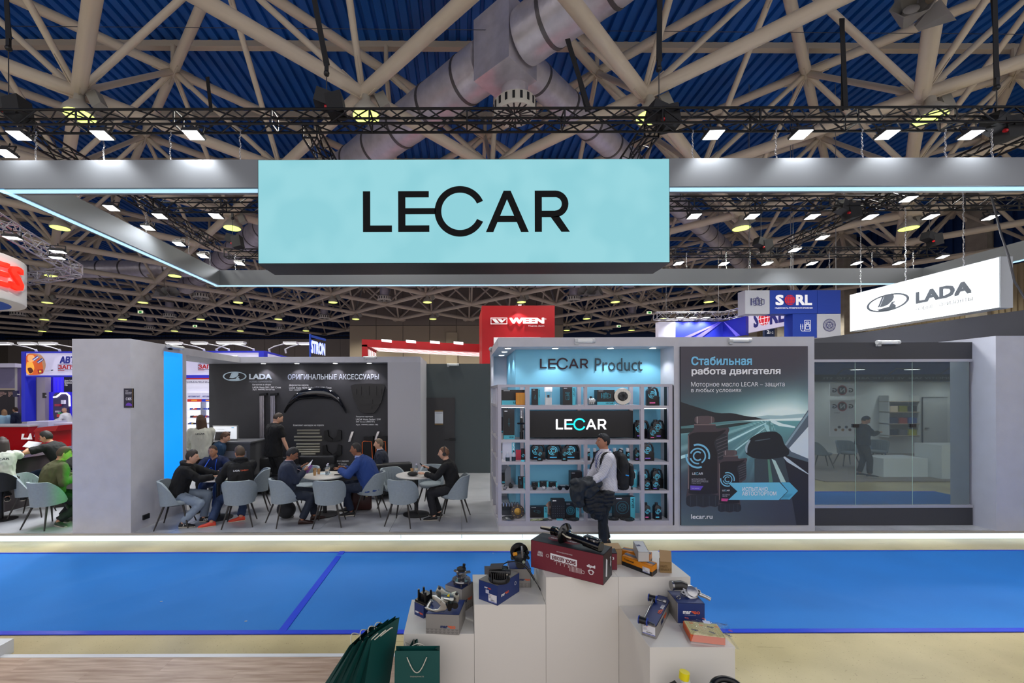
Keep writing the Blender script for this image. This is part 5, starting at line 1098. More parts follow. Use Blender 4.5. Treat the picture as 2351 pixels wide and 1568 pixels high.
lav = M('C9C6E4', .5, emit=.42, emc='C8C4E8')
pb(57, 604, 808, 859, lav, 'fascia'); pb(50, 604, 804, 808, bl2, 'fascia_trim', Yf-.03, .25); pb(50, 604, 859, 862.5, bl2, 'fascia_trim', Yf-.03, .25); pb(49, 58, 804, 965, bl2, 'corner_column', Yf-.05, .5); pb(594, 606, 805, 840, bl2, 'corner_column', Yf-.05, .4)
m = MB(); a, b = W(606, 808, Yf), W(700, 832, 28); m.add([a, b, b-V((0,0,.9)), a-V((0,0,1.0))], [(0,1,2,3)]); m.build('side_fascia', lav, stn); m = MB(); m.add([a+V((0,0,.1)), b+V((0,0,.1)), b, a], [(0,1,2,3)]); m.build('fascia_trim', bl2, stn)
navy = M('1C2A9C', .5); rd2 = M('C0202C', .5)
def pt(tx, x0, y0, x1, y1, mt, Y=Yf-.03, bold=0, it=0): return ptext(tx, x0, y0, x1, y1, Y, mt, stn, bold, italic=it)
for dx in (0, 321.5, ):
    pt('АВТО', 137+dx, 815, 186+dx, 832, navy, bold=.06, it=.15); pt('ЗАПЧАСТИ', 134+dx, 835, 215+dx, 845, rd2, bold=.05)
    m = MB(); q = [W(133+dx, 848.5, Yf-.02), W(148+dx, 847.5, Yf-.02)]; m.box(q[0].x, q[1].x, Yf-.025, Yf-.02, q[0].z, q[1].z); m.build('red_line', rd2, stn)
    for x0, y0, x1, y1 in ((134,833,218,834),(134,846,218,847),(133.3,834,134,846.5)):
        a, b = W(x0+dx, y1, Yf-.02), W(x1+dx, y0, Yf-.02); m = MB(); m.box(a.x, b.x, Yf-.025, Yf-.02, a.z, b.z); m.build('letter_outline', M('20202C'), stn)
# printed engine picture: flames and pistons
Yp = Yf-.012; lay2 = [0]
def sp2(pts, col, e=.25):
    lay2[0] += 1; q = [W(x, y, Yp-lay2[0]*.001) for x, y in pts]; m = MB(); m.add(q, [tuple(range(len(q)))]); m.build('printed_shape', M(col, .5, emit=e), stn)
sp2(rs([(58,808),(92,809),(103,822),(106,838),(98,858),(58,858)]), 'C89878'); sp2(rs([(58,810),(84,810),(96,826),(100,845),(90,858),(58,858)]), 'E0622A', .4); sp2(rs([(60,828),(74,826),(80,842),(74,856),(60,856)]), 'F6A840', .6); sp2(rs([(64,812),(78,812),(82,824),(70,830),(63,824)]), 'F8B070', .5); sp2(rs([(62,842),(72,840),(78,850),(68,856)]), '6A2A18', .1)
for x, y in ((74, 822), (84, 828)): sp2([(x,y),(x+12,y-9),(x+17,y-5),(x+5,y+4)], '3A4AA0'); sp2([(x+2,y+1),(x+14,y-7),(x+15,y-5),(x+4,y+3)], 'D8D8F0')
sp2([(86,846),(99,845),(99,854),(88,855)], 'B02030'); sp2([(90,848),(95,848),(95,852),(90,852)], 'F0D040', .5); sp2([(103,848),(117,846),(117,849),(103,851)], 'C8C8E0'); sp2([(117,846.5),(122,846),(122,848),(117,848.5)], '20202C')
# interior seen under the fascia
pb(58, 86, 862, 963, M('4A3A78', .5, emit=.12), 'interior_panel', YC, .05)
for y in (874, 902, 930, 956):
    m = MB(); arc_strip(m, 67, y, 2.2, 3.6, 0, 360, lambda x, y_: W(x, y_, YC-.06), 16); m.build('ring_print', M('A89CC8', .5), stn)
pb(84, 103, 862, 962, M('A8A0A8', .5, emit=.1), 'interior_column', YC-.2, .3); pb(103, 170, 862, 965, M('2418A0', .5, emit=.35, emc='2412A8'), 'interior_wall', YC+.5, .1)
for x in (122, 130.5, 139): pb(x, x+5, 863, 897, M('4436D8', .5, emit=.6, emc='3A30E0'), 'blue_light_tube', YC+.3, .1)
pb(147, 168, 862, 900, M('15102A', .5), 'info_board', YC+.2, .05); ptext('«Пружина» г. Белебей\nПредставительство\nг. Пермь', 148, 869, 167, 884, YC+.15, wt2, stn)
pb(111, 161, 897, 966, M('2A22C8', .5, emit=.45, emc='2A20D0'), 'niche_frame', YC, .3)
m = MB(); q = rs([(122,968),(122,904),(128,899),(154,899),(160,905),(160,968)]); m.add([W(x,y,YC-.03) for x, y in q], [tuple(range(len(q)))]); m.build('niche_back', M('3A3460', .4, emit=.15), stn)
m = MB(); m.tube([W(x,y,YC-.06) for x, y in ((123,909),(130,908),(140,900),(152,900),(159,906),(160,930))], .035, 6); m.build('light_line', M('FFF4F8', .4, emit=3), stn)
for i, (x, y, w_, h, c) in enumerate(((125,925,12,5,'A02848'),(140,916,7,9,'D8D8F4'),(126,940,9,4,'B0A8C8'),(130,948,9,7,'C83838'),(133,944,5,4,'48A860'),(144,950,8,5,'5048B8'),(142,934,8,3,'6A60A0'))): pb(x, x+w_, y, y+h, M(c, .4, emit=.2), 'display_item', YC-.15, .1)
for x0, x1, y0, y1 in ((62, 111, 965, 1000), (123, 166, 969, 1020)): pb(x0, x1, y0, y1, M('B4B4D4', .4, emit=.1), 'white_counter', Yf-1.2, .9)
# part seen between pillar and dark wall
pb(400, 500, 862, 866, M('2A2AC0', .5, emit=.3), 'stripe', Yf-.04, .1); pb(400, 500, 866, 869, rd2, 'stripe', Yf-.04, .1); pb(400, 500, 869, 1040, M('D4D4EC', .5, emit=.35), 'rear_wall', Yf, .1)
pt('МАКСИМАЛЬНЫЙ РАЗМЕР', 402, 872, 530, 877.5, M('2A2838'), Yf-.06, 0, .2)
for i, x0 in enumerate((430, 463)):
    pb(x0, x0+32.5, 900, 914, M('C8C8E4', .5, emit=.3), 'shelf_header', Yf-.1, .1); pt('АВТОМАГНАТ', x0+1.5, 906.5, x0+29.5, 910, navy, Yf-.14, .04, .3); pb(x0, x0+32.5, 914.5, 920.5, M('C03028' if i == 0 else '1C38C0', .5, emit=.3), 'shelf_band', Yf-.1, .1); pb(x0+9, x0+22, 916, 919, M('E89030', .5, emit=.3), 'band_print', Yf-.12, .1)
    pb(x0, x0+31, 921, 1000, M('F0F4FF', .5, emit=.75), 'lit_back_panel', Yf-.05, .04)
    for y in (939, 957, 972, 986): pb(x0, x0+31, y, y+.8, M('C0C4D4', .3), 'glass_shelf', Yf-.4, .3)
    pb(x0+30.5, x0+33, 921, 1000, M('9094A8', .4, .3), 'upright', Yf-.42, .35)
random.seed(11)
for y in (939, 957, 972, 986):
    x = 431
    while x < 478:
        w_ = random.uniform(2, 5); h = random.uniform(2, 5)
        if random.random() < .8: pb(x, x+w_, y-h, y, M(random.choice(['2838A8','C86040','C8C8D0','202040','E0C060','8040A0','D04040','3050C0']), .5), 'display_item', Yf-.3, .15)
        x += w_+random.uniform(.3, 2)
# arm lamps on the fascia
def arm_lamp(px, py, Y, dr, lb):
    b_ = W(px, py, Y); t = T('arm_lamp', lb, 'lamp', b_, 'white arm lamps on the blue and white stand'); h = b_+V((dr*.95, -.3, .33)); wm_ = M('D8D8E0', .35)
    m = MB(); m.cyl(b_+V((0,.1,-.12)), b_+V((0,0,.1)), .05, n=8); m.build('foot', wm_, t); m = MB(); m.tube([b_+V((0,0,.08)), b_+V((dr*.3,-.1,.2)), h], .028, 6); m.build('arm', wm_, t); m = MB(); m.obox(h+V((dr*.25,0,.02)), (.32,0,0), (0,.16,0), (0,0,.05)); m.build('lamp_head', wm_, t); m = MB(); m.obox(h+V((dr*.25,0,-.035)), (.28,0,0), (0,.13,0), (0,0,.008)); m.build('lens', M('FFFFFF', .4, emit=3), t)
for i, (px, dr) in enumerate(((82, -1), (136, -1), (183, -1), (468, -1), (497, 1), (525, -1), (582, -1), (618, 1), (655, 1))):
    arm_lamp(px, 804, 20.1+max(0, (px-600)*.05), dr, 'white arm lamp on top of the blue and white stand, %s from the left' % ORD[i])
t = T('partition_frame', 'grey framed partition with dark info boards at the far left behind the red counter', 'partition', (-21, 20.3, 0)); Yq = 20.9
for x0, x1, y0, y1, c, nm in ((-40, 34, 842, 888, '6A6484', 'glass_panel'), (-40, 34, 892, 965, '1C1420', 'info_board'), (34, 40, 838, 965, 'A8A4A8', 'post'), (-40, 34, 888, 892, 'A09488', 'rail'), (40, 49, 842, 965, '5A4A80', 'glass_panel'), (0, 49, 832, 841, 'B8B4CC', 'canopy')):
    m = MB(); m.box(wx(x0,Yq), wx(x1,Yq), Yq-(.3 if nm == 'canopy' else 0), Yq+.1, max(0, wz(y1,Yq)), wz(y0,Yq)); m.build(nm, M(c, .5, emit=.05), t)
for x0, x1 in ((-2, 15), (19, 32)): ptext('Автозапчасти\nгрузовые легковые\nоптом и в розницу\nдоставка\nсклад', x0, 896, x1, 908, Yq-.02, M('D8B0A8', emit=.2), t)
m = MB(); m.box(wx(37,20), wx(48,20), 19.85, 19.9, wz(908,20), wz(894,20)); t = T('booth_number_plate', 'dark booth number plate on the post of the far left partition', 'sign', W(42, 900, 19.9)); m.build('plate', M('141040', .4, emit=.1), t); ptext('C409', 39, 901, 46, 904, 19.84, wt2, t)
m = MB(); m.box(wx(102,20.2), wx(109,20.2), 20.1, 20.15, wz(911,20.2), wz(899,20.2)); t = T('booth_number_plate', 'small dark booth number plate on the column under the blue and white fascia', 'sign', W(105, 905, 20.1)); m.build('plate', M('141018', .4), t); ptext('C411', 103.5, 904, 107.5, 906.5, 20.08, wt2, t)
# ---------------- foreground display plinths ----------------
YQ = 2.94; wpl = M('DAD6CE', .5, bump=.03, bscale=200)
pl_ = T('display_plinth_set', None, None); bpy.data.objects.remove(pl_)
def plinth(x0, x1, y0, y1, z, lb, zb=.03):
    m = MB(); m.box(x0, x1, y0, y1, zb, z); return solo(m, 'display_plinth', wpl, lb, 'plinth', 'white stepped display plinths in the foreground')
zA, zB, zC, zD = .733, .936, 1.124, .925
plinth(-.406, .085, YQ, 3.43, zA, 'white display plinth, the lowest step on the left with the grey boxes'); plinth(.087, .584, YQ, 3.43, zB, 'white display plinth carrying the blue box and door lock')
plinth(.586, 1.088, YQ, 3.43, zC, 'tall white centre display plinth under the maroon shock absorber box'); plinth(1.090, 1.591, YQ, 3.43, zC, 'tall white display plinth under the orange boxes')
plinth(1.092, 1.588, 2.457, 2.938, zD, 'white display plinth at the front right under the bagged air filter'); plinth(1.092, 1.588, 1.97, 2.455, .69, 'lowest white display plinth at the front right, below the frame')
def on(px, py, z): Y = (HC-z)*FX/(py-CY); return V((wx(px, Y), Y, z))
def carton(name, lb, cat, o, U, D, h, mats, grp=None, open_top=False):
    # o = lower front-left corner, U = along the front, D = to the back; mats: front, right, top
    o, U, D = V(o), V(U), V(D); t = T(name, lb, cat, o, grp); H = V((0,0,h))
    for nm, q, mt in (('front_panel', [o, o+U, o+U+H, o+H], 0), ('side_panel', [o+U, o+U+D, o+U+D+H, o+U+H], 1), ('top_panel', [o+H, o+U+H, o+U+D+H, o+D+H], 2), ('rear_panel', [o+U+D, o+D, o+D+H, o+U+D+H], 0), ('side_panel', [o+D, o, o+H, o+D+H], 1), ('bottom_panel', [o+D, o+U+D, o+U, o], 1)):
        n = (q[1]-q[0]).cross(q[3]-q[0]).normalized()*.0022; m = MB(); m.add([p-n for p in q]+q, [(4,5,6,7),(3,2,1,0),(0,1,5,4),(1,2,6,5),(2,3,7,6),(3,0,4,7)]); m.build(nm, mats[mt], t)
    return t
nvb = M('22356E', .35); gbx = M('8C8883', .5, bump=.05, bscale=200); wtx = M('E6E6EA', .5); ora = M('E8602C', .5); nvt = M('22305E', .5)
def brand(t, O, U, Vv, w_, c1, k=1):
    U, Vv = V(U).normalized(), V(Vv).normalized(); O = V(O)
    text('mar', O, U, Vv, w_*.48, w_*.17, c1, t, .05); text('GO', O+U*w_*.62, U, Vv, w_*.38, w_*.17, ora, t, .05)
    m = MB(); N = U.cross(Vv)*.002
    for i in range(3): a = O+U*w_*(.47+.04*i)+Vv*w_*(.15-.045*i)+N; m.add([a, a+U*w_*.17, a+U*w_*.17+Vv*w_*.025, a+Vv*w_*.025], [(0,1,2,3)])
    m.build('wing_mark', ora, t)
def sticker(t, O, U, Vv, w_, h_):
    U, Vv = V(U).normalized(), V(Vv).normalized(); O = V(O); N = U.cross(Vv)
    m = MB(); m.add([O+N*.001, O+U*w_+N*.001, O+U*w_+Vv*h_+N*.001, O+Vv*h_+N*.001], [(0,1,2,3)]); m.build('sticker', M('DCDCE0', .5), t)
    text('mar', O+U*w_*.05+Vv*h_*.84+N*.001, U, Vv, w_*.2, h_*.08, nvt, t, .03); text('GO', O+U*w_*.28+Vv*h_*.84+N*.001, U, Vv, w_*.12, h_*.08, ora, t, .03)
    text('Part No.\nProduct\nQuantity\nMade in Turkey', O+U*w_*.08+Vv*h_*.42+N*.001, U, Vv, w_*.5, h_*.34, M('5A5A62', .5), t)
    m = MB(); x = .3
    while x < .75:
        b_ = random.choice((.012,.02,.03)); m.add([O+U*w_*x+Vv*h_*.2+N*.002, O+U*w_*(x+b_)+Vv*h_*.2+N*.002, O+U*w_*(x+b_)+Vv*h_*.33+N*.002, O+U*w_*x+Vv*h_*.33+N*.002], [(0,1,2,3)]); x += b_+.02
    m.build('barcode', M('1A1A1E'), t); m = MB(); m.add([O+Vv*h_*.04+N*.002, O+U*w_+Vv*h_*.04+N*.002, O+U*w_+Vv*h_*.11+N*.002, O+Vv*h_*.11+N*.002], [(0,1,2,3)]); m.build('blue_line', M('2A3CA0'), t)
Zu = V((0,0,1))
# shock absorber box
mar = M('6E2230', .5, bump=.04, bscale=150); dkt = M('2E2C30', .45)
o = V((.511, 3.118, zC)); U = V((.431,-.305,0)); D = V((.116,.163,0)); bx = carton('shock_absorber_box', 'long maroon shock absorber box printed upside down on the centre plinth', 'box', o, U, D, .20, (mar, dkt, dkt))
u = U.normalized(); L = U.length; F = lambda a, h, d=.001: o+u*a*L+Zu*h*.2+u.cross(Zu)*d
m = MB(); m.add([F(.72,.34), F(.72,.62), F(.30,.62), F(.30,.34)][::-1], [(0,1,2,3)]); 
m = MB(); m.add([F(.29,.46), F(.66,.42), F(.66,.64), F(.29,.68)], [(0,1,2,3)]); m.build('name_plate', wtx, bx)
text('SHOCK', F(.645,.60,.002), -u, -Zu, L*.145, .028, mar, bx, .05); text('ABSORBER', F(.49,.62,.002), -u, -Zu, L*.18, .028, mar, bx, .02)
text('MADE IN\nTURKEY', F(.18,.66,.001), -u, -Zu, L*.08, .036, wtx, bx, .02); text('pdp', F(.90,.60,.001), -u, -Zu, L*.11, .026, wtx, bx, .06); text('WWW.PDPAUTOMOTIVE.COM', F(.60,.80,.001), -u, -Zu, L*.22, .007, wtx, bx)
m = MB(); arc_strip(m, 0, 0, .012, .017, 0, 360, lambda x, y: F(.845,.34,.002)+u*x+Zu*y, 18); m.add([F(.80,.36,.002), F(.815,.36,.002), F(.83,.44,.002)], [(0,1,2)]); m.add([F(.89,.36,.002), F(.875,.36,.002), F(.86,.44,.002)], [(2,1,0)]); m.build('eye_emblem', wtx, bx)
m = MB(); lt_ = M('C9B4B4', .5)
for i in range(6):
    c = .36+.055*i; pts = [F(c+.02*math.sin(t), .36-.03*i/6+.09*math.cos(t), .0025) for t in [k*.5 for k in range(-2, 5)]]; m.tube(pts, .0022, 4)
for i in range(10): m.add([F(.56+.017*i,.20), F(.568+.017*i,.20), F(.568+.017*i,.38), F(.56+.017*i,.38)], [(0,1,2,3)])
m.tube([F(.74+.02*math.cos(k*math.pi/6), .28+.05*math.sin(k*math.pi/6), .0025) for k in range(12)], .002, 4, True); m.tube([F(.25+.02*math.cos(k*math.pi/6), .56+.05*math.sin(k*math.pi/6), .0025) for k in range(12)], .002, 4, True); m.build('line_drawing', lt_, bx)
dn = D.normalized(); G = lambda a, b, d=.001: o+Zu*(.20+d)+u*a*L+D*b
m = MB(); 
for cx_ in (.28, .50): 
    m.add([G(cx_+.12*math.cos(t), .62+.26*math.sin(t)) for t in [k*math.pi/14 for k in range(28)]], [tuple(range(28))])
m.build('oval_print', mar, bx)
for tx, a in (('RELIABLE', .20), ('DURABLE', .43), ('QUALITY', .66)): text(tx, G(a, .56, .002), u, dn, L*.14, .018, wtx, bx, .03, italic=.2)
E_ = lambda b, h: o+U+D*b+Zu*h*.2+dn.cross(Zu)*.001
text('pdp', E_(.72,.72), V((0,0,-1)), dn, .07, .03, wtx, bx, .06); m = MB(); m.add([E_(.25,.2), E_(.4,.15), E_(.45,.7), E_(.3,.8)], [(0,1,2,3)]); m.build('piston_print', wtx, bx)
# shock absorber lying on it
sa = T('shock_absorber', 'glossy black shock absorber with a round spring plate lying on the maroon box', 'car part', o+Zu*.2); bg = M('0E0E10', .12, .2, coat=.6)
p0, p1, p2, p3, p4 = W(1241,1212,3.24), W(1275,1221,3.14), W(1299,1228,3.07), W(1342,1243,2.95), W(1376,1256,2.86)
m = MB(); m.tube([p0, p1], .009, 10); m.build('piston_rod', M('1A1A1C', .3, .5), sa, 40); m = MB(); m.cyl(p1-(p2-p1)*.25, p2, .027, .027, 20); m.build('upper_tube', bg, sa, 40)
m = MB(); m.cyl(p1-(p2-p1)*.3, p1+(p2-p1)*.1, .034, n=20); m.build('collar', bg, sa, 40)
ax = (p3-p2).normalized(); A = ax.to_track_quat('Z', 'Y').to_matrix(); m = MB(); m.lathe([(.03,-.012),(.06,-.02),(.082,-.006),(.084,.0),(.08,.004),(.05,.012),(.03,.02)], p2-ax*.01, 36, A @ Matrix.Diagonal((1.0,.96,1))); m.build('spring_plate', bg, sa, 60)
m = MB(); m.cyl(p2, p4, .0255, n=24); m.build('damper_tube', bg, sa, 40); m = MB(); m.cyl(p3, p4+ax*.01, .036, n=24); m.build('clamp_sleeve', bg, sa, 40)
s_ = A @ V((1,0,0)); up = ax.cross(V((ax.y,-ax.x,0)).normalized()); up = -up if up.z < 0 else up
m = MB(); m.obox((p3+p4)/2+up*.028, (p4-p3)/2, V((ax.y,-ax.x,0)).normalized()*.026, up*.018); m.build('bracket', bg, sa, 180).modifiers.new('b', 'BEVEL').width = .006
for k in (.3, .75):
    c = p3+(p4-p3)*k+up*.034+V((ax.y,-ax.x,0)).normalized()*.0265; n_ = V((ax.y,-ax.x,0)).normalized(); m = MB(); m.cyl(c, c+n_*.002, .0065, n=12); m.build('bolt_hole', M('B8B4AE', .6), sa)
m = MB(); pp = [p0+Zu*.012+V((0,-.01,0)), p1+Zu*.026+V((0,-.02,0)), p2+Zu*.012+V((-.02,-.08,0)), p2+Zu*.004+V((.012,-.09,.0))]; m.rings([[p+V((0,0,.006)), p+V((0,-.003,0)), p-V((0,0,.006)), p+V((0,.003,0))] for p in pp]); m.build('cable_tie', M('CFC8B4', .5), sa)
# boxes right of it
kr = M('A0825C', .7); kr2 = M('8C7048', .7)
def on_box(name, lb, f0, f1, b, h, mats, z, grp=None):
    o = on(*f0, z); U = on(*f1, z)-o; D = V(b)
    return carton(name, lb, 'box', o, U, D, h, mats, grp), o, U, D
t, o, U, D = on_box('cardboard_box', 'plain kraft cardboard box behind the right end of the maroon box', (1384,1298), (1427,1297), (.02,.13,0), .115, (kr, kr, M('B5946A', .7)), zC)
t = carton('small_maroon_box', 'small maroon and dark box end behind the shock absorber box', 'box', V((1.07, 3.06, zC)), V((.055, 0, 0)), V((.02,.1,0)), .12, (mar, dkt, dkt)); text('3', V((1.09, 3.058, zC+.075)), (1,0,0), Zu, .012, .02, wtx, t, .04)
og = M('E08A1C', .4); bkb = M('1E1E20', .4)
def orange_box(o, U, D, lb, near):
    t = carton('orange_black_box', lb, 'box', o, U, D, .072, (og, og, og), 'orange and black boxes on the right plinth'); u = U.normalized(); n = u.cross(Zu)
    m = MB(); a = o+n*.001; m.add([a, a+U, a+U+Zu*.03, a+Zu*.03], [(0,1,2,3)]); b_ = o+U+D.normalized().cross(Zu)*.001; m.add([b_, b_+D, b_+D+Zu*.03, b_+Zu*.03], [(0,1,2,3)]); m.build('black_base', bkb, t)
    m = MB(); c = o+Zu*.073; m.add([c+D*.35, c+U+D*.35, c+U+D*.8, c+D*.8], [(0,1,2,3)]); m.build('picture_strip', M('5C6070', .4), t)
    if near: text('Continental', o+U*.08+Zu*.045+n*.0015, u, Zu, .08, .014, bkb, t, .02); sticker(t, o+U*.70+Zu*.012+n*.001, u, Zu, .055, .036)
    return t
oA, oB = on(1427, 1298, zC), on(1496, 1325, zC); U = oB-oA; D = V((.062,.062,0)); orange_box(oA, U, D, 'nearer orange and black box with a white sticker on the right plinth', True)
orange_box(oA+V((.03,.10,0)), V((.17,-.11,0)), V((.05,.07,0)), 'farther orange and black box under the white box', False)
z_ = zC+.075; t = carton('white_box', 'narrow white box lying across the two orange boxes', 'box', V((1.262, 3.02, z_)), V((.075,-.004,0)), V((.055,.225,0)), .07, (M('B9B7B4', .5), M('A9A7A4', .5), M('C6C6C8', .5))); text('LUK', V((1.30, 3.13, z_+.071)), (1,0,0), (0,1,0), .03, .03, nvt, t, .06)
o = on(1514, 1316, zC); t = carton('cardboard_box', 'small open kraft box with a raised lid at the end of the right plinth', 'box', o, V((.078,-.012,0)), V((.03,.075,0)), .078, (kr2, kr2, kr)); m = MB(); c = o+Zu*.079; m.add([c+V((0,0,0)), c+V((.078,-.012,-.005)), c+V((.11,.06,.05)), c+V((.03,.075,.055)), c+V((0,0,.003)), c+V((.078,-.012,-.002)), c+V((.11,.06,.053)), c+V((.03,.075,.058))], [(0,3,2,1),(4,5,6,7),(0,1,5,4),(1,2,6,5),(2,3,7,6),(3,0,4,7)]); m.build('lid_flap', kr, t)
text('PARTS\nRENAULT', o+V((.004,-.002,.015)), V((.078,-.012,0)), Zu, .07, .04, M('5E4826', .7), t)
# second step: blue box with door lock
o = on(1098, 1375, zB); U = on(1141, 1391, zB)-o; D = on(1191, 1358, zB)-on(1141, 1391, zB)
t = carton('parts_box', 'blue car parts box turned cornerwise under the black door lock', 'box', o, U, D, .139, (nvb, nvb, gbx), 'blue and grey car parts boxes'); u, dd = U.normalized(), D.normalized()
brand(t, o+U*.32+Zu*.095, u, Zu, .055, wtx); brand(t, o+U+D*.15+Zu*.045+dd.cross(Zu)*.0, dd, Zu, .095, wtx); sticker(t, o+U*.52+Zu*.01, u, Zu, .07, .055)
m = MB(); arc_strip(m, 0, 0, .010, .013, 0, 360, lambda x, y: o+U+D*.80+Zu*.08+dd*x+Zu*y+dd.cross(Zu)*.002, 20); m.build('round_mark', wtx, t); m = MB(); a = o+U*.38+Zu*.062+u.cross(Zu)*.002; m.add([a, a+u*.028, a+u*.028+Zu*.025, a+Zu*.025], [(0,1,2,3)]); m.build('square_mark', M('B8BCD0'), t)
zt_ = zB+.139; lk = T('door_lock', 'black plastic door lock actuator with a cable on the blue box', 'car part', on(1142, 1338, zt_)); bp_ = M('101113', .28); bp2 = M('26282B', .35); c = on(1145, 1332, zt_)
m = MB(); m.lathe([(.075,0),(.078,.012),(.07,.03),(.06,.032)], c, 26); m.build('lock_base', bp_, lk, 40)
m = MB(); m.obox(c+V((-.005,.01,.055)), (.065,-.012,0), (.01,.045,0), (0,0,.03)); o_ = m.build('lock_housing', bp_, lk, 180); o_.modifiers.new('b', 'BEVEL').width = .008
m = MB(); m.obox(c+V((-.02,.0,.098)), (.045,-.004,.004), (.01,.04,0), (0,0,.006)); m.build('cover_plate', M('4A4A4E', .35, .4), lk); m = MB(); m.obox(c+V((-.085,-.0,.07)), (.02,0,0), (0,.02,0), (0,0,.022)); m.build('connector', M('4C4C50', .4), lk)
for i in range(8):
    m = MB(); x = c.x-.06+.015*i; m.box(x-.0025, x+.0025, c.y-.055, c.y-.03, c.z+.01, c.z+.07); m.build('rib', bp2, lk)
m = MB(); m.cyl(c+V((.045,-.03,.07)), c+V((.075,-.04,.07)), .02, n=14); m.build('motor_can', bp2, lk, 40); m = MB(); m.cyl(c+V((.05,-.05,.062)), c+V((.05,-.056,.062)), .006, n=10); m.build('screw', M('B8B8AC', .3, .8), lk)
m = MB(); m.tube([W(1150,1298,3.1), W(1163,1291,3.08), W(1180,1289,3.06), W(1197,1294,3.04), W(1208,1303,3.03), W(1218,1318,3.02), W(1226,1332,3.01)], [.004]*3+[.006,.008,.008,.008], 8); m.build('cable', bp_, lk, 60)
m = MB(); m.tube([W(1226,1332,3.01), W(1233,1343,3.01), W(1238,1352,3.0), W(1240,1357,3.02)], [.005,.003,.006,.002], 6); m.build('cable_end', M('3A3A3C', .3, .5), lk, 60)
o = V((.362, 3.20, zB)); t = carton('parts_box', 'grey and blue car parts box under the black steering pump', 'box', o, V((.162,0,0)), V((.0,.16,0)), .140, (gbx, gbx, nvb), 'blue and grey car parts boxes'); brand(t, o+V((.075,0,.05)), (1,0,0), Zu, .08, nvt)
def tri_print(t, o, U, n=7, h=.02):
    u = U.normalized(); N = u.cross(Zu)*.001; m = MB(); L = U.length; s_ = L/n
    for r_ in range(2):
        for i in range(n): a = o+u*(s_*(i+.5*r_*0))+Zu*(.003+r_*h)+N; m.add([a+Zu*h*.9, a+u*s_*.46, a+u*s_*.92+Zu*h*.9][::1], [(0,1,2)])
    m.build('triangle_print', M('7A7672', .5), t)
tri_print(t, o, V((.162,0,0)), 6, .014)
pm_ = T('steering_pump', 'black steering pump with a pulley wheel and yellow cap on the grey box', 'car part', (.45, 3.26, zB+.14)); c = W(1193, 1276, 3.24)
m = MB(); m.lathe([(.066,-.012),(.07,-.008),(.066,0),(.07,.008),(.066,.012),(.04,.014),(.035,-.004),(.035,-.012)], c+V((0,.045,.012)), 32, Matrix.Rotation(math.radians(90), 3, 'X')); m.build('pulley', bp_, pm_, 40)
m = MB(); m.ball(c+V((.0,.0,-.012)), (.052,.04,.05), 16, 10); m.build('pump_body', M('2C2F31', .35, .4), pm_, 60); m = MB(); m.cyl(c+V((0,-.03,-.055)), c+V((.0,.03,-.06)), .036, n=20); m.build('pump_housing', bp_, pm_, 40)
m = MB(); m.cyl(c+V((-.055,-.03,.022)), c+V((-.03,-.02,.022)), .013, n=12); m.build('yellow_cap', M('E0961A', .4), pm_, 40); m = MB(); m.tube([c+V((.012,-.03,0)), c+V((.012,-.035,.04)), c+V((.008,-.03,.085))], [.013,.011,.007], 10); m.build('outlet_pipe', M('8A8C90', .25, .8), pm_, 60); m = MB(); m.cyl(c+V((.02,-.045,-.03)), c+V((.02,-.05,-.03)), .011, n=14); m.build('plug', M('A8B8A8', .3, .6), pm_)
for dx, dz_ in ((-.06,-.02),(.06,-.015),(.058,.025)):
    m = MB(); m.cyl(c+V((dx,-.01,dz_)), c+V((dx,.02,dz_)), .012, n=10); m.build('lug', M('2C2F31', .35, .4), pm_, 40)
# lowest step left
o = on(950, 1410, zA); U = on(971, 1420, zA)-o; t = carton('parts_box', 'small blue car parts box at the left end of the lowest plinth', 'box', o, U, V((.075,.095,0)), .094, (nvb, nvb, gbx), 'blue and grey car parts boxes'); brand(t, o+U*.12+Zu*.022, U, Zu, .08, wtx)
ip = T('ignition_coil', 'black ignition coil with four upright terminals on the small blue box', 'car part', o+Zu*.094); c = o+U*.5+V((.04,.045,.094)); m = MB(); m.obox(c+V((0,0,.008)), U*.6, V((.03,.04,0)), (0,0,.008)); m.build('base_plate', bp_, ip); m = MB(); m.obox(c+V((.008,.008,.035)), U*.4, V((.018,.024,0)), (0,0,.025)); m.build('coil_body', bp_, ip)
for k, (a, b_) in enumerate(((-.42,-.5),(.35,-.55),(-.35,.5),(.42,.5))):
    q = c+U*a+V((.03,.04,0))*b_; m = MB(); m.cyl(q, q+Zu*.088, .0095, .008, 10); m.build('terminal', bp_, ip, 40)
o = on(976, 1455, zA); o.y = 2.945; U = V((.232,-.02,0)); D = V((.045,.215,0)); t = carton('parts_box', 'large grey car parts box with a blue top under the brake caliper', 'box', o, U, D, .138, (gbx, gbx, nvb), 'blue and grey car parts boxes'); brand(t, o+U*.44+Zu*.042, U, Zu, .105, nvt); tri_print(t, o, U, 8, .018)
cal = T('brake_caliper', 'shiny silver brake caliper with its lever on the large grey box', 'car part', on(1015, 1400, zA+.138)); ste = M('A9ABA4', .25, .9, bump=.1, bscale=60); ste2 = M('C4C8C4', .18, .95); Yc = 3.03
def plate(pts, Y, th, mat, par, nm, tilt=0):
    q = [W(x, y, Y+tilt*(i % 2)) for i, (x, y) in enumerate(pts)]; m = MB(); m.prism([(p.x, p.z) for p in q], (0, Y, 0), (1,0,0), (0,0,1), th); o_ = m.build(nm, mat, par, 180); b = o_.modifiers.new('b', 'BEVEL'); b.width = .003; b.segments = 2; b.limit_method = 'ANGLE'; return o_
plate([(1005,1343),(1015,1347),(1022,1354),(1035,1359),(1047,1356),(1053,1362),(1052,1376),(1044,1388),(1035,1384),(1030,1366),(1015,1362),(1003,1368),(995,1363)], Yc, .03, ste, cal, 'carrier')
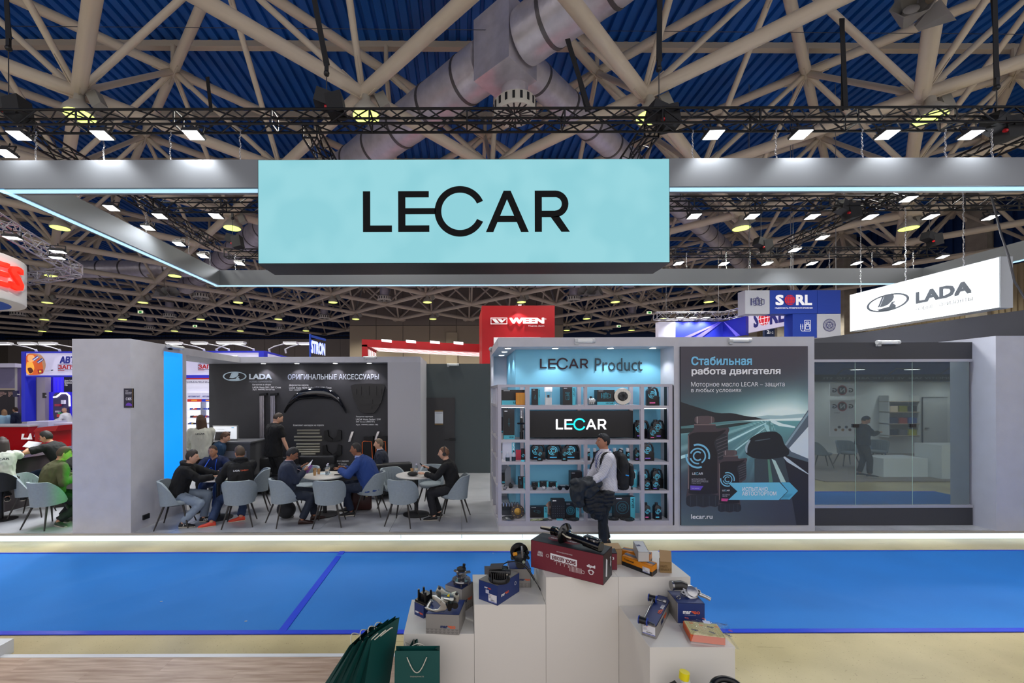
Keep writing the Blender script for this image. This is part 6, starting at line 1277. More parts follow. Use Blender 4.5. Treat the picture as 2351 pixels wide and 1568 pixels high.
for x, y in ((1008,1350),(1047,1363)):
    q = W(x, y, Yc-.03); m = MB(); m.cyl(q, q+V((0,-.004,0)), .011, n=16); m.build('bolt_eye', M('55565A', .3, .8), cal, 40); m = MB(); m.cyl(q-V((0,.004,0)), q+V((0,-.006,0)), .005, n=12); m.build('bolt_hole', bp_, cal)
m = MB(); q = W(1022, 1378, Yc-.04); m.cyl(q+V((-.04,0,.012)), q+V((.05,.01,.0)), .04, .036, 24); m.build('piston_housing', ste, cal, 40); m = MB(); m.cyl(q+V((.03,-.03,-.01)), q+V((.03,-.055,-.015)), .022, n=18); m.build('dust_boot', bp_, cal, 40); m = MB(); m.cyl(q+V((-.01,-.04,.035)), q+V((.03,-.045,.03)), .014, n=14); m.build('guide_sleeve', ste2, cal, 40)
plate([(990,1366),(998,1364),(1010,1374),(1022,1384),(1026,1395),(1018,1404),(1003,1406),(990,1404),(978,1399),(973,1393),(980,1392),(992,1398),(1004,1397),(1010,1390),(1003,1382),(992,1374)], 2.96, .008, ste2, cal, 'lever_arm')
q = W(1042, 1386, Yc-.07); m = MB(); m.cyl(q, q+V((.006,-.03,0)), .022, n=18); m.build('rubber_boot', bp_, cal, 40); q = W(1031, 1393, Yc-.06); m = MB(); m.cyl(q, q+V((.0,-.03,-.004)), .014, n=14); m.build('rubber_boot', bp_, cal, 40)
m = MB(); q = W(1028, 1368, Yc-.06); m.obox(q, (.008,0,.004), (0,.003,0), (0,0,.009)); m.build('yellow_mark', M('E0C81C', .5), cal)
m = MB(); a = W(990, 1378, 3.08); m.tube([a, a+V((-.02,0,-.03)), a+V((-.035,-.01,-.06))], .016, 12); m.build('cylinder', ste2, cal, 60); m = MB(); a = W(998, 1370, 3.0); m.tube([a+V((.014*math.cos(t), 0, .016*math.sin(t))) for t in [k*.7 for k in range(8)]], .004, 6); m.build('spring', ste2, cal, 60)
Zt = .918; o = V((-.129, 3.29, zA)); U = V((.129,-.081,0)); D = V((.089,.126,0)); t = carton('parts_box', 'grey car parts box with a blue top under the wheel hub', 'box', o, U, D, .185, (M('A09C98', .5), M('948F8A', .5), nvb), 'blue and grey car parts boxes'); brand(t, o+U+D*.1+Zu*.065, D, Zu, .12, nvt); text('Genuine parts', o+U*.18+Zu*.165, U, Zu, .06, .006, M('4A4A50'), t); tri_print(t, o+U, D, 6, .014)
m = MB(); m.box(-.262, -.20, 3.24, 3.33, zA, zA+.11); 
t = carton('parts_box', 'small dark grey box behind the brake caliper', 'box', V((-.27, 3.25, zA)), V((.085,-.03,0)), V((.03,.08,0)), .115, (M('5A5654', .5), M('6E6A68', .5), M('77736F', .5)), 'blue and grey car parts boxes')
hub = T('wheel_hub', 'steel wheel hub with black cap standing on its five studs', 'car part', on(1059, 1338, Zt)); c = on(1058, 1341, Zt); s2 = M('8A8A8C', .22, .95)
m = MB(); m.lathe([(.03,.03),(.072,.03),(.074,.036),(.07,.044),(.045,.05),(.034,.056),(.034,.075),(.04,.08),(.042,.1),(.036,.108),(.03,.11)], c, 36); m.build('hub_flange', s2, hub, 40)
for k in range(5):
    a = k*2*math.pi/5+.9; q = c+V((.057*math.cos(a), .057*math.sin(a), 0)); m = MB(); m.cyl(q+Zu*.001, q+Zu*.034, .007, n=10); m.build('stud', s2, hub, 40); m = MB(); m.cyl(q+Zu*.044, q+Zu*.048, .01, n=10); m.build('stud_head', s2, hub, 40)
m = MB(); 
for k in range(3):
    a = k*2*math.pi/3+.3; d = V((math.cos(a), math.sin(a), 0)); m.obox(c+Zu*.088+d*.05, d*.022, d.cross(Zu)*.012, (0,0,.006))
m.build('mounting_ear', s2, hub); m = MB(); m.cyl(c+Zu*.108, c+Zu*.126, .036, n=24); m.build('bearing_cap', M('1A1B1D', .35), hub, 40); m = MB(); m.cyl(c+V((.018,.008,.12)), c+V((.022,.008,.155)), .011, n=12); m.build('sensor_plug', bp_, hub, 40)
# right step: link box, pump box, bag
o = V((1.10, 2.585, zD)); U = V((.066,-.05,0)); D = V((.262,.348,0)); D = D*(.44/D.length); t = carton('parts_box', 'long blue and grey car parts box with a sway bar link on it', 'box', o, U, D, .077, (gbx, gbx, nvb), 'blue and grey car parts boxes'); sticker(t, o+U*.06+Zu*.014, U, Zu, .072, .055); tri_print(t, o, U, 3, .006)
dd = D.normalized(); brand(t, o+U*.62+D*.68+Zu*.078, -dd, U.normalized(), .13, wtx); brand(t, o+U+D*.28+Zu*.03, dd, Zu, .15, nvt)
lk2 = T('sway_bar_link', 'curved steel sway bar link with black rubber bushes on the long blue box', 'car part', o+Zu*.08); z = zD+.077; a = on(1475, 1426, z+.012); b_ = on(1497, 1375, z+.02)
m = MB(); m.tube([a, a+(b_-a)*.3+V((.008,0,.012)), a+(b_-a)*.65+V((.012,0,.016)), b_], .006, 10); m.build('link_rod', M('8C8E92', .25, .9), lk2, 60)
for q in (a, b_):
    m = MB(); s_ = U.normalized(); m.cyl(q-s_*.022, q+s_*.022, .021, n=20); m.build('rubber_bush', M('141518', .35), lk2, 40)
    for e in (-1, 1): m = MB(); m.cyl(q+s_*.021*e, q+s_*.026*e, .024, n=20); m.build('bush_flange', M('26429A', .4), lk2, 40)
m = MB(); s_ = U.normalized(); m.cyl(b_+s_*.026, b_+s_*.075, .007, n=10); m.build('stud', s2, lk2, 40); m = MB(); m.cyl(b_+s_*.068, b_+s_*.084, .011, n=6); m.build('nut', s2, lk2); m = MB(); m.cyl(a+s_*.026, a+s_*.055+V((0,-.02,0)), .008, n=10); m.build('stud', s2, lk2, 40)
o = V((1.385, 2.715, zD)); U = V((.168,-.012,0)); D = V((.02,.17,0)); t = carton('parts_box', 'blue car parts box at the right end under the aluminium pump', 'box', o, U, D, .13, (nvb, gbx, nvb), 'blue and grey car parts boxes'); brand(t, o+U*.2+Zu*.062, U, Zu, .105, wtx); text('www.margo-parts.com', o+U*.26+Zu*.052, U, Zu, .07, .004, wtx, t); m = MB(); m.add([V((o.x-.001,o.y,zD)), V((o.x-.001,o.y,zD+.13)), V((o.x+.019,o.y+.17,zD+.13)), V((o.x+.019,o.y+.17,zD))], [(0,1,2,3)]); m.build('grey_side', gbx, t)
pp_ = T('vacuum_pump', 'aluminium engine pump with a black inlet pipe on the blue box', 'car part', o+U*.5+D*.5+Zu*.13); alu = M('B9B9BA', .28, .9, bump=.1, bscale=80); c = on(1585, 1371, zD+.13)+V((0,0,.03))
ax = V((.1,-.75,.65)).normalized(); A = ax.to_track_quat('Z', 'Y').to_matrix(); m = MB(); m.lathe([(.03,-.03),(.045,-.02),(.046,.0),(.035,.006),(.034,.016),(.026,.018),(.01,.02)], c, 28, A); m.build('pump_body', alu, pp_, 40)
for s_ in (-1, 1):
    q = c+A @ V((s_*.055,0,-.005)); m = MB(); m.cyl(q-ax*.008, q+ax*.008, .014, n=16); m.build('flange_lug', alu, pp_, 40); m = MB(); m.cyl(q+ax*.008, q+ax*.009, .007, n=12); m.build('bolt_hole', bp_, pp_)
m = MB(); m.obox(c, A @ V((.05,0,0)), A @ V((0,.025,0)), A @ V((0,0,.006))); m.build('flange', alu, pp_); m = MB(); m.tube([c+V((-.02,.03,.02)), c+V((-.05,.035,.03)), c+V((-.1,.04,.025))], [.03,.03,.028], 16); m.build('inlet_pipe', M('2C2A28', .35), pp_, 60); m = MB(); q = c+V((-.1,.04,.025)); m.cyl(q, q+V((-.012,0,0)), .031, n=18); m.build('clamp_ring', s2, pp_, 40)
m = MB(); m.tube([c+V((.05,-.01,-.01)), c+V((.085,-.03,-.02)), c+V((.105,-.04,-.03))], [.014,.011,.013], 12); m.build('outlet_nozzle', alu, pp_, 60); m = MB(); q = c+V((-.10,-.03,-.02)); m.tube([q+V((.012*math.cos(t), -.004, .012*math.sin(t))) for t in [k*math.pi/6 for k in range(12)]], .004, 6, True); m.build('ring', s2, pp_, 60)
# bagged filter
fb = T('bagged_air_filter', 'orange and cream air filter in a clear printed plastic bag', 'filter', (1.47, 2.56, zD)); ang = math.radians(-13); u = V((math.cos(ang), math.sin(ang), 0)); d = V((-math.sin(ang), math.cos(ang), 0)); o = V((1.355, 2.505, zD+.004)); wF, dF = .185, .155
m = MB(); m.obox(o+u*wF/2+d*dF/2+Zu*.022, u*wF/2, d*dF/2, (0,0,.02)); m.build('filter_frame', M('E0601E', .5), fb); m = MB()
for i in range(22): q = o+u*(.006+wF*i/22)+Zu*.042; m.obox(q+d*dF/2+u*.003, u*.0028, d*(dF/2-.006), (0,0,.006))
tag(m.build('filter_pleats', M('E6DDA0', .7), fb), kind='stuff'); m = MB(); m.obox(o+u*wF/2+d*dF/2+Zu*.041, u*(wF/2-.004), d*(dF/2-.004), (0,0,.004)); m.build('filter_paper', M('DCD39A', .7), fb)
nx_, ny_ = 26, 20; m = MB(); vs = []
for j in range(ny_+1):
    for i in range(nx_+1):
        a, b_ = i/nx_, j/ny_; e = min(a, 1-a, b_, 1-b_); q = o+u*(-.02+a*(wF+.085))+d*(-.03+b_*(dF+.05)); h = .004+.056*min(1, e*7)*(1 if a < .8 else max(.25, 1-(a-.8)*3.5)); h += .016*noise.noise(V((a*9, b_*7, 1)))*min(1, e*8); 
        if a > .85 and b_ > .7: h += .05*(a-.85)/.15
        vs.append(q+Zu*max(.002, h))
m.add(vs, [(j*(nx_+1)+i, j*(nx_+1)+i+1, (j+1)*(nx_+1)+i+1, (j+1)*(nx_+1)+i) for j in range(ny_) for i in range(nx_)])
pk = bpy.data.materials.new('clear_film'); pk.use_nodes = True; nt = pk.node_tree; nt.nodes.clear(); og_ = nt.nodes.new('ShaderNodeOutputMaterial'); mx_ = nt.nodes.new('ShaderNodeMixShader'); g_ = nt.nodes.new('ShaderNodeBsdfGlossy'); g_.inputs['Roughness'].default_value = .12; tr_ = nt.nodes.new('ShaderNodeBsdfTransparent'); tr_.inputs[0].default_value = (.95,.95,.95,1); mx_.inputs[0].default_value = .13
nt.links.new(tr_.outputs[0], mx_.inputs[1]); nt.links.new(g_.outputs[0], mx_.inputs[2]); nt.links.new(mx_.outputs[0], og_.inputs[0]); m.build('plastic_bag', pk, fb, 180)
for i, (a, b_, tx, r_) in enumerate([(.08,.1,'mar',-.3),(.42,.08,'mar',-.5),(.72,.04,'mar',-.6),(.12,.45,'GO',.1),(.3,.7,'mar',-.6),(.45,.35,'mar',-.3),(.62,.4,'GO',-.2),(.78,.62,'mar',-.4),(.08,.75,'GO',-.2),(.45,.85,'GO',-.8),(.85,.3,'GO',-.7),(.3,.4,'GO',-.2)]):
    q = o+u*(-.02+a*(wF+.085))+d*(-.03+b_*(dF+.05))+Zu*.074; rr = Matrix.Rotation(r_, 3, 'Z'); text(tx, q, rr @ u, rr @ d, .036 if tx == 'mar' else .022, .015, nvt if tx == 'mar' else ora, fb, .04)
m = MB(); q = o+u*.10+d*.09+Zu*.073; m.add([q, q+u*.04, q+u*.04+d*.035, q+d*.035], [(0,1,2,3)]); m.build('sticker', M('C8CCE0', .5), fb)
# reservoir and hose on the lowest plinth
rv = T('fluid_reservoir', 'white plastic fluid reservoir with a yellow cap at the bottom edge', 'car part', (1.28, 2.2, .69)); pw = M('D8D8D2', .35); c = W(1570, 1556, 2.35); m = MB(); m.cyl(c+V((-.004,0,-.01)), c+V((0,0,.03)), .026, n=24); m.build('yellow_cap', M('E8D80E', .4), rv, 40)
m = MB(); m.tube([c+V((0,0,-.01)), c+V((.008,0,-.05)), c+V((.03,0,-.10)), c+V((.04,0,-.19))], [.024,.03,.055,.07], 20); m.build('reservoir_body', pw, rv, 60); m = MB(); m.tube([c+V((.05,0,-.07)), c+V((.09,0,-.055)), c+V((.11,0,-.06))], [.03,.018,.014], 14); m.build('spout', pw, rv, 60); m = MB(); m.obox(c+V((-.055,0,-.07)), (.02,0,.01), (0,.02,0), (-.01,0,.03)); m.build('connector', bp_, rv)
hs = T('rubber_hose', 'coiled black rubber hose at the bottom edge right of the reservoir', 'car part', (1.46, 2.15, .69)); c = W(1668, 1585, 2.25); m = MB(); m.tube([c+V((.075*math.cos(t), .04*math.sin(t), .03*math.sin(t)+.0)) for t in [k*math.pi/14 for k in range(28)]], .017, 12, True); m.build('hose_coil', M('101012', .3), hs, 60); m = MB(); m.cyl(c+V((-.075,0,-.0)), c+V((-.09,0,.02)), .02, n=14); m.build('hose_clamp', s2, hs, 40)
m = MB(); m.cyl(c+V((0,0,-.03)), (c.x, c.y, .69), .06, n=20); m.build('hose_body', M('141416', .4), hs, 40)
# green paper bags
gr_ = M('0B4B47', .45, bump=.05, bscale=30); gr2 = M('083A37', .5); rope = M('D5D0BE', .7)
lowp = MB(); lowp.box(-1.16, -.10, 2.55, 2.93, .03, .30); solo(lowp, 'display_plinth', wpl, 'low white block below the frame carrying the green paper bags', 'plinth', 'white stepped display plinths in the foreground')
def pbag(b_, U, N, h, lean, lb, w_=.28, th=.1, topk=.35, face=False, txt=True):
    b_, U, N, lean = V(b_), V(U).normalized(), V(N).normalized(), V(lean); t = T('paper_bag', lb, 'bag', b_, 'dark green paper bags beside the plinths'); T_ = Zu*h+lean
    B = [b_+U*w_/2*i+N*th/2*j for i, j in ((-1,-1),(1,-1),(1,1),(-1,1))]; Tp = [b_+T_+U*w_/2*i*(1)+N*th/2*topk*j for i, j in ((-1,-1),(1,-1),(1,1),(-1,1))]
    Gm = [(B[1]+B[2])/2+T_*.55-U*.004, (B[0]+B[3])/2+T_*.55+U*.004]; Gt = [(Tp[1]+Tp[2])/2-U*.03-Zu*.0, (Tp[0]+Tp[3])/2+U*.03]
    m = MB(); m.add([B[0], B[1], Tp[1], Tp[0]], [(0,1,2,3)]); m.build('front_panel', gr_, t); m = MB(); m.add([B[2], B[3], Tp[3], Tp[2]], [(0,1,2,3)]); m.build('rear_panel', gr_, t)
    m = MB(); m.add([B[1], B[2], Tp[2], Gt[0], Tp[1], Gm[0]], [(0,1,5),(1,2,5),(2,3-1,5)][:2]+[(2,3,5),(2,3,5)][:1]+[(3,4,5),(4,0,5)]); m.build('gusset', gr2, t); m = MB(); m.add([B[3], B[0], Tp[0], Gt[1], Tp[3], Gm[1]], [(0,1,5),(1,2,5),(2,3,5),(3,4,5),(4,0,5)]); m.build('gusset', gr2, t); m = MB(); m.add(B, [(3,2,1,0)]); m.build('bag_base', gr2, t)
    for s_ in (-1, 1):
        a = b_+T_*.93-U*w_*.22+N*(th/2*topk+.004)*s_*1.3; e = a+U*w_*.44; dr = (-.10 if face and s_ < 0 else .035)
        pts = [a+(e-a)*k/12+Zu*(dr*math.sin(math.pi*k/12)*1.0)+N*s_*(.035*math.sin(math.pi*k/12) if not face else .004) for k in range(13)]; m = MB(); m.tube(pts, .0035, 6); m.build('rope_handle', rope, t, 60)
    if txt:
        c = b_+T_*(.60 if face else .5)-N*(th/2*(.62)+.002); text('TRENDPARTS', c-U*.045+(Zu*.012), U, (T_).normalized(), .09, .008, M('B8B0A0', .5), t)
        for k in (-1, 0, 1):
            m = MB(); q = c+U*k*.035-Zu*.012-N*.001; arc_strip(m, 0, 0, .007, .0095, 0, 360, lambda x, y: q+U*x+T_.normalized()*y, 12); m.build('social_mark', M('D8D0C0', .5), t)
    return t
pbag((wx(956, 2.75), 2.76, .30), (1,0,0), (0,1,0), .432, (0,.015,0), 'dark green paper bag with a hanging rope handle facing the camera', .29, .11, .5, True)
pbag((-.63, 2.82, .30), (.55,.83,0), (.83,-.55,0), .55, (.11,.02,0), 'dark green paper bag at the right of the leaning bunch', .26, .1)
pbag((-.75, 2.78, .30), (.45,.89,0), (.89,-.45,0), .55, (.20,.02,0), 'dark green paper bag in the middle of the leaning bunch', .26, .09, txt=False)
pbag((-.86, 2.75, .30), (.40,.91,0), (.91,-.40,0), .545, (.27,.02,0), 'dark green paper bag second from the left of the bunch', .26, .09, txt=False)
pbag((-.97, 2.72, .30), (.36,.93,0), (.93,-.36,0), .54, (.33,.02,0), 'leftmost dark green paper bag, leaning most', .26, .08)
pbag((-.335, 2.86, .30), (.2,.98,0), (.98,-.2,0), .40, (-.0,.02,0), 'dark green paper bag wedged against the lowest plinth', .14, .08, txt=False)
t = T('round_stool', 'cream round stool top just showing at the bottom edge', 'stool', (wx(812, 2.3), 2.3, .03)); x = wx(812, 2.35); m = MB(); m.lathe([(.14,.70),(.15,.72),(.15,.755),(.14,.765)], (x, 2.2, 0), 32); m.build('seat', M('CFC6AE', .5), t, 40); m = MB(); m.cyl((x,2.2,.04), (x,2.2,.71), .03, n=12); m.build('pedestal', M('B8B0A0', .4), t, 40); m = MB(); m.cyl((x,2.2,.03), (x,2.2,.045), .12, n=24); m.build('base_plate', M('B8B0A0', .4), t, 40)
# ---------------- products on the rack ----------------
blkp = M('1C1B1E', .4); tealp = M('4FB3C6', .5); cyl_ = M('5CC4DE', .5, emit=.15); bkc = M('18181C', .3); linec = M('3A8FA0', .5)
RK = 'products on the display rack'
def lbox(x0, x1, yt, key, Y, lb, stripe='r', ic='shock', d=.1, col=None, sw=.24, word=True, lean=0):
    z = SH[key]; h = (0, (FX and 0))[1]; a, b = wx(x0, Y), wx(x1, Y); zt_ = wz(yt, Y); t = T('product_box', lb, 'box', ((a+b)/2, Y, z), RK); c = col or blkp
    m = MB(); m.box(a, b, Y, Y+d, z, zt_); m.build('carton', c, t); w_, h = b-a, zt_-z
    if stripe == 'r': s_ = (b-w_*sw, b, z, zt_)
    elif stripe == 'b': s_ = (a, b, z, z+h*sw)
    else: s_ = None
    if s_:
        m = MB(); m.box(s_[0], s_[1]+.001, Y-.002, Y+d*.0, s_[2], s_[3]); m.build('colour_stripe', tealp, t)
        if word:
            wm_ = M('16323C', .5) if col is None else M('E8F0F4', .5)
            if stripe == 'r': text('LECAR', ((s_[0]+s_[1])/2+w_*sw*.28, Y-.003, zt_-h*.52), (0,0,1), (-1,0,0), h*.46, w_*sw*.55, wm_, t, .02)
            else: text('LECAR', (b-w_*.5, Y-.003, s_[2]+h*sw*.25), (1,0,0), (0,0,1), w_*.42, h*sw*.5, wm_, t, .02)
    if ic:
        cxp = CX+((a+(b-w_*sw if stripe == 'r' else b))/2)/Y*FX; czp = CY-((z+(h*sw if stripe == 'b' else 0)+zt_)/2-HC)/Y*FX
        icon(ic, cxp, czp, Y-.003, min(w_*(1-sw)*.40, h*.32), linec, t)
    m = MB(); m.box(a+w_*.08, a+w_*.35, Y-.002, Y-.001, zt_-h*.09, zt_-h*.06); m.build('caption_line', M('C8C8CC'), t)
    return t
def jug(x0, x1, yt, key, Y, lb, acc='8A7AC8', big=True, d=.09):
    z = SH[key]; a, b = wx(x0, Y), wx(x1, Y); h = wz(yt, Y)-z; w_ = b-a; P = lambda x, y: (a+x*w_, z+y*h)
    t = T('oil_canister' if big else 'oil_bottle', lb, 'canister' if big else 'bottle', ((a+b)/2, Y, z), RK)
    body = [(0,0),(1,0),(1,.48),(.74,.53),(.55,.84),(.45,.90),(.12,.90),(0,.78)] if big else [(0,0),(1,0),(1,.42),(.88,.55),(.93,.72),(.80,.82),(.62,.86),(.18,.86),(0,.72)]
    m = MB(); m.prism([P(*p) for p in body], (0, Y+d, 0), (1,0,0), (0,0,1), d); o_ = m.build('canister_body', bkc, t, 180); bv = o_.modifiers.new('b', 'BEVEL'); bv.width = .006; bv.segments = 2; bv.limit_method = 'ANGLE'
    if big:
        m = MB(); q = [P(.42,.88), P(.66,.95), P(.84,.90), P(.95,.70), P(.97,.46)]; m.tube([(x, Y+d/2, y) for x, y in q], w_*.085, 8); m.build('handle', bkc, t, 60)
    c = P(.28 if big else .40, .86); m = MB(); m.cyl((c[0], Y+d/2, c[1]), (c[0], Y+d/2, z+h), w_*(.15 if big else .2), n=12); m.build('cap', M('222226', .4), t, 40)
    m = MB(); q = P(.36 if big else .48, .58 if big else .5); swirl(m, (q[0], Y-.002, q[1]), (1,0,0), (0,0,1), w_*(.30 if big else .36), 9); tag(m.build('ring_mark', cyl_, t), kind='stuff')
    m = MB(); p0, p1 = P(.16, .12), P(.62, .18); m.box(p0[0], p1[0], Y-.002, Y, p0[1], p1[1]); m.build('grade_band', M(acc, .5, emit=.1), t)
    return t
E0Z = SH['e']
A1, A2, A3, A4, E0 = 'a1', 'a2', 'a3', 'a4', 'e'
lbox(1152, 1205, 895, A1, 7.12, 'wide LECAR headlamp box in the top left rack bay', 'b', None, sw=.28)
t = T('air_filter', 'orange pleated air filter standing in the top left rack bay', 'filter', (wx(1195, 7.0), 7.0, SH[A1]), RK); a, b = wx(1185, 7.0), wx(1206, 7.0); z = SH[A1]; m = MB(); m.box(a, b, 7.0, 7.05, z, z+.20); m.build('filter_frame', M('D8842A', .6), t); m = MB()
for i in range(14): m.box(a+.006+(b-a-.012)*i/14, a+.006+(b-a-.012)*(i+.55)/14, 6.992, 7.0, z+.008, z+.192)
tag(m.build('filter_pleats', M('EDB455', .6), t), kind='stuff')
lbox(1156, 1181, 939, A2, 7.05, 'tall LECAR shock absorber box with teal foot in the second left bay', 'b', 'shock', sw=.13)
def strut(x, y0, y1, Y, key, lb):
    t = T('suspension_strut', lb, 'car part', (x, Y, SH[key]), RK); z = SH[key]; h = y1; m = MB(); m.cyl((x,Y,z),(x,Y,z+h*.72), .021, n=14); m.build('damper_tube', bkc, t, 40); m = MB(); m.cyl((x,Y,z),(x,Y,z+h*.24), .03, n=14); m.build('lower_sleeve', bkc, t, 40)
    m = MB(); m.cyl((x,Y,z+h*.74),(x,Y,z+h*.98), .008, n=8); m.build('piston_rod', M('C8C8CC', .2, .9), t, 40); m = MB(); m.lathe([(.03,0),(.07,.004),(.078,.02),(.06,.026),(.03,.02)], (x,Y,z+h*.50), 24); m.build('spring_plate', bkc, t, 40); m = MB(); m.cyl((x,Y,z+h*.72),(x,Y,z+h*.76), .024, n=14); m.build('chrome_cap', M('D8D8DA', .2, .9), t, 40); m = MB(); m.box(x+.02, x+.05, Y-.01, Y+.01, z+h*.3, z+h*.36); m.build('hose_bracket', bkc, t)
strut(wx(1197, 7.08), 0, .49, 7.08, A2, 'black suspension strut standing in the second left bay')
lbox(1154, 1182, 1015, A3, 7.2, 'white LECAR carton in the third left bay', 'r', None, col=M('C4C6D4', .5), sw=.26)
m = MB(); a, b = wx(1184, 7.15), wx(1206, 7.15); m.rbox(a, b, 7.15, 7.2, SH[A3], SH[A3]+.17, .02); solo(m, 'red_pouch', M('B83A4C', .35), 'red foil pouch behind the spray can in the third left bay', 'pouch', RK)
def can(px, Y, key, h, r, lb, top='B4B6BC', body='131316', band=True, white=False):
    x = wx(px, Y); z = SH[key]; t = T('spray_can', lb, 'can', (x, Y, z), RK); m = MB(); m.cyl((x,Y,z),(x,Y,z+h*.72), r, n=18); m.build('can_body', M(body, .35), t, 40); m = MB(); m.cyl((x,Y,z+h*.72),(x,Y,z+h), r*.93, n=18); m.build('cap', M(top, .3, .4), t, 40)
    if band: m = MB(); m.cyl((x,Y,z+.002),(x,Y,z+h*.14), r*1.02, n=18); m.build('teal_band', cyl_, t, 40)
    m = MB(); swirl(m, (x, Y-r-.002, z+h*.48), (1,0,0), (0,0,1), r*.85, 8); tag(m.build('ring_mark', cyl_, t), kind='stuff'); return t
can(1200, 7.0, A3, .215, .031, 'black LECAR spray can with a dark cap in the third left bay', '26262A')
for px, hh, lb in ((1165, .16, 'small white pump bottle with a dark label in the third left bay'), (1179, .18, 'pale coolant bottle with a dark label in the third left bay')):
    x = wx(px, 7.0); z = SH[A3]; t = T('fluid_bottle', lb, 'bottle', (x, 7.0, z), RK); m = MB(); m.lathe([(.028,0),(.033,.01),(.033,hh*.6),(.02,hh*.78),(.012,hh*.85)], (x,7.0,z), 18); m.build('bottle_body', M('B4BAC8', .35), t, 60); m = MB(); m.cyl((x,7.0,z+hh*.84),(x,7.0,z+hh), .011, n=10); m.build('cap', M('DADCE0' if px == 1165 else '222226', .4), t, 40); m = MB(); m.cyl((x,7.0,z+.012),(x,7.0,z+hh*.45), .0345, n=18); m.build('bottle_label', M('173240', .4), t, 40)
lbox(1190, 1205, 1096, A4, 7.12, 'small upright LECAR box in the fourth left bay', 'r', 'plug', sw=.26)
def lump(name, lb, px, Y, key, s_, col, seed, mt=.5, cat='car part'):
    random.seed(seed); x = wx(px, Y); z = SH[key]; t = T(name, lb, cat, (x, Y, z), RK); mt_ = M(col, .35, mt)
    m = MB(); m.cyl((x-s_*.5, Y, z+s_*.55), (x+s_*.35, Y, z+s_*.55), s_*.5, n=16); m.build('housing', mt_, t, 40); m = MB(); m.cyl((x+s_*.35, Y, z+s_*.55), (x+s_*.6, Y-.01, z+s_*.55), s_*.3, n=14); m.build('flange', M('8A8C90', .3, .8), t, 40)
    m = MB(); m.cyl((x-s_*.1, Y, z+s_*.9), (x-s_*.1, Y, z+s_*1.3), s_*.18, n=10); m.build('connector', M('222224', .4), t, 40)
    for k in range(3):
        m = MB(); m.box(x-s_*.45+k*s_*.25, x-s_*.36+k*s_*.25, Y-s_*.53, Y-s_*.45, z+s_*.1, z+s_*.95); m.build('rib', mt_, t)
    return t
lump('cv_joint', 'dark drive joint on the fourth left shelf', 1172, 7.15, A4, .07, '2A2A2C', 1); lump('starter_motor', 'small grey starter motor at the left end of the fourth shelf', 1158, 7.02, A4, .055, '8C8C90', 2, .8)
t = T('bumper_part', 'grey plastic tank standing in the fourth left bay', 'car part', (wx(1168,7.3), 7.3, SH[A4]), RK); m = MB(); q = [(1159,1130),(1159,1082),(1166,1069),(1172,1073),(1173,1128)]; m.prism([(wx(x,7.3), wz(y,7.3) if y < 1125 else SH[A4]) for x, y in q], (0,7.36,0), (1,0,0), (0,0,1), .06); m.build('tank_body', M('6A6E74', .5), t); m = MB(); m.cyl((wx(1166,7.33), 7.33, wz(1070,7.3)), (wx(1166,7.33), 7.33, wz(1064,7.3)), .02, n=12); m.build('cap', M('C0C4C8', .4), t, 40)
for i, (px, Y, z0, c) in enumerate(((1140, 7.8, 'a4', 'D86A3A'), (1150, 7.6, 'a4', '2A2A2C'), (1146, 8.1, 'a3', '2C2C30'), (1148, 8.3, 'a2', '303036'), (1156, 7.9, 'a1', '8A8A90'))):
    random.seed(i); x = .78; z = SH[z0]; t = T('side_shelf_part', ('orange silicone hose set on the side shelf', 'dark gearbox part on the side shelf', 'dark carton on the middle side shelf', 'tall dark carton on the second side shelf', 'grey part on the top side shelf')[i], 'car part', (x, Y, z), RK)
    m = MB(); m.tube([(x-.08,Y-.1,z+.03),(x-.02,Y-.05,z+.10),(x+.05,Y+.02,z+.05),(x+.08,Y+.1,z+.12)], .025, 10) if i == 0 else m.box(x-.08, x+.08, Y-.1, Y+.1, z, z+(.16 if i < 3 else .3)); m.build('part_body', M(c, .45), t, 60 if i == 0 else None); m = MB(); m.box(x-.06, x+.06, Y-.105, Y-.1, z+.01, z+.04); m.build('part_label', tealp, t)
# valve cover / cylinder head on the lower side shelf and clutch parts
t = T('cylinder_head', 'bright metal cylinder head on the lowest shelf at the left corner', 'car part', (wx(1155,7.3), 7.3, E0Z), RK); x0 = .70
m = MB(); m.box(x0, x0+.30, 7.28, 7.46, .40, .46); m.build('head_block', M('2C3034', .4, .3), t); 
for i in range(6):
    m = MB(); m.cyl((x0+.03+i*.05, 7.31, .46), (x0+.03+i*.05, 7.31, .52), .018, n=10); m.build('valve_spring', M('D0D2D6', .2, .9), t, 40); m = MB(); m.cyl((x0+.03+i*.05, 7.40, .46), (x0+.03+i*.05, 7.40, .51), .018, n=10); m.build('valve_spring', M('D0D2D6', .2, .9), t, 40)
m = MB(); m.box(x0, x0+.3, 7.3, 7.44, E0Z, .40); m.build('support_block', M('3C4046', .5), t)
def disc(name, lb, c, r, tilt, cols, cat='car part', n=32, teeth=True):
    t = T(name, lb, cat, c, RK); A = Matrix.Rotation(tilt, 3, 'X'); c = V(c)
    m = MB(); m.lathe([(r*.5,-.006),(r,-.006),(r,.006),(r*.5,.006),(r*.5,-.006)], c, n, A); fr0 = m.build('friction_ring', cols[0], t, 40); m = MB(); m.lathe([(.01,-.008),(r*.5,-.004),(r*.52,.004),(r*.3,.018),(.02,.02)], c, n, A); m.build('hub_plate', cols[1], t, 40)
    for k in range(8):
        a = k*math.pi/4; q = c+A @ V((r*.78*math.cos(a), r*.78*math.sin(a), .007)); m = MB(); m.cyl(q, q+A @ V((0,0,.002)), r*.05, n=8); m.build('rivet', cols[2], fr0)
    return t
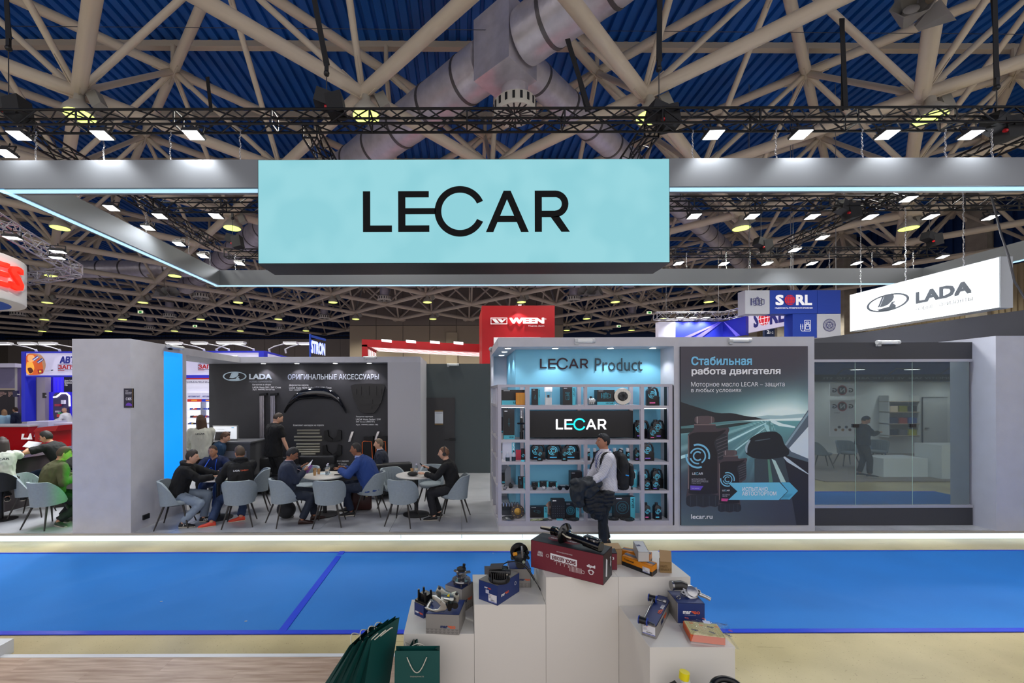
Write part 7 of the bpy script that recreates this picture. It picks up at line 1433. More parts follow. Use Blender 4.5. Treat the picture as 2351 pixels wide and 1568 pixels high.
mt1 = (M('3A3230', .6), M('A8823C', .35, .7), M('C8B070', .4, .7)); mt2 = (M('9A9C9E', .25, .9), M('6A6C70', .3, .9), M('2A2A2C', .5)); mt3 = (M('222224', .45), M('3A3A3C', .4, .5), M('8A8A8C', .4, .7))
disc('clutch_disc', 'brown clutch disc with brass hub leaning in the bottom left bay', (wx(1188, 7.1), 7.12, E0Z+.115), .115, math.radians(78), mt1); disc('clutch_cover', 'shiny clutch pressure plate lying in the bottom left bay', (wx(1167, 7.0), 7.06, E0Z+.02), .105, math.radians(4), mt2)
# bays B and C
lbox(1222, 1240, 893, 'b1', 7.15, 'narrow LECAR box in the top centre-left bay', 'r', 'plug', sw=.24)
t = T('fuel_pump', 'white fuel pump module standing in the top centre-left bay', 'car part', (wx(1259,7.1), 7.1, SH['b1']), RK); x = wx(1259,7.1); z = SH['b1']; wp_ = M('C8CACC', .4)
m = MB(); m.cyl((x,7.1,z),(x,7.1,z+.125), .058, n=24); m.build('pump_cup', wp_, t, 40); m = MB(); m.cyl((x,7.1,z+.225),(x,7.1,z+E0Z), .068, n=24); m.build('flange', M('E2E4E6', .4), t, 40)
for s_ in (-.045, .045): m = MB(); m.cyl((x+s_,7.1,z+.12),(x+s_,7.1,z+.225), .006, n=8); m.build('guide_rod', wp_, t, 40)
m = MB(); m.cyl((x,7.1,z+.12),(x,7.1,z+.17), .02, n=12); m.build('pump_motor', M('3A3C40', .4), t, 40); m = MB(); m.box(x, x+.04, 7.08, 7.12, z+E0Z, z+.262); m.build('blue_connector', M('2A5AC8', .4), t)
lbox(1292, 1321, 889, 'b1', 7.1, 'large LECAR fuel pump box in the top centre-left bay', 'r', 'pump', sw=.24, d=.2)
t = lump('alternator', 'silver alternator in the top centre-right bay', 1358, 7.08, 'b1', .11, 'B0B2B4', 3, .8)
lbox(1371, 1411, 896, 'b1', 7.12, 'square LECAR alternator box in the top centre-right bay', 'b', 'comp', sw=.2, d=.16)
c = V((wx(1429, 7.1), 7.1, SH['b1']+.142)); t = T('brake_disc', 'large steel brake disc standing in the top centre-right bay', 'car part', c, RK); A = Matrix.Rotation(math.radians(84), 3, 'X'); m = MB(); m.lathe([(.08,-.012),(.142,-.012),(.142,.012),(.08,.012),(.08,-.012)], c, 48, A); m.build('friction_ring', M('A8A49C', .25, .9), t, 40); m = MB(); m.lathe([(.03,.045),(.075,.045),(.082,.0),(.078,.0),(.03,.04),(.03,.045)], c, 36, A); m.build('disc_hat', M('222426', .4, .4), t, 40)
for k in range(5): a = k*2*math.pi/5; q = c+A @ V((.055*math.cos(a), .055*math.sin(a), .046)); m = MB(); m.cyl(q, q+A @ V((0,0,.001)), .007, n=8); m.build('bolt_hole', M('5A5C5E', .5), t)
for i, (x0, x1) in enumerate(((1220,1252),(1256.5,1291),(1297,1331))): jug(x0, x1, 1020.5, 'b3', 7.18, 'five litre black oil canister in the centre bay, %s from the left' % ORD[i], '4AA8D8', d=.1)
for i, (x0, x1) in enumerate(((1233.5,1245.5),(1290,1302.5))): jug(x0, x1, 1026, 'b3', 7.02, 'slim black oil bottle in front of the canisters, %s one' % ('left', 'right')[i], '5CC4DE', False, .05)
for i, px in enumerate((1350.5, 1365)): can(px, 7.1, 'b3', .205, .028, 'black spray can with a silver cap left of the backpack man, %s one' % ('left', 'right')[i], band=False)
for i, px in enumerate((1410.5, 1426, 1440.5)): can(px, 7.1, 'b3', .205, .030, 'black and teal spray can right of the backpack man, %s from the left' % ORD[i])
jug(1457.5, 1469.5, 1030, 'b3', 7.02, 'small black oil bottle at the right end of the centre shelf', '8A6AD8', False)
for i, (x0, x1, yt) in enumerate(((1221,1238,1108),(1240,1258,1106),(1261,1279,1108))): lbox(x0, x1, yt, 'b4', 7.2, 'small LECAR parts box on the fourth centre shelf, %s from the left' % ORD[i], 'r', None, sw=.2, word=False, d=.08)
lump('ignition_part', 'black throttle part in front of the first small box on the fourth shelf', 1227, 7.02, 'b4', .065, '1E1E20', 4, .2); lump('belt_tensioner', 'white and black belt tensioner on the fourth shelf', 1248, 7.0, 'b4', .055, 'C8CACC', 5, .6); lump('thermostat', 'silver thermostat housing on the fourth shelf', 1271, 7.0, 'b4', .055, 'B8BABC', 6, .8)
for i, px in enumerate((1286, 1302)):
    t = T('rubber_mount', 'black rubber engine mount on the fourth shelf, %s one' % ('left', 'right')[i], 'car part', (wx(px,7.0), 7.0, SH['b4']), RK); x = wx(px, 7.0); z = SH['b4']; m = MB(); m.cyl((x-.01,6.98,z+.035),(x-.01,7.03,z+.035), .035, n=16); m.build('bush', bkc, t, 40); m = MB(); m.bar((x+.0,7.0,z+.05), (x+.10-.06*i,7.02,z+.045), .01); m.build('arm', bkc, t)
lbox(1310, 1336, 1084, 'b4', 7.12, 'black LECAR box standing behind the jacket on the fourth shelf', None, None, d=.15)
lbox(1343, 1366, 1079, 'b4', 7.2, 'white LECAR box just left of the man with the backpack', 'r', None, col=M('C4C6D0', .5), sw=.3); lbox(1432, 1461, 1080, 'b4', 7.18, 'white LECAR box just right of the backpack', 'r', None, col=M('C4C6D0', .5), sw=.36)
can(1450, 7.02, 'b4', .1, .014, 'tiny dark bottle in front of the white box right of the backpack', '222226', band=False)
lbox(1216, 1256, 1164, E0, 7.15, 'wide LECAR clutch box at the left of the bottom centre shelf', 'r', 'belt', sw=.2)
lbox(1266, 1296, 1147, E0, 7.05, 'tall dark LECAR box with a dotted pattern on the bottom shelf', None, None)
t = T('dot_pattern_print', 'dotted print on the tall dark box of the bottom shelf', 'print', (wx(1281,7.04), 7.045, .3)); m = MB()
for i in range(6):
    for j in range(5): c = W(1269+5*i, 1163+j*5.5, 7.045); m.box(c.x-.004, c.x+.004, 7.044, 7.046, c.z-.004, c.z+.004)
tag(m.build('dots', M('6A6A72'), t), kind='stuff'); ptext('LECAR', 1268, 1149, 1276, 1151.5, 7.045, wt2, t)
disc('brake_disc', 'plain brake disc half hidden behind the tall dotted box', (wx(1270, 7.2), 7.22, E0Z+.14), .135, math.radians(84), (M('A88C80', .3, .8), M('6A6260', .4, .6), M('222224', .5)))
lbox(1297, 1329, 1155, E0, 7.1, 'square LECAR clutch disc box on the bottom shelf', 'r', 'disc', sw=.24); disc('clutch_disc', 'dark clutch disc lying in front of the square box on the bottom shelf', (wx(1316, 6.98), 7.05, E0Z+.012), .11, math.radians(3), mt3)
for i, (px, c) in enumerate(((1225, 'B8C09A'), (1237, 'A8B088'), (1248, '3A4038'))):
    t = T('brake_pads', ('pale green gasket set at the left of the bottom shelf', 'pale green gaskets beside the first set', 'dark green gasket pieces on the bottom shelf')[i], 'car part', (wx(px,7.0), 7.0, E0Z), RK); x = wx(px, 7.0)
    for k in range(3): m = MB(); m.obox((x+.02*k-.02, 7.0-.02*k, E0Z+.006+.012*k), (.05,.02,0), (-.01,.03,0), (0,0,.004)); m.build('gasket', M(c, .6), t)
m = MB(); m.tube([(wx(1264,7.0)+.022*math.cos(a), 7.0+.02*math.sin(a), E0Z+.005) for a in [k*math.pi/6 for k in range(12)]], .004, 6, True); solo(m, 'seal_ring', bkc, 'small black seal ring lying on the bottom shelf', 'car part', RK, 60)
m = MB(); x = wx(1285, 6.98); m.box(x-.05, x+.05, 6.99, 7.03, E0Z, E0Z+.02); solo(m, 'small_teal_box', tealp, 'tiny teal box lying in front of the tall dotted box', 'box', RK)
lbox(1410, 1457, 1142, E0, 7.12, 'big square LECAR brake disc box right of the backpack man', 'r', 'brake', sw=.22, d=.12); disc('clutch_cover', 'dark clutch cover lying right of the man\'s legs', (wx(1408, 7.0), 7.05, E0Z+.02), .1, math.radians(3), mt3); disc('clutch_disc', 'flat black disc lying in front of the big square box', (wx(1441, 7.0), 7.05, E0Z+.01), .12, math.radians(3), mt3)
for i, px in enumerate((1350, 1364)): lbox(px-6, px+6, 1164, E0, 7.1, 'small grey-blue carton left of the man\'s legs, %s one' % ('left', 'right')[i], None, None, col=M('4A5466', .5))
# bay D
jug(1487, 1514.5, 889.5, 'd1', 7.05, 'black oil canister in the top right rack bay', 'E060A0'); jug(1457, 1492, 966, 'd2', 7.15, 'black oil canister behind the upright in the second right bay', '8A6AD8'); jug(1499, 1527, 965, 'd2', 7.08, 'black oil canister at the right of the second right bay', '8A6AD8'); jug(1491, 1507.5, 980, 'd2', 6.99, 'small black oil bottle in front in the second right bay', 'E060A0', False)
jug(1477, 1502, 1018, 'd3', 7.05, 'black oil canister in the third right bay', '8A6AD8'); jug(1470, 1493, 1078, 'd4', 7.15, 'black oil canister at the left of the fourth right bay', '5CC4DE'); jug(1498, 1523, 1078, 'd4', 7.12, 'black oil canister at the right of the fourth right bay', '5CC4DE')
jug(1479, 1493.5, 1101, 'd4', 6.99, 'small oil bottle at the left of the fourth right bay', '5CC4DE', False); jug(1497, 1513.5, 1101, 'd4', 6.99, 'small oil bottle at the right of the fourth right bay', '8A6AD8', False)
jug(1478.5, 1494, 1156.5, E0, 7.02, 'small oil bottle at the left of the bottom right bay', 'E060A0', False); jug(1502, 1519, 1156.5, E0, 7.02, 'small oil bottle at the right of the bottom right bay', '5CC4DE', False)
# ---------------- people ----------------
from mathutils.bvhtree import BVHTree
def remesh(mb, vox, sm=5, amp=0, freq=9, seed=0, ax=None):
    me = bpy.data.meshes.new('t'); me.from_pydata(mb.v, [], mb.f); o = bpy.data.objects.new('t', me); COL.objects.link(o)
    r = o.modifiers.new('r', 'REMESH'); r.mode = 'VOXEL'; r.voxel_size = vox
    s_ = o.modifiers.new('s', 'SMOOTH'); s_.factor = .5; s_.iterations = sm
    dg = bpy.context.evaluated_depsgraph_get(); out = bpy.data.meshes.new_from_object(o.evaluated_get(dg)); bpy.data.objects.remove(o); bpy.data.meshes.remove(me)
    if amp:
        n = len(out.vertices); co = np.empty(n*3); out.vertices.foreach_get('co', co); co = co.reshape(-1, 3); no = np.array([v.normal[:] for v in out.vertices])
        d = np.array([noise.noise(V((p[0]*freq, p[1]*freq, p[2]*freq*.55+seed)))+.5*noise.noise(V((p[0]*freq*2.3, p[1]*freq*2.3, p[2]*freq*1.1+seed+5))) for p in co])
        d = 1-np.abs(d)*2.2; co = co+no*(d*amp)[:, None]; out.vertices.foreach_set('co', co.ravel())
    out.polygons.foreach_set('use_smooth', [True]*len(out.polygons)); out.update(); return out
def put(me, name, mat, parent):
    L = world_loc(parent); me.transform(Matrix.Translation(-L)); me.materials.append(mat); o = bpy.data.objects.new(name, me); COL.objects.link(o); o.parent = parent; return o
def ik(a, t, l1, l2, pole):
    a, t = V(a), V(t); d = t-a; L = min(d.length, (l1+l2)*.995); d.normalize(); t = a+d*L; x = (l1*l1-l2*l2+L*L)/(2*L); h = math.sqrt(max(l1*l1-x*x, 1e-6)); p = V(pole); p = (p-d*p.dot(d)).normalized(); return a+d*x+p*h, t
def head_pt(d, s_=1.0):
    x, y, z = d.x, d.y, d.z; px, py, pz = x*.098, y*.075, z*.12
    if z < 0: py *= 1-.26*(-z)**1.6; px *= (1-.30*(-z)) if x < 0 else (1-.10*(-z)**2)
    if x > 0:
        g = lambda yy, zz, sy, sz: math.exp(-((y-yy)/sy)**2-((z-zz)/sz)**2)
        px += .026*g(0,-.20,.13,.13)+.012*g(0,0,.10,.2)+.004*g(0,.25,.5,.08)-.009*(g(.38,.06,.2,.11)+g(-.38,.06,.2,.11))+.007*g(0,-.50,.28,.06)-.004*g(0,-.40,.25,.05)+.010*g(0,-.82,.3,.14)
    return V((px, py, pz))*s_
def person(lb, pel, yaw, lean=0, hyaw=0, hpitch=0, hl=None, hr=None, fl=None, fr=None, tw=0, sc=1.0, skin='C08A6A', hair=('short', '1E1A18'), top=('16161A', 'long', .02), legs='3A4252', shoe='1A1A1C', fat=1.0, hem=.06, vox=.015, feet=True, collar=None, hood=False, ftoe=None, polel=None, poler=None, curl=.6, topm=None, bald=False):
    pel = V(pel); y = math.radians(yaw); F = V((math.cos(y), math.sin(y), 0)); Lt = V((-F.y, F.x, 0)); Up = V((0,0,1)); k = sc
    t = T('person', lb, 'person', (pel.x, pel.y, (min(p[2] for p in (fl, fr))-.08) if fl is not None else pel.z-.9))
    def dr(a): a = math.radians(a); return Up*math.cos(a)+F*math.sin(a)
    s0 = pel; s1 = s0+dr(lean*.5)*.14*k; s2 = s1+dr(lean*.9)*.17*k; s3 = s2+dr(lean*1.15)*.16*k; s4 = s3+dr(lean*1.1)*.065*k
    Ls = Matrix.Rotation(math.radians(tw), 3, 'Z') @ Lt
    def sec(c, Lx, ang, a, b):
        D = F*math.cos(math.radians(ang))-Up*math.sin(math.radians(ang)); D = (D-Lx*D.dot(Lx)).normalized(); return [c+Lx*a*k*math.copysign(abs(math.cos(q))**.85, math.cos(q))+D*b*k*math.copysign(abs(math.sin(q))**.9, math.sin(q)) for q in [2*math.pi*i/24 for i in range(24)]]
    def torso(inf, low=0.0, up=True):
        fa = fat; S_ = []
        if low: S_.append(sec(s0-dr(lean*.2)*low*k, Lt, lean*.2, .165*fa+inf, .125*fa+inf))
        S_ += [sec(s0-dr(lean*.3)*.05*k, Lt, lean*.3, .165*fa**.5+inf, .12*fa+inf), sec(s0+dr(0)*.02*k, Lt, lean*.4, .165*fa**.6+inf, .12*fa+inf), sec(s1, (Lt+Ls*.5).normalized(), lean*.7, .145*fa+inf, .108*fa**1.3+inf)]
        if up: S_ += [sec(s2, Ls, lean, .162*fa**.6+inf, .118*fa+inf), sec(s2+(s3-s2)*.6, Ls, lean, .175*fa**.4+inf, .112*fa**.7+inf), sec(s3, Ls, lean*1.1, .165+inf, .088+inf), sec(s3+(s4-s3)*.6, Ls, lean, .10+inf*.8, .068+inf*.6), sec(s4+(s4-s3)*.15, Ls, lean, .058+inf*.3, .058+inf*.3)]
        return S_
    sh = {1: s3+Ls*.178*k-Up*.015, -1: s3-Ls*.178*k-Up*.015}; hands = {1: hl, -1: hr}; arm = {}
    for s_ in (1, -1):
        tg = V(hands[s_]) if hands[s_] is not None else sh[s_]-Up*.52*k+F*.05
        pole = (polel if s_ == 1 else poler); pole = V(pole) if pole is not None else (-Up*.8+Ls*s_*.5-F*.35)
        e, wv = ik(sh[s_], tg, .29*k, .255*k, pole); arm[s_] = (e, wv)
    leg = {}
    for s_ in (1, -1):
        ft = fl if s_ == 1 else fr; h = s0+Lt*.088*s_*k-Up*.03*k; ft = V(ft) if ft is not None else h-Up*.8*k; kn, an = ik(h, ft, .435*k, .42*k, F+Up*.35+Lt*s_*.12); leg[s_] = (h, kn, an)
    hf = math.radians(hyaw); pit = math.radians(hpitch); Fh = Matrix.Rotation(hf, 3, 'Z') @ F; Lh = V((-Fh.y, Fh.x, 0)); Uh = Up*math.cos(pit)+Fh*math.sin(pit); Fh2 = Fh*math.cos(pit)-Up*math.sin(pit)
    hc = s4+(dr(lean*.8)*.5+Uh*.5).normalized()*.125*k+Fh2*.025*k; A = Matrix((Fh2, Lh, Uh)).transposed()
    # body: one surface
    m = MB(); m.rings(torso(0)); m.tube([s4-Up*.05, s4+(hc-s4)*.35, hc-Uh*.05*k-Fh2*.015*k], [.066*k, .056*k, .056*k], 14)
    for s_ in (1, -1):
        e, wv = arm[s_]; m.tube([sh[s_], (sh[s_]+e)/2, e], [.05*k, .045*k, .037*k], 12); m.tube([e, e+(wv-e)*.3, wv], [.038*k, .038*k, .024*k], 12); m.ball(sh[s_], .052*k, 12, 8); m.ball(e, .037*k, 10, 6); m.ball(wv, .026*k, 10, 6)
        h, kn, an = leg[s_]; m.tube([h, (h+kn)/2, kn], [.082*k, .07*k, .052*k], 12); m.tube([kn, kn+(an-kn)*.35, an], [.052*k, .052*k, .034*k], 12); m.ball(kn, .052*k, 10, 6); m.ball(an, .04*k, 10, 6); m.ball(h, .085*k, 10, 8)
    me = remesh(m, vox, 4); b2 = MB(); b2.v = [tuple(v.co) for v in me.vertices]; b2.f = [tuple(p.vertices) for p in me.polygons]; b2.m = [0]*len(b2.f); bpy.data.meshes.remove(me)
    rows = []; n_, m_ = 36, 30
    for j in range(m_+1):
        ph = math.pi*j/m_ if 0 < j < m_ else (1e-3 if j == 0 else math.pi-1e-3)
        rows.append([hc+A @ head_pt(V((math.sin(ph)*math.cos(q), math.sin(ph)*math.sin(q), -math.cos(ph))), k) for q in [2*math.pi*i/n_ for i in range(n_)]])
    b2.rings(rows)
    for s_ in (1, -1): b2.ball(hc+A @ V((-.008, s_*.076, -.005))*k, (.017*k, .009*k, .031*k), 10, 8, A @ Matrix.Rotation(-s_*.35, 3, 'Z'))
    for s_ in (1, -1):   # hands with five fingers
        e, wv = arm[s_]; d = (wv-e).normalized(); N = -Up+F*.2; N = (N-d*N.dot(d)); N = N.normalized() if N.length > .1 else F; S_ = d.cross(N)*(s_); H = Matrix((d, S_, N)).transposed(); pc = wv+d*.045*k; b2.ball(pc, (.052*k, .040*k, .017*k), 12, 8, H)
        for f_ in range(4):
            L_ = (.075, .085, .08, .062)[f_]*k; b0 = wv+d*.075*k+S_*(.027-.018*f_)*k; q = b0; pts = [q-d*.02*k]; a = 0
            for sg in (.45, .3, .25): pts.append(q); q = q+(d*math.cos(a)+N*math.sin(a))*L_*sg; a += curl
            pts.append(q); b2.tube(pts, [.0085*k, .0085*k, .008*k, .0075*k, .006*k], 6)
        q = wv+d*.02*k+S_*.032*k; b2.tube([q-S_*.01, q+S_*.018*k+d*.02*k+N*.008*k, q+S_*.024*k+d*.045*k+N*.016*k, q+S_*.018*k+d*.065*k+N*.02*k], [.011*k, .0105*k, .009*k, .007*k], 7)
    b2.build('body', M(skin, .55), t, 180)
    # face details
    dkm = M('1A1412', .4)
    for s_ in (1, -1):
        c = hc+A @ V((.0775, s_*.031, .006))*k; m = MB(); m.ball(c, .0105*k, 10, 8); ey = m.build('eye', M('A89C94', .35), t, 180); m = MB(); m.ball(c+Fh2*.0062*k, .0058*k, 8, 6); m.build('iris', dkm, ey)
        m = MB(); q = [hc+A @ V((.094-.012*abs(u_), s_*(.031+.016*u_), .032+.004*(1-u_*u_)))*k for u_ in (-1,-.5,0,.5,1)]; m.tube(q, .0032*k, 5); m.build('eyebrow', M(hair[1], .8), t, 180)
    m = MB(); m.tube([hc+A @ V((.097-.006*abs(u_), .019*u_, -.059))*k for u_ in (-1,-.5,0,.5,1)], [.0015*k, .0035*k, .004*k, .0035*k, .0015*k], 6); m.build('lips', M('8E5848', .55), t, 180)
    # hair
    st, hcx = hair; hm = M(hcx, .6, bump=.4, bscale=160)
    if st != 'bald':
        m = MB(); rows = []; n_, m_ = 40, 28
        for j in range(m_+1):
            ph = math.pi*j/m_ if 0 < j < m_ else (1e-3 if j == 0 else math.pi-1e-3); row = []
            for i in range(n_):
                q = 2*math.pi*i/n_; d = V((math.sin(ph)*math.cos(q), math.sin(ph)*math.sin(q), -math.cos(ph))); x = d.x
                hl_ = .60+.05*math.sin(d.y*9) if x > .55 else (.60+(.55-x)*(-.63)/.5 if x > .05 else (-.03 if x > -.25 else -.38)) ; hl_ = hl_-.25*max(0, -x-.6) 
                if st == 'long': hl_ = hl_ if x > .2 else -.9
                kk = 1/(1+math.exp(-(d.z-hl_)*26)); th = (.9, 1.04+.085*max(0, d.z)**.8+.03*noise.noise(d*9)) if st != 'buzz' else (.9, 1.025+.025*max(0, d.z))
                if st == 'long' : th = (.9, 1.13+.04*max(0, d.z))
                if st == 'thick': th = (.9, 1.06+.11*max(0, d.z)**.7+.04*noise.noise(d*7)+(.05 if x > .3 and d.z > .5 else 0))
                p = head_pt(V((min(x, .9), d.y, d.z)) if x > .9 else d, k); row.append(hc+A @ (p*(th[0]+(th[1]-th[0])*kk)))
            rows.append(row)
        m.rings(rows); m.build('hair', hm, t, 180)
        if st == 'long':
            m = MB(); rs_ = []
            for z_, a_, b_, o_ in ((.07,.085,.09,-.015),(.0,.094,.092,-.02),(-.08,.098,.085,-.035),(-.16,.102,.065,-.055),(-.24,.10,.05,-.07),(-.31,.085,.035,-.075),(-.35,.04,.015,-.07)): rs_.append([hc+A @ V((o_+b_*math.sin(q)*(.75 if math.sin(q) > 0 else 1), a_*math.cos(q)*(1+.05*math.sin(9*q)), z_))*k for q in [2*math.pi*i/36 for i in range(36)]])
            m.rings(rs_); m.build('long_hair', hm, t, 180)
    # trousers
    m = MB(); m.rings(torso(.012, 0, False))
    for s_ in (1, -1): h, kn, an = leg[s_]; r_ = 1.0; m.tube([h, (h+kn)/2, kn], [.098*k, .088*k, .072*k], 14); m.tube([kn, (kn+an)/2, an+Up*.02], [.072*k, .066*k, .062*k], 14); m.ball(kn, .072*k, 12, 8); m.ball(h, .1*k, 12, 8)
    put(remesh(m, vox, 4, .007, 14, 3), 'trousers', M(legs, .8, bump=.2, bscale=250), t)
    # top
    m = MB(); m.rings(torso(.016+top[2]*.5, hem)); L_ = {'long': 1.0, 'short': .0, 'none': -1}[top[1]]
    for s_ in (1, -1):
        e, wv = arm[s_]; r0 = .062+top[2]*.3; a0 = sh[s_]
        m.ball(a0, (r0-.002)*k, 14, 10)
        if L_ > 0: m.tube([a0, (a0+e)/2, e], [(r0+.004)*k, r0*k, (r0-.008)*k], 14); m.ball(e, (r0-.008)*k, 12, 8); m.tube([e, (e+wv)/2, wv-(wv-e)*.06], [(r0-.008)*k, (r0-.012)*k, (r0-.022)*k], 14)
        else: m.tube([a0, a0+(e-a0)*.72], [(r0+.006)*k, (r0+.002)*k], 14)
    me = remesh(m, vox*.9, 3, .006+top[2]*.1, 11, len(lb)); tm = topm or M(top[0], .85, bump=.25, bscale=220); go = put(me, 'top_garment', tm, t)
    if hood:
        m = MB(); m.tube([s4+Ls*.088*k*math.cos(q)-F*.035*k+F*.075*k*math.sin(q)+Up*(.012-.03*math.sin(q))*k for q in [2*math.pi*i/16 for i in range(16)]], .033*k, 10, True); m.ball(s4-F*.085*k-Up*.02*k, (.09*k, .05*k, .055*k), 14, 10, Matrix((Ls, F, Up)).transposed()); put(remesh(m, .012, 5, .004, 12), 'hood', tm, t)
    if collar:
        m = MB(); rs_ = [[s4+D_+Ls*a*k*math.cos(q)+F*(a*k*math.sin(q)+.004) for q in [2*math.pi*i/24 for i in range(24)]] for a, D_ in ((.078, -Up*.022), (.068, Up*.022), (.060, Up*.024), (.06, -Up*.02))]; m.rings(rs_, False); m.build('collar', M(collar, .7), t, 60)
        m = MB(); c = s3+F*.0; n_ = []
        for u_, z_ in ((-.045, .05), (.045, .05), (.02, -.08), (0, -.14), (-.02, -.08)): n_.append(c+Ls*u_*k+dr(lean)*z_*k)
        dn_ = (F*math.cos(math.radians(lean))-Up*math.sin(math.radians(lean))); tr_ = BVHTree.FromPolygons([v.co.copy() for v in me.vertices], [tuple(p.vertices) for p in me.polygons]); L0 = world_loc(t); ok = []
        for p in n_:
            h_ = tr_.ray_cast(p-L0+dn_*.5, -dn_); ok.append((h_[0]+L0+dn_*.004) if h_[0] is not None else p+dn_*.12)
        m.add(ok, [(0,1,2,3,4)]); m.build('shirt_front', M(collar, .7), t)
    # shoes
    for s_ in (1, -1):
        h, kn, an = leg[s_]; fd = (V(ftoe) if ftoe is not None else F+Lt*s_*.15); fd.z = 0; fd.normalize(); sd = V((-fd.y, fd.x, 0)); g = an-Up*.08*k; m = MB(); rs_ = []
        for x, w_, hh in ((-.065,.026,.055),(-.05,.034,.085),(0,.036,.10),(.05,.040,.075),(.10,.045,.058),(.15,.043,.048),(.185,.030,.036),(.198,.014,.022)): rs_.append([g+fd*x*k+sd*w_*k*math.cos(q)+Up*(hh*.5+hh*.5*math.sin(q))*k for q in [2*math.pi*i/16 for i in range(16)]])
        m.rings(rs_); so = m.build('shoe', M(shoe, .5), t, 180); m = MB(); m.rings([[g+fd*x*k+sd*w_*k*math.cos(q)+Up*(.009+.010*math.sin(q))*k for q in [2*math.pi*i/12 for i in range(12)]] for x, w_ in ((-.07,.02),(-.055,.037),(.05,.041),(.11,.049),(.16,.045),(.2,.02))]); m.build('sole', M('C8C0B0' if shoe != '2A1410' else '1A0E0A', .6), so, 180)
    return dict(t=t, go=go, me=me, s3=s3, s4=s4, s2=s2, F=F, L=Ls, hc=hc, A=A, arm=arm, k=k, lean=lean, leg=leg, dr=dr)
def proj_text(P, tx, c, U, Vv, n, w_, h_, mat, bold=.02):
    # lettering wrapped on the garment along direction -n
    L0 = world_loc(P['t']); tr_ = BVHTree.FromPolygons([v.co.copy() for v in P['me'].vertices], [tuple(p.vertices) for p in P['me'].polygons]); m = text(tx, c, U, Vv, w_, h_, None, None, bold, mb=MB()); out = []
    for p in m.v:
        p = V(p); h = tr_.ray_cast(p-L0+n*.3, -n); out.append((h[0]+L0+n*.004) if h[0] is not None else p)
    m.v = [tuple(p) for p in out]; return m.build('lettering', mat, P['t'])
def G(x, y, z=ZP+.08): return (x, y, z)
SK = 'B58265'; SK2 = '8E5E44'; SK3 = 'C89A80'
def seat(px, Y, dx=0, dy=0, h=.56): return (wx(px, Y)+dx, Y+dy, ZP+h)
def lanyard(P, col, mlen=.3):
    s4, F, L, k = P['s4'], P['F'], P['L'], P['k']; L0 = world_loc(P['t']); tr_ = BVHTree.FromPolygons([v.co.copy() for v in P['me'].vertices], [tuple(p.vertices) for p in P['me'].polygons]); dn = (F-V((0,0,1))*math.tan(math.radians(P['lean']*.8))).normalized(); m = MB()
    for s_ in (-1, 1):
        rows = []
        for i in range(9):
            q = i/8; p = s4+L*s_*(.07-.06*q)*k-P['dr'](P['lean'])*(.01+mlen*q); h = tr_.ray_cast(p-L0+dn*.5, -dn); c = (h[0]+L0+dn*.006) if h[0] is not None else p+dn*.1; rows.append((c-L*.008, c+L*.008))
        for i in range(8): m.add([rows[i][0], rows[i][1], rows[i+1][1], rows[i+1][0]], [(0,1,2,3)])
    m.tube([s4-F*.055+F*.03*math.cos(q)+L*.075*math.sin(q)+V((0,0,.012)) for q in [math.pi*(.35+1.3*i/10) for i in range(11)]], .007, 6); m.build('lanyard', M(col, .6), P['t'])
# 1 black hoodie, light jeans, profile
P = person('man in black hoodie and light blue jeans seated in profile at the left table', seat(404,7.38,.04), 16, 20, 4, 6, hl=(-4.36,7.74,.93), hr=(-4.42,7.56,.94), fl=G(-4.63,7.58), fr=G(-4.78,7.25), skin=SK3, hair=('thick','2A211C'), top=('0E0E10','long',.03), legs='7A8796', shoe='17171A', hood=True, sc=.98)
t = P['t']
for s_ in (1, -1):
    an = P['leg'][s_][2]; sd = V((0,-1,0)) 
    for i in range(3): m = MB(); c = an+P['F']*(.03+.025*i)+V((0,0,-.035)); m.obox(c, P['F']*.005+V((0,0,.0)), V((0,.044,0)), V((.008,0,.018))); m.build('shoe_stripe', M('D8D8D8', .6), t)
# 2 navy pullover, facing camera
P = person('man in navy pullover with a blue lanyard leaning on the left table, facing the camera', seat(510,8.72,-.02,-.05), -84, 30, -6, 6, hl=(wx(502,8.12),8.10,.93), hr=(wx(474,8.15),8.12,.93), fl=G(-4.75,8.15), fr=G(-5.05,8.2), skin=SK, hair=('buzz','4A382C'), top=('1E2848','long',.02), legs='1C2C50', shoe='1A1A1C', hem=.05, polel=(.9,-.1,-.3), poler=(-.9,-.1,-.3)); lanyard(P, '2A62D8')
# 3 lettered hoodie from behind
P = person('man in black hoodie lettered LADA seen from behind at the left table', seat(550,7.44,.0,.04), 118, 14, 22, 14, hl=(-4.34,7.68,.94), hr=(-4.16,7.82,.94), fl=G(-4.32,7.30), fr=G(-3.98,7.62), skin=SK, hair=('thick','4A3A2C'), top=('0E0E10','long',.035), legs='1E3050', shoe='C8402A', hood=True, fat=1.08, ftoe=(-.8,-.45,0), sc=1.03)
n = -P['F']; U = V((-n.y, n.x, 0)); c = P['s3']-V((0,0,.10))-U*.12; proj_text(P, 'LADA', c, U, (0,0,1), n, .10, .028, M('D8D8DC', .6), .04); proj_text(P, 'Цифра', c+U*.115, U, (0,0,1), n, .12, .03, M('C05A3A', .6), .02)
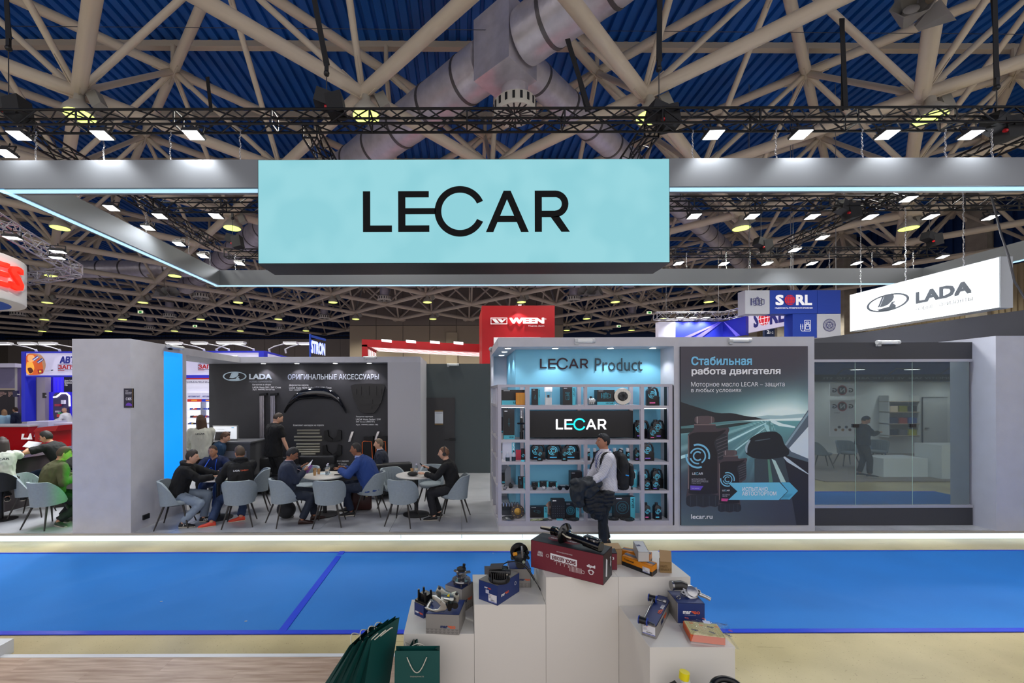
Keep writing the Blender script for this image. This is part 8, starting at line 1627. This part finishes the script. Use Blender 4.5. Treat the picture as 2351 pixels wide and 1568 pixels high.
# 4 reader in navy suit
P = person('dark-haired man in navy suit and glasses reading a leaflet at the middle table', seat(655,7.5,.02,.0), 22, 4, 0, 26, hl=(wx(694,7.9),7.86,1.06), hr=(wx(698,7.62),7.62,1.03), fl=G(-2.68,7.68), fr=G(-2.80,7.42), skin=SK2, hair=('thick','17161A'), top=('232B3E','long',.03), legs='1A2230', shoe='2A1410', collar='C8A8B0', hem=.14, fat=1.05)
t = P['t']; hc, A = P['hc'], P['A']; m = MB()
for s_ in (1, -1): m.tube([hc+A @ V((.104, s_*.031+.02*math.cos(q), .006+.015*math.sin(q))) for q in [k*math.pi/6 for k in range(12)]], .0018, 4, True); m.tube([hc+A @ V((.10, s_*.05, .01)), hc+A @ V((.0, s_*.079, .01))], .002, 4)
m.build('glasses', M('1A1A1C', .3), t)
c = V((wx(709,7.7), 7.72, 1.09)); m = MB()
for s_ in (-1, 1): m.add([c+V((-.13,.0,-.11)), c+V((-.01,.12*s_,-.12)), c+V((.11,.12*s_,.08)), c+V((-.02,.0,.10))], [(0,1,2,3)])
t = T('brochure', 'open white and purple brochure held by the seated man in the navy suit', 'brochure', c-V((0,0,.12))); m = MB()
a, b, d = c+V((-.11,-.10,-.09)), c+V((.05,-.12,.07)), V((-.03,.0,.03)); H_ = V((-.035,.12,.03))
m.add([c+V((-.10,-.04,-.10)), c+V((.06,-.10,.05)), c+V((.05,.04,.12)), c+V((-.11,.08,-.03))], [(0,1,2,3)]); m.build('page', M('DCDDE2', .5), t); m = MB(); m.add([c+V((-.10,-.045,-.102)), c+V((.06,-.105,.048)), c+V((.10,-.10,.03)), c+V((-.02,-.03,-.12))], [(0,1,2,3)]); m.build('page', M('8A5A9A', .5), t); m = MB(); m.add([c+V((-.09,-.02,-.085)), c+V((.05,-.075,.06)), c+V((.052,-.06,.067)), c+V((-.088,-.005,-.078))], [(0,1,2,3)]); m.build('printed_line', M('6A6A70'), t)
# 5 big man in blue suit
P = person('heavy man in bright blue suit leaning on the middle table with folded arms', seat(850,8.05,-.0,-.0), 184, 24, -8, 4, hl=(wx(786,8.05),7.86,1.0), hr=(wx(792,8.05),8.05,1.0), fl=G(-2.08,7.95), fr=G(-2.22,8.2), skin=SK2, hair=('buzz','2A2624'), top=('24407E','long',.04), legs='1A2438', shoe='121214', hem=.09, fat=1.25, sc=1.08, collar='9AA8D8', polel=(.2,-.8,-.6), poler=(.2,.6,-.6))
# 6 man in armchair
P = person('fair-haired man in dark suit sitting in the black armchair at the back', (wx(878,9.45),9.45,ZP+.50), 188, 6, -4, 0, hl=(wx(850,9.4),9.25,.85), hr=(wx(850,9.5),9.6,.85), fl=G(-2.3,9.35), fr=G(-2.3,9.6), skin=SK3, hair=('short','6A5A4A'), top=('1A2030','long',.03), legs='1A1E28', collar='C8C8DC', hem=.1, vox=.018)
# 7 man with headphones
P = person('man in black pullover with headphones looking at his phone at the right table', seat(1043,7.75,-.02,.0), 176, 16, 0, 4, hl=(wx(975,7.75),7.70,.95), hr=(wx(982,7.85),7.88,1.03), fl=G(-.50,7.62), fr=G(-.42,7.85), skin=SK3, hair=('buzz','6A4A34'), top=('101012','long',.018), legs='17171B', shoe='0E0E10', hem=.05, sc=.98)
t = P['t']; hc, A = P['hc'], P['A']; h_ = T('headphones', 'black over-ear headphones worn by the man in black', 'headphones', hc); m = MB(); m.tube([hc+A @ V((-.015, .098*math.sin(q), .132*math.cos(q)+.0)) for q in [math.radians(-95+190*i/14) for i in range(15)]], .007, 8); m.build('headband', M('2A2A2E', .4), h_, 60)
for s_ in (1, -1): m = MB(); q = hc+A @ V((-.012, s_*.088, -.008)); m.cyl(q-A @ V((0,.016,0)), q+A @ V((0,.016,0)), .036, .032, 20); m.build('ear_cup', M('161618', .35), h_, 40)
m = MB(); c = P['arm'][-1][1]+V((-.10,-.03,.045)); m.obox(c, (.05,0,-.045), (0,.036,0), (.003,0,.003)); solo(m, 'phone', M('0C0D10', .2), 'black smartphone in the hand of the man with headphones', 'phone')
# 8 standing man in black T-shirt
P = person('tall young man in black T-shirt standing with his back turned at the dark wall', (wx(630,9.75),9.7,ZP+1.02), 55, 4, -20, 28, hl=None, hr=(wx(663,9.7),9.75,ZP+.88), fl=G(wx(620,9.7),9.8), fr=G(wx(640,9.7),9.68), skin=SK3, hair=('buzz','3A2E26'), top=('0C0C0E','short',.035), legs='101012', shoe='C8C8C8', hem=.14, sc=1.10, vox=.017)
# 9 standing woman in white jacket
P = person('long-haired woman in white jacket lettered LECAR standing behind the left table', (wx(462,9.25),9.25,ZP+1.0), 112, 0, 35, 0, hl=(wx(432,9.4),9.45,1.2), hr=(wx(470,9.6),9.6,1.25), fl=G(wx(455,9.25),9.3), fr=G(wx(468,9.25),9.2), skin=SK3, hair=('long','4A3426'), top=('C9CABE','long',.035), legs='101012', hem=.10, sc=1.05, vox=.017)
n = -P['F']; U = V((-n.y, n.x, 0)); proj_text(P, 'LECAR', P['s3']-V((0,0,.08))-U*.08, U, (0,0,1), n, .17, .035, M('2A3038', .6), .03)
# 10 person at the desk
P = person('person in a teal-blue jacket bending over the desk beside the laptop', (wx(488,9.35),9.35,ZP+.72), 20, 22, 0, 20, hl=(wx(512,9.6),9.65,1.12), hr=(wx(508,9.5),9.5,1.12), fl=G(wx(490,9.3),9.45,ZP+.08), fr=G(wx(488,9.3),9.2,ZP+.08), skin=SK3, hair=('thick','5A4030'), top=('23405E','long',.035), legs='7A8796', vox=.018, sc=.98)
# 11 olive pullover
P = person('man in olive pullover lit green, seen from behind on the chair left of the pillar', seat(112,7.4,.0,.03), 62, 14, -14, 16, hl=(wx(160,7.75),7.85,.93), hr=(wx(168,7.55),7.6,.93), fl=G(wx(128,7.5),7.62), fr=G(wx(140,7.4),7.35), skin=SK, hair=('short','4A3626'), top=('4A4A2C','long',.03), legs='17171B', shoe='2A3A2A', hem=.06, fat=1.2, sc=1.04, ftoe=(.8,-.3,0))
L = bpy.data.lights.new('green_glow', 'AREA'); L.energy = 6; L.color = (.12,1,.05); L.size = .5; lo = bpy.data.objects.new('green_glow', L); COL.objects.link(lo); lo.location = (PO-.03, 7.6, 1.15); lo.rotation_euler = (0, math.radians(-90), 0)
m = MB(); m.box(PO-.012, PO-.001, 7.35, 7.85, .45, 1.9); solo(m, 'green_light_panel', M('3CFF28', .5, emit=.6, emc='38F020'), 'green glowing panel on the hidden outer side of the left pillar wall', 'light panel')
# 12 black polo man
P = person('man in black polo shirt with red collar reading papers at the bar counter', (wx(146,8.75),8.75,ZP+.80), 186, 30, 8, 18, hl=(wx(66,8.55),8.55,1.33), hr=(wx(74,8.8),8.85,1.35), fl=G(wx(120,8.7),8.6,ZP+.30), fr=G(wx(120,8.7),8.9,ZP+.30), skin=SK, hair=('thick','1E1A18'), top=('101012','short',.02), legs='1A2A48', collar='A81C3A', vox=.016, sc=1.04, polel=(.2,-.9,-.3), poler=(.2,.6,-.6))
t = P['t']; hc, A = P['hc'], P['A']; m = MB()
for s_ in (1, -1): m.tube([hc+A @ V((.104, s_*.031+.02*math.cos(q), .006+.015*math.sin(q))) for q in [k*math.pi/6 for k in range(12)]], .0018, 4, True); m.tube([hc+A @ V((.10, s_*.05, .01)), hc+A @ V((.0, s_*.079, .01))], .002, 4)
m.build('glasses', M('1A1A1C', .3), t); m = MB(); c = W(74, 1018, 8.6); m.obox(c, (.12,.02,-.02), (-.02,.08,.05), (0,0,.002)); solo(m, 'printed_sheet', M('A8AAB0', .5), 'printed sheet held by the man in the black polo', 'paper')
t = T('bar_stool', 'bar stool under the man in the black polo shirt', 'stool', (wx(146,8.75), 8.75, ZP)); x, y = wx(146,8.75), 8.75; m = MB(); m.lathe([(.2,0),(.2,.012),(.05,.03)], (x,y,ZP), 24); m.build('base_plate', M('101012', .3), t, 40); m = MB(); m.cyl((x,y,ZP+.02),(x,y,ZP+.66), .03, n=10); m.build('pedestal', M('141416', .3), t, 40); m = MB(); m.lathe([(.19,.64),(.21,.68),(.19,.72)], (x,y,ZP), 20); m.build('seat', bkl, t, 60)
# 13 woman on the bar stool, left edge
P = person('long-haired woman in white jacket lettered LECAR at the left edge of the frame', (-8.42,7.73,ZP+.74), 128, 8, 12, 8, hl=(-8.95,8.3,1.2), hr=(-8.75,8.4,1.2), fl=G(-8.6,8.0,ZP+.35), fr=G(-8.35,8.05,ZP+.35), skin=SK3, hair=('long','2E2220'), top=('C4C6BA','long',.03), legs='101012', sc=.98)
n = -P['F']; U = V((-n.y, n.x, 0)); proj_text(P, 'LECAR', P['s3']-V((0,0,.10))-U*.10, U, (0,0,1), n, .22, .04, M('2A3038', .6), .03)
# 14-17 far visitors
far = [('woman in light blue sweater with tied hair at the far left edge', 10, 20.2, 150, ('long','8A6A50'), '8AB0CC', SK3, 1.0, '20202A', None), ('man in navy suit standing beside the blue column', 37, 20.6, 190, ('thick','3A2A20'), '1A2440', SK3, 1.05, '1A2030', 'D8E4F0'), ('man in dark suit and tie standing behind the white counter', 112, 19.6+1.3, -110, ('short','1E1A18'), '262A38', SK2, 1.0, '1A1E28', 'C8CCE0'), ('bald man in white shirt leaning on the white counter by the pillar', 156, 20.4, 185, ('bald','8A6A50'), 'C4C6D6', SK3, 1.05, '1E2230', None)]
for lb, px, Y, yw, hr_, tc_, sk, s_, lg_, cl in far:
    x = wx(px, Y); lean_ = 14 if 'bald' in lb else 0
    P = person(lb, (x, Y, .95*s_), yw, lean_, 0, 4, hl=((x-.35, Y-.35, 1.2) if lean_ else None), hr=((x-.45, Y-.2, 1.2) if lean_ else None), fl=(x, Y+.1, .08), fr=(x+.02, Y-.1, .08), skin=sk, hair=hr_, top=(tc_, 'long', .03), legs=lg_, sc=s_, vox=.028, collar=cl, hem=.1)
# 18 main visitor with the backpack
stripe = M('C4C2C8', .8); nt = stripe.node_tree; bs = nt.nodes['Principled BSDF']; tc = nt.nodes.new('ShaderNodeTexCoord'); wv_ = nt.nodes.new('ShaderNodeTexWave'); wv_.wave_type = 'BANDS'; wv_.bands_direction = 'X'; wv_.inputs['Scale'].default_value = 20; wv_.inputs['Distortion'].default_value = .6
mp = nt.nodes.new('ShaderNodeMapping'); mp.inputs['Rotation'].default_value = (0, .35, 0); r = nt.nodes.new('ShaderNodeValToRGB'); r.color_ramp.elements[0].position = .35; r.color_ramp.elements[1].position = .55; r.color_ramp.elements[0].color = lin('A09EA8'); r.color_ramp.elements[1].color = lin('D8D6DA')
nt.links.new(tc.outputs['Object'], mp.inputs[0]); nt.links.new(mp.outputs[0], wv_.inputs['Vector']); nt.links.new(wv_.outputs[0], r.inputs[0]); nt.links.new(r.outputs[0], bs.inputs['Base Color'])
YM = 6.62; xm = wx(1392, YM); P = person('man in striped shirt with a black backpack looking at the rack, jackets over his arm', (xm, YM, .97), 182, 3, 4, -2, hl=(wx(1340,YM),6.40,1.02), hr=(wx(1345,YM),6.62,.98), fl=(wx(1378,YM),6.50,.08), fr=(wx(1397,YM),6.74,.08), skin='A8745A', hair=('thick','100F12'), top=('C4C2C8','long',.022), legs='15191E', shoe='101012', hem=.06, sc=1.02, vox=.011, topm=stripe, collar='D0CED6', polel=(.5,-.3,-.8), poler=(.5,.3,-.8)); lanyard(P, '2A3CA0', .26)
bk = T('backpack', 'black backpack worn by the man in the striped shirt', 'bag', (xm+.28, YM, 1.0)); bm = M('131316', .7, bump=.4, bscale=120)
s3 = P['s3']; c = V((xm+.235, YM, 1.20)); m = MB()
m.rings([[c+V((dx+a*math.cos(q), b_*math.sin(q), z)) for q in [2*math.pi*i/20 for i in range(20)]] for z, a, b_, dx in ((-.29,.05,.09,.0),(-.27,.10,.14,.0),(-.1,.115,.15,.0),(.12,.11,.15,-.01),(.24,.085,.12,-.03),(.29,.04,.07,-.05))]); put(remesh(m, .012, 3, .006, 12), 'pack_body', bm, bk)
m = MB(); c2 = c+V((.12,0,-.04)); m.rings([[c2+V((a*math.cos(q), b_*math.sin(q), z)) for q in [2*math.pi*i/16 for i in range(16)]] for z, a, b_ in ((-.19,.02,.08),(-.17,.05,.115),(0,.055,.12),(.13,.045,.11),(.15,.01,.06))]); put(remesh(m, .012, 3, .006, 14), 'front_pocket', bm, bk)
m = MB(); m.tube([c+V((-.06,0,.29)), c+V((-.03,0,.33)), c+V((.02,0,.31)), c+V((.02,0,.27))], .011, 8); m.build('grab_handle', bm, bk, 60); m = MB(); m.obox(c+V((.03,-.152,-.05)), (.025,0,-.005), (0,.003,0), (.002,0,.009)); m.build('blue_tag', M('2A9AE8', .4), bk)
for i in range(4): m = MB(); q = c+V((.17,-.05+.03*i,-.0)); m.tube([q, q+V((.02,0,-.06)), q+V((.012,0,-.12))], .006, 6); m.build('strap_tail', bm, bk, 60)
for s_ in (1, -1):
    q = P['L']*s_; shp = P['s3']; tr_ = BVHTree.FromPolygons([v.co.copy() for v in P['me'].vertices], [tuple(p.vertices) for p in P['me'].polygons]); L0 = world_loc(P['t']); pts = []
    for ang in range(-40, 215, 12):
        a = math.radians(ang); o0 = shp+q*.135+V((0,0,-.10)); d = V((-math.cos(a), 0, math.sin(a))); R0 = .6
        h = tr_.ray_cast(o0+d*R0-L0, -d); p = (h[0]+L0+d*.010) if h[0] is not None else o0+d*.14; pts.append(p)
    pts.append(c+V((-.06, q.y*.12, -.02))); pts = [c+V((-.08, q.y*.12, -.24))]+[c+V((-.2,q.y*.15,-.12))]*0+pts if False else pts
    m = MB(); rs_ = []
    for i, p in enumerate(pts):
        a = pts[max(i-1,0)]; b_ = pts[min(i+1,len(pts)-1)]; d = (b_-a).normalized(); n_ = d.cross(q).normalized(); rs_.append([p-q*.026-n_*.006, p+q*.026-n_*.006, p+q*.026+n_*.006, p-q*.026+n_*.006])
    m.rings(rs_); m.build('shoulder_strap', bm, bk, 40)
    m = MB(); m.bar(pts[0], c+V((-.07, q.y*.13, -.25)), .012, (0,1,0), .003); m.build('lower_strap', bm, bk)
hx, hz = wx(1343, 6.5), wz(1128, 6.5)
def drape(name, lb, cx_, col, paths, amp, fr_, seed, quilt=0):
    m = MB()
    for path in paths:
        n_ = len(path); pts = []; 
        for i in range((n_-1)*6+1):
            a = min(int(i/6), n_-2); q = i/6-a; pts.append([path[a][j]+(path[a+1][j]-path[a][j])*q for j in range(5)])
        rs_ = []
        for i, p in enumerate(pts):
            c = V(p[:3]); a, b_ = V(pts[max(i-1,0)][:3]), V(pts[min(i+1,len(pts)-1)][:3]); d = (b_-a).normalized(); s_ = V((0,1,0)); n2 = d.cross(s_).normalized(); w_, h = p[3], p[4]
            f = 1+quilt*abs(math.sin(i*1.05)); e = .35 if i in (0, len(pts)-1) else 1
            rs_.append([c+(s_*w_*math.cos(q)*(1+.10*math.sin(3*q+i*.3))+n2*h*math.sin(q)*(1+.12*math.cos(5*q+seed)))*f*e for q in [2*math.pi*k/24 for k in range(24)]])
        m.rings(rs_)
    t = T(name, lb, 'jacket', (cx_, 6.5, paths[0][-1][2]-.1)); put(remesh(m, .009, 2, amp, fr_, seed), 'cloth', M(col, .65, bump=.3, bscale=120), t); return t
drape('dark_jacket', 'charcoal jacket draped over the forearm, hanging farthest left', hx, '22262A', [[(hx+.22,6.45,hz+.12,.10,.05),(hx+.08,6.45,hz+.15,.13,.07),(hx-.06,6.45,hz+.12,.14,.08),(hx-.14,6.45,hz+.02,.14,.09),(hx-.13,6.45,hz-.10,.12,.085),(hx-.10,6.45,hz-.23,.08,.05)], [(hx-.05,6.45,hz+.13,.09,.05),(hx-.17,6.45,hz+.15,.08,.04),(hx-.23,6.45,hz+.13,.05,.025)], [(hx+.15,6.45,hz+.10,.12,.05),(hx+.03,6.45,hz+.03,.13,.09),(hx-.03,6.45,hz-.08,.11,.07)]], .022, 8, 2)
drape('puffer_jacket', 'black quilted puffer jacket hanging below the forearm', hx+.2, '12151A', [[(hx+.02,6.48,hz-.02,.10,.08),(hx+.04,6.48,hz-.12,.11,.10),(hx+.06,6.48,hz-.24,.10,.09),(hx+.10,6.48,hz-.32,.07,.05)], [(hx+.17,6.48,hz+.0,.11,.10),(hx+.17,6.48,hz-.16,.11,.11),(hx+.18,6.48,hz-.30,.11,.11),(hx+.17,6.48,hz-.43,.07,.06)], [(hx+.31,6.46,hz+.02,.09,.09),(hx+.32,6.46,hz-.10,.10,.11),(hx+.33,6.46,hz-.22,.08,.09)]], .010, 9, 7, .16)
# ---------------- opposite stand, seen only as a reflection in the glass ----------------
wo = M('DADEDE', .6)
def vx(px, Yv): return (px-CX)/FX*Yv
m = MB(); m.box(10.2, 22, -2.2, -2.0, 0, 2.85); S(m, 'wall_opposite', wo)
m = MB(); m.box(10.2, 22, -2.1, -1.9, 2.852, 3.12); ofa = solo(m, 'fascia_board', M('10161E', .5), 'dark fascia board reflected in the glass wall', 'fascia')
text('OTOMOTIV SAN. VE DIS TICARET LTD. STI.', (19.5, -1.89, 2.93), (-1,0,0), (0,0,1), 5.5, .09, M('8A8E94', emit=.1), ofa).matrix_parent_inverse = Matrix.Identity(4)
m = MB(); m.box(10.2, 22, -2.6, -2.4, 3.12, 4.6); 
for i in range(20): m.box(10.2, 22, -2.4, -2.38, 3.2+i*.07, 3.235+i*.07)
S(m, 'wall_opposite_blue', M('30487A', .5, emit=.12, emc='2A4A9A'))
m = MB(); m.box(9.8, 22, -2, 3.12, .004, .03); S(m, 'stand_base_opposite', M('8A8078', .5))
for i, (x0, x1, y0, y1) in enumerate(((1906, 1962, 884, 912), (1906, 1962, 921, 1005))):
    Yv = 15.5; a, b = vx(x0, Yv), vx(x1, Yv); z1_, z0_ = HC+(CY-y0)/FX*Yv, HC+(CY-y1)/FX*Yv; Y = 14.5-Yv
    t = T('spare_parts_poster', ('upper white poster with a red and black emblem reflected in the glass', 'tall white poster with a red and black emblem reflected in the glass')[i], 'poster', (a, Y, z0_)); m = MB(); m.box(a, b, Y-.03, Y, z0_, z1_); m.build('sheet', M('E4E4E8', .5, emit=.1), t)
    zc = z1_-.23; xc = (a+b)/2; m = MB(); arc_strip(m, 0, 0, .14, .18, 0, 360, lambda x, y: V((xc-x, Y+.006, zc+y)), 24); m.build('red_ring', M('B02028'), t)
    m = MB(); m.add([V((xc-.14*math.cos(q), Y+.004, zc+.14*math.sin(q))) for q in [k*math.pi/12 for k in range(24)]], [tuple(range(24))]); m.build('emblem_disc', M('1A1A1E'), t)
    for ch_, dx, mt_ in (('G', .40, M('1A1A1E')), ('N', .09, M('E8E8EA')), ('G', -.20, M('1A1A1E'))): text(ch_, (xc+dx, Y+.01, zc-.08), (-1,0,0), (0,0,1), .17, .16, mt_, t, .04)
    text('PARTS', (xc-.10, Y+.01, zc-.26), (-1,0,0), (0,0,1), .2, .04, M('1A1A1E'), t)
    if i:
        for k in range(5): m = MB(); m.cyl((a+.2+.13*k, Y+.002, z0_+.25+.1*(k % 2)), (a+.2+.13*k, Y+.02, z0_+.25+.1*(k % 2)), .05, n=10); m.build('part_picture', M(('8A5A2A','2A2A2C','B88A2A','3A3A3C','6A2A2A')[k]), t)
t = T('white_door', 'white door with a handle reflected in the glass', 'door', (18.3, -1.98, 0)); a, b = 18.0, 18.95; m = MB(); m.box(a, b, -1.99, -1.96, .03, 2.2); m.build('door_leaf', M('CACDCD', .5), t); m = MB(); m.box(a-.02, a-.005, -1.99, -1.955, .03, 2.23); m.box(a-.02, b, -1.99, -1.955, 2.215, 2.23); m.build('door_gap', M('3A3C3E'), t); m = MB(); m.box(a+.06, a+.2, -1.95, -1.92, 1.02, 1.04); m.build('door_handle', M('3A3C3E', .3, .8), t)
t = T('wall_rack', 'lit wall rack with boxes reflected in the glass', 'shelf', (16.9, -1.7, .6)); m = MB(); 
for z in (.75, 1.2, 1.65, 2.05): m.box(16.3, 17.5, -1.98, -1.6, z, z+.03)
m.build('shelf_board', M('B8A890', .5), t); m = MB(); m.box(16.3, 16.33, -1.98, -1.6, .7, 2.3); m.box(17.47, 17.5, -1.98, -1.6, .7, 2.3); m.build('side_panel', wo, t)
for i, c in enumerate(('D8C8B0','8A8A2A','2A2A30','3A4060','A83A3A','3A5AA0','2A2A30','6A6A70','B8B838')): m = MB(); x = 16.4+.36*(i % 3); z = (1.68, 1.23, .78)[i//3]; m.box(x, x+.3, -1.9, -1.65, z, z+.22); m.build('boxed_part', M(c, .5), t)
m = MB(); m.box(13.2, 16.5, 2.2, 2.9, .03, .95); solo(m, 'white_counter', wo, 'white counter reflected at the right of the glass wall', 'counter')
m = MB(); m.box(11.9, 13.15, 1.9, 2.6, .03, .55); solo(m, 'white_counter', wo, 'lower white counter reflected in the middle of the glass wall', 'counter')
for i, (x, y, rz) in enumerate(((11.6, .9, .4), (12.6, .7, 1.8), (13.8, .5, 2.6))): clone(ch0, (x, y, .03), rz, 'chair of the opposite stand reflected in the glass, %s from the left' % ORD[i])
m = MB(); m.obox((10.35, 1.2, 1.2), (.12,0,.25), (0,.2,0), (-.25,0,1.0)); m.obox((9.75, 1.2, 2.2), (.5,0,0), (0,.2,0), (0,0,.1)); solo(m, 'grey_arch', M('8A8C90', .5), 'slanting grey arch reflected at the left of the glass wall', 'partition')
P = person('man in dark clothes looking at his phone, reflected in the glass', (11.45, 2.45, .98), 20, 2, 0, 28, hl=(11.85, 2.5, 1.28), hr=(11.85, 2.35, 1.25), fl=(11.5, 2.6, .11), fr=(11.45, 2.35, .11), skin=SK, hair=('short','1E1A18'), top=('22262C','long',.04), legs='2A2C30', vox=.022)
for i, x in enumerate((12.6, 14.6, 16.6, 18.6)):  # arm lamps added to brighten the stand mirrored in the glass
    t = T('arm_lamp', 'arm lamp added to light the opposite stand in the glass, %s from the left' % ORD[i], 'lamp', (x, -1.9, 3.12), 'added arm lamps of the opposite stand'); m = MB(); m.tube([(x,-1.9,3.12),(x,-1.6,3.32),(x,-1.1,3.3)], .02, 6); m.build('arm', M('3A3C40', .4), t); m = MB(); m.box(x-.18, x+.18, -1.2, -.9, 3.26, 3.3); m.build('lamp_head', M('3A3C40', .4), t); m = MB(); m.box(x-.15, x+.15, -1.18, -.92, 3.25, 3.258); m.build('lens', M('FFFFFF', .4, emit=6), t)
    L = bpy.data.lights.new('added_arm_light', 'SPOT'); L.energy = 110; L.spot_size = math.radians(140); L.spot_blend = .8; L.shadow_soft_size = .1; lo = bpy.data.objects.new('added_arm_light', L); COL.objects.link(lo); lo.parent = t; lo.location = (0, .85, .1)
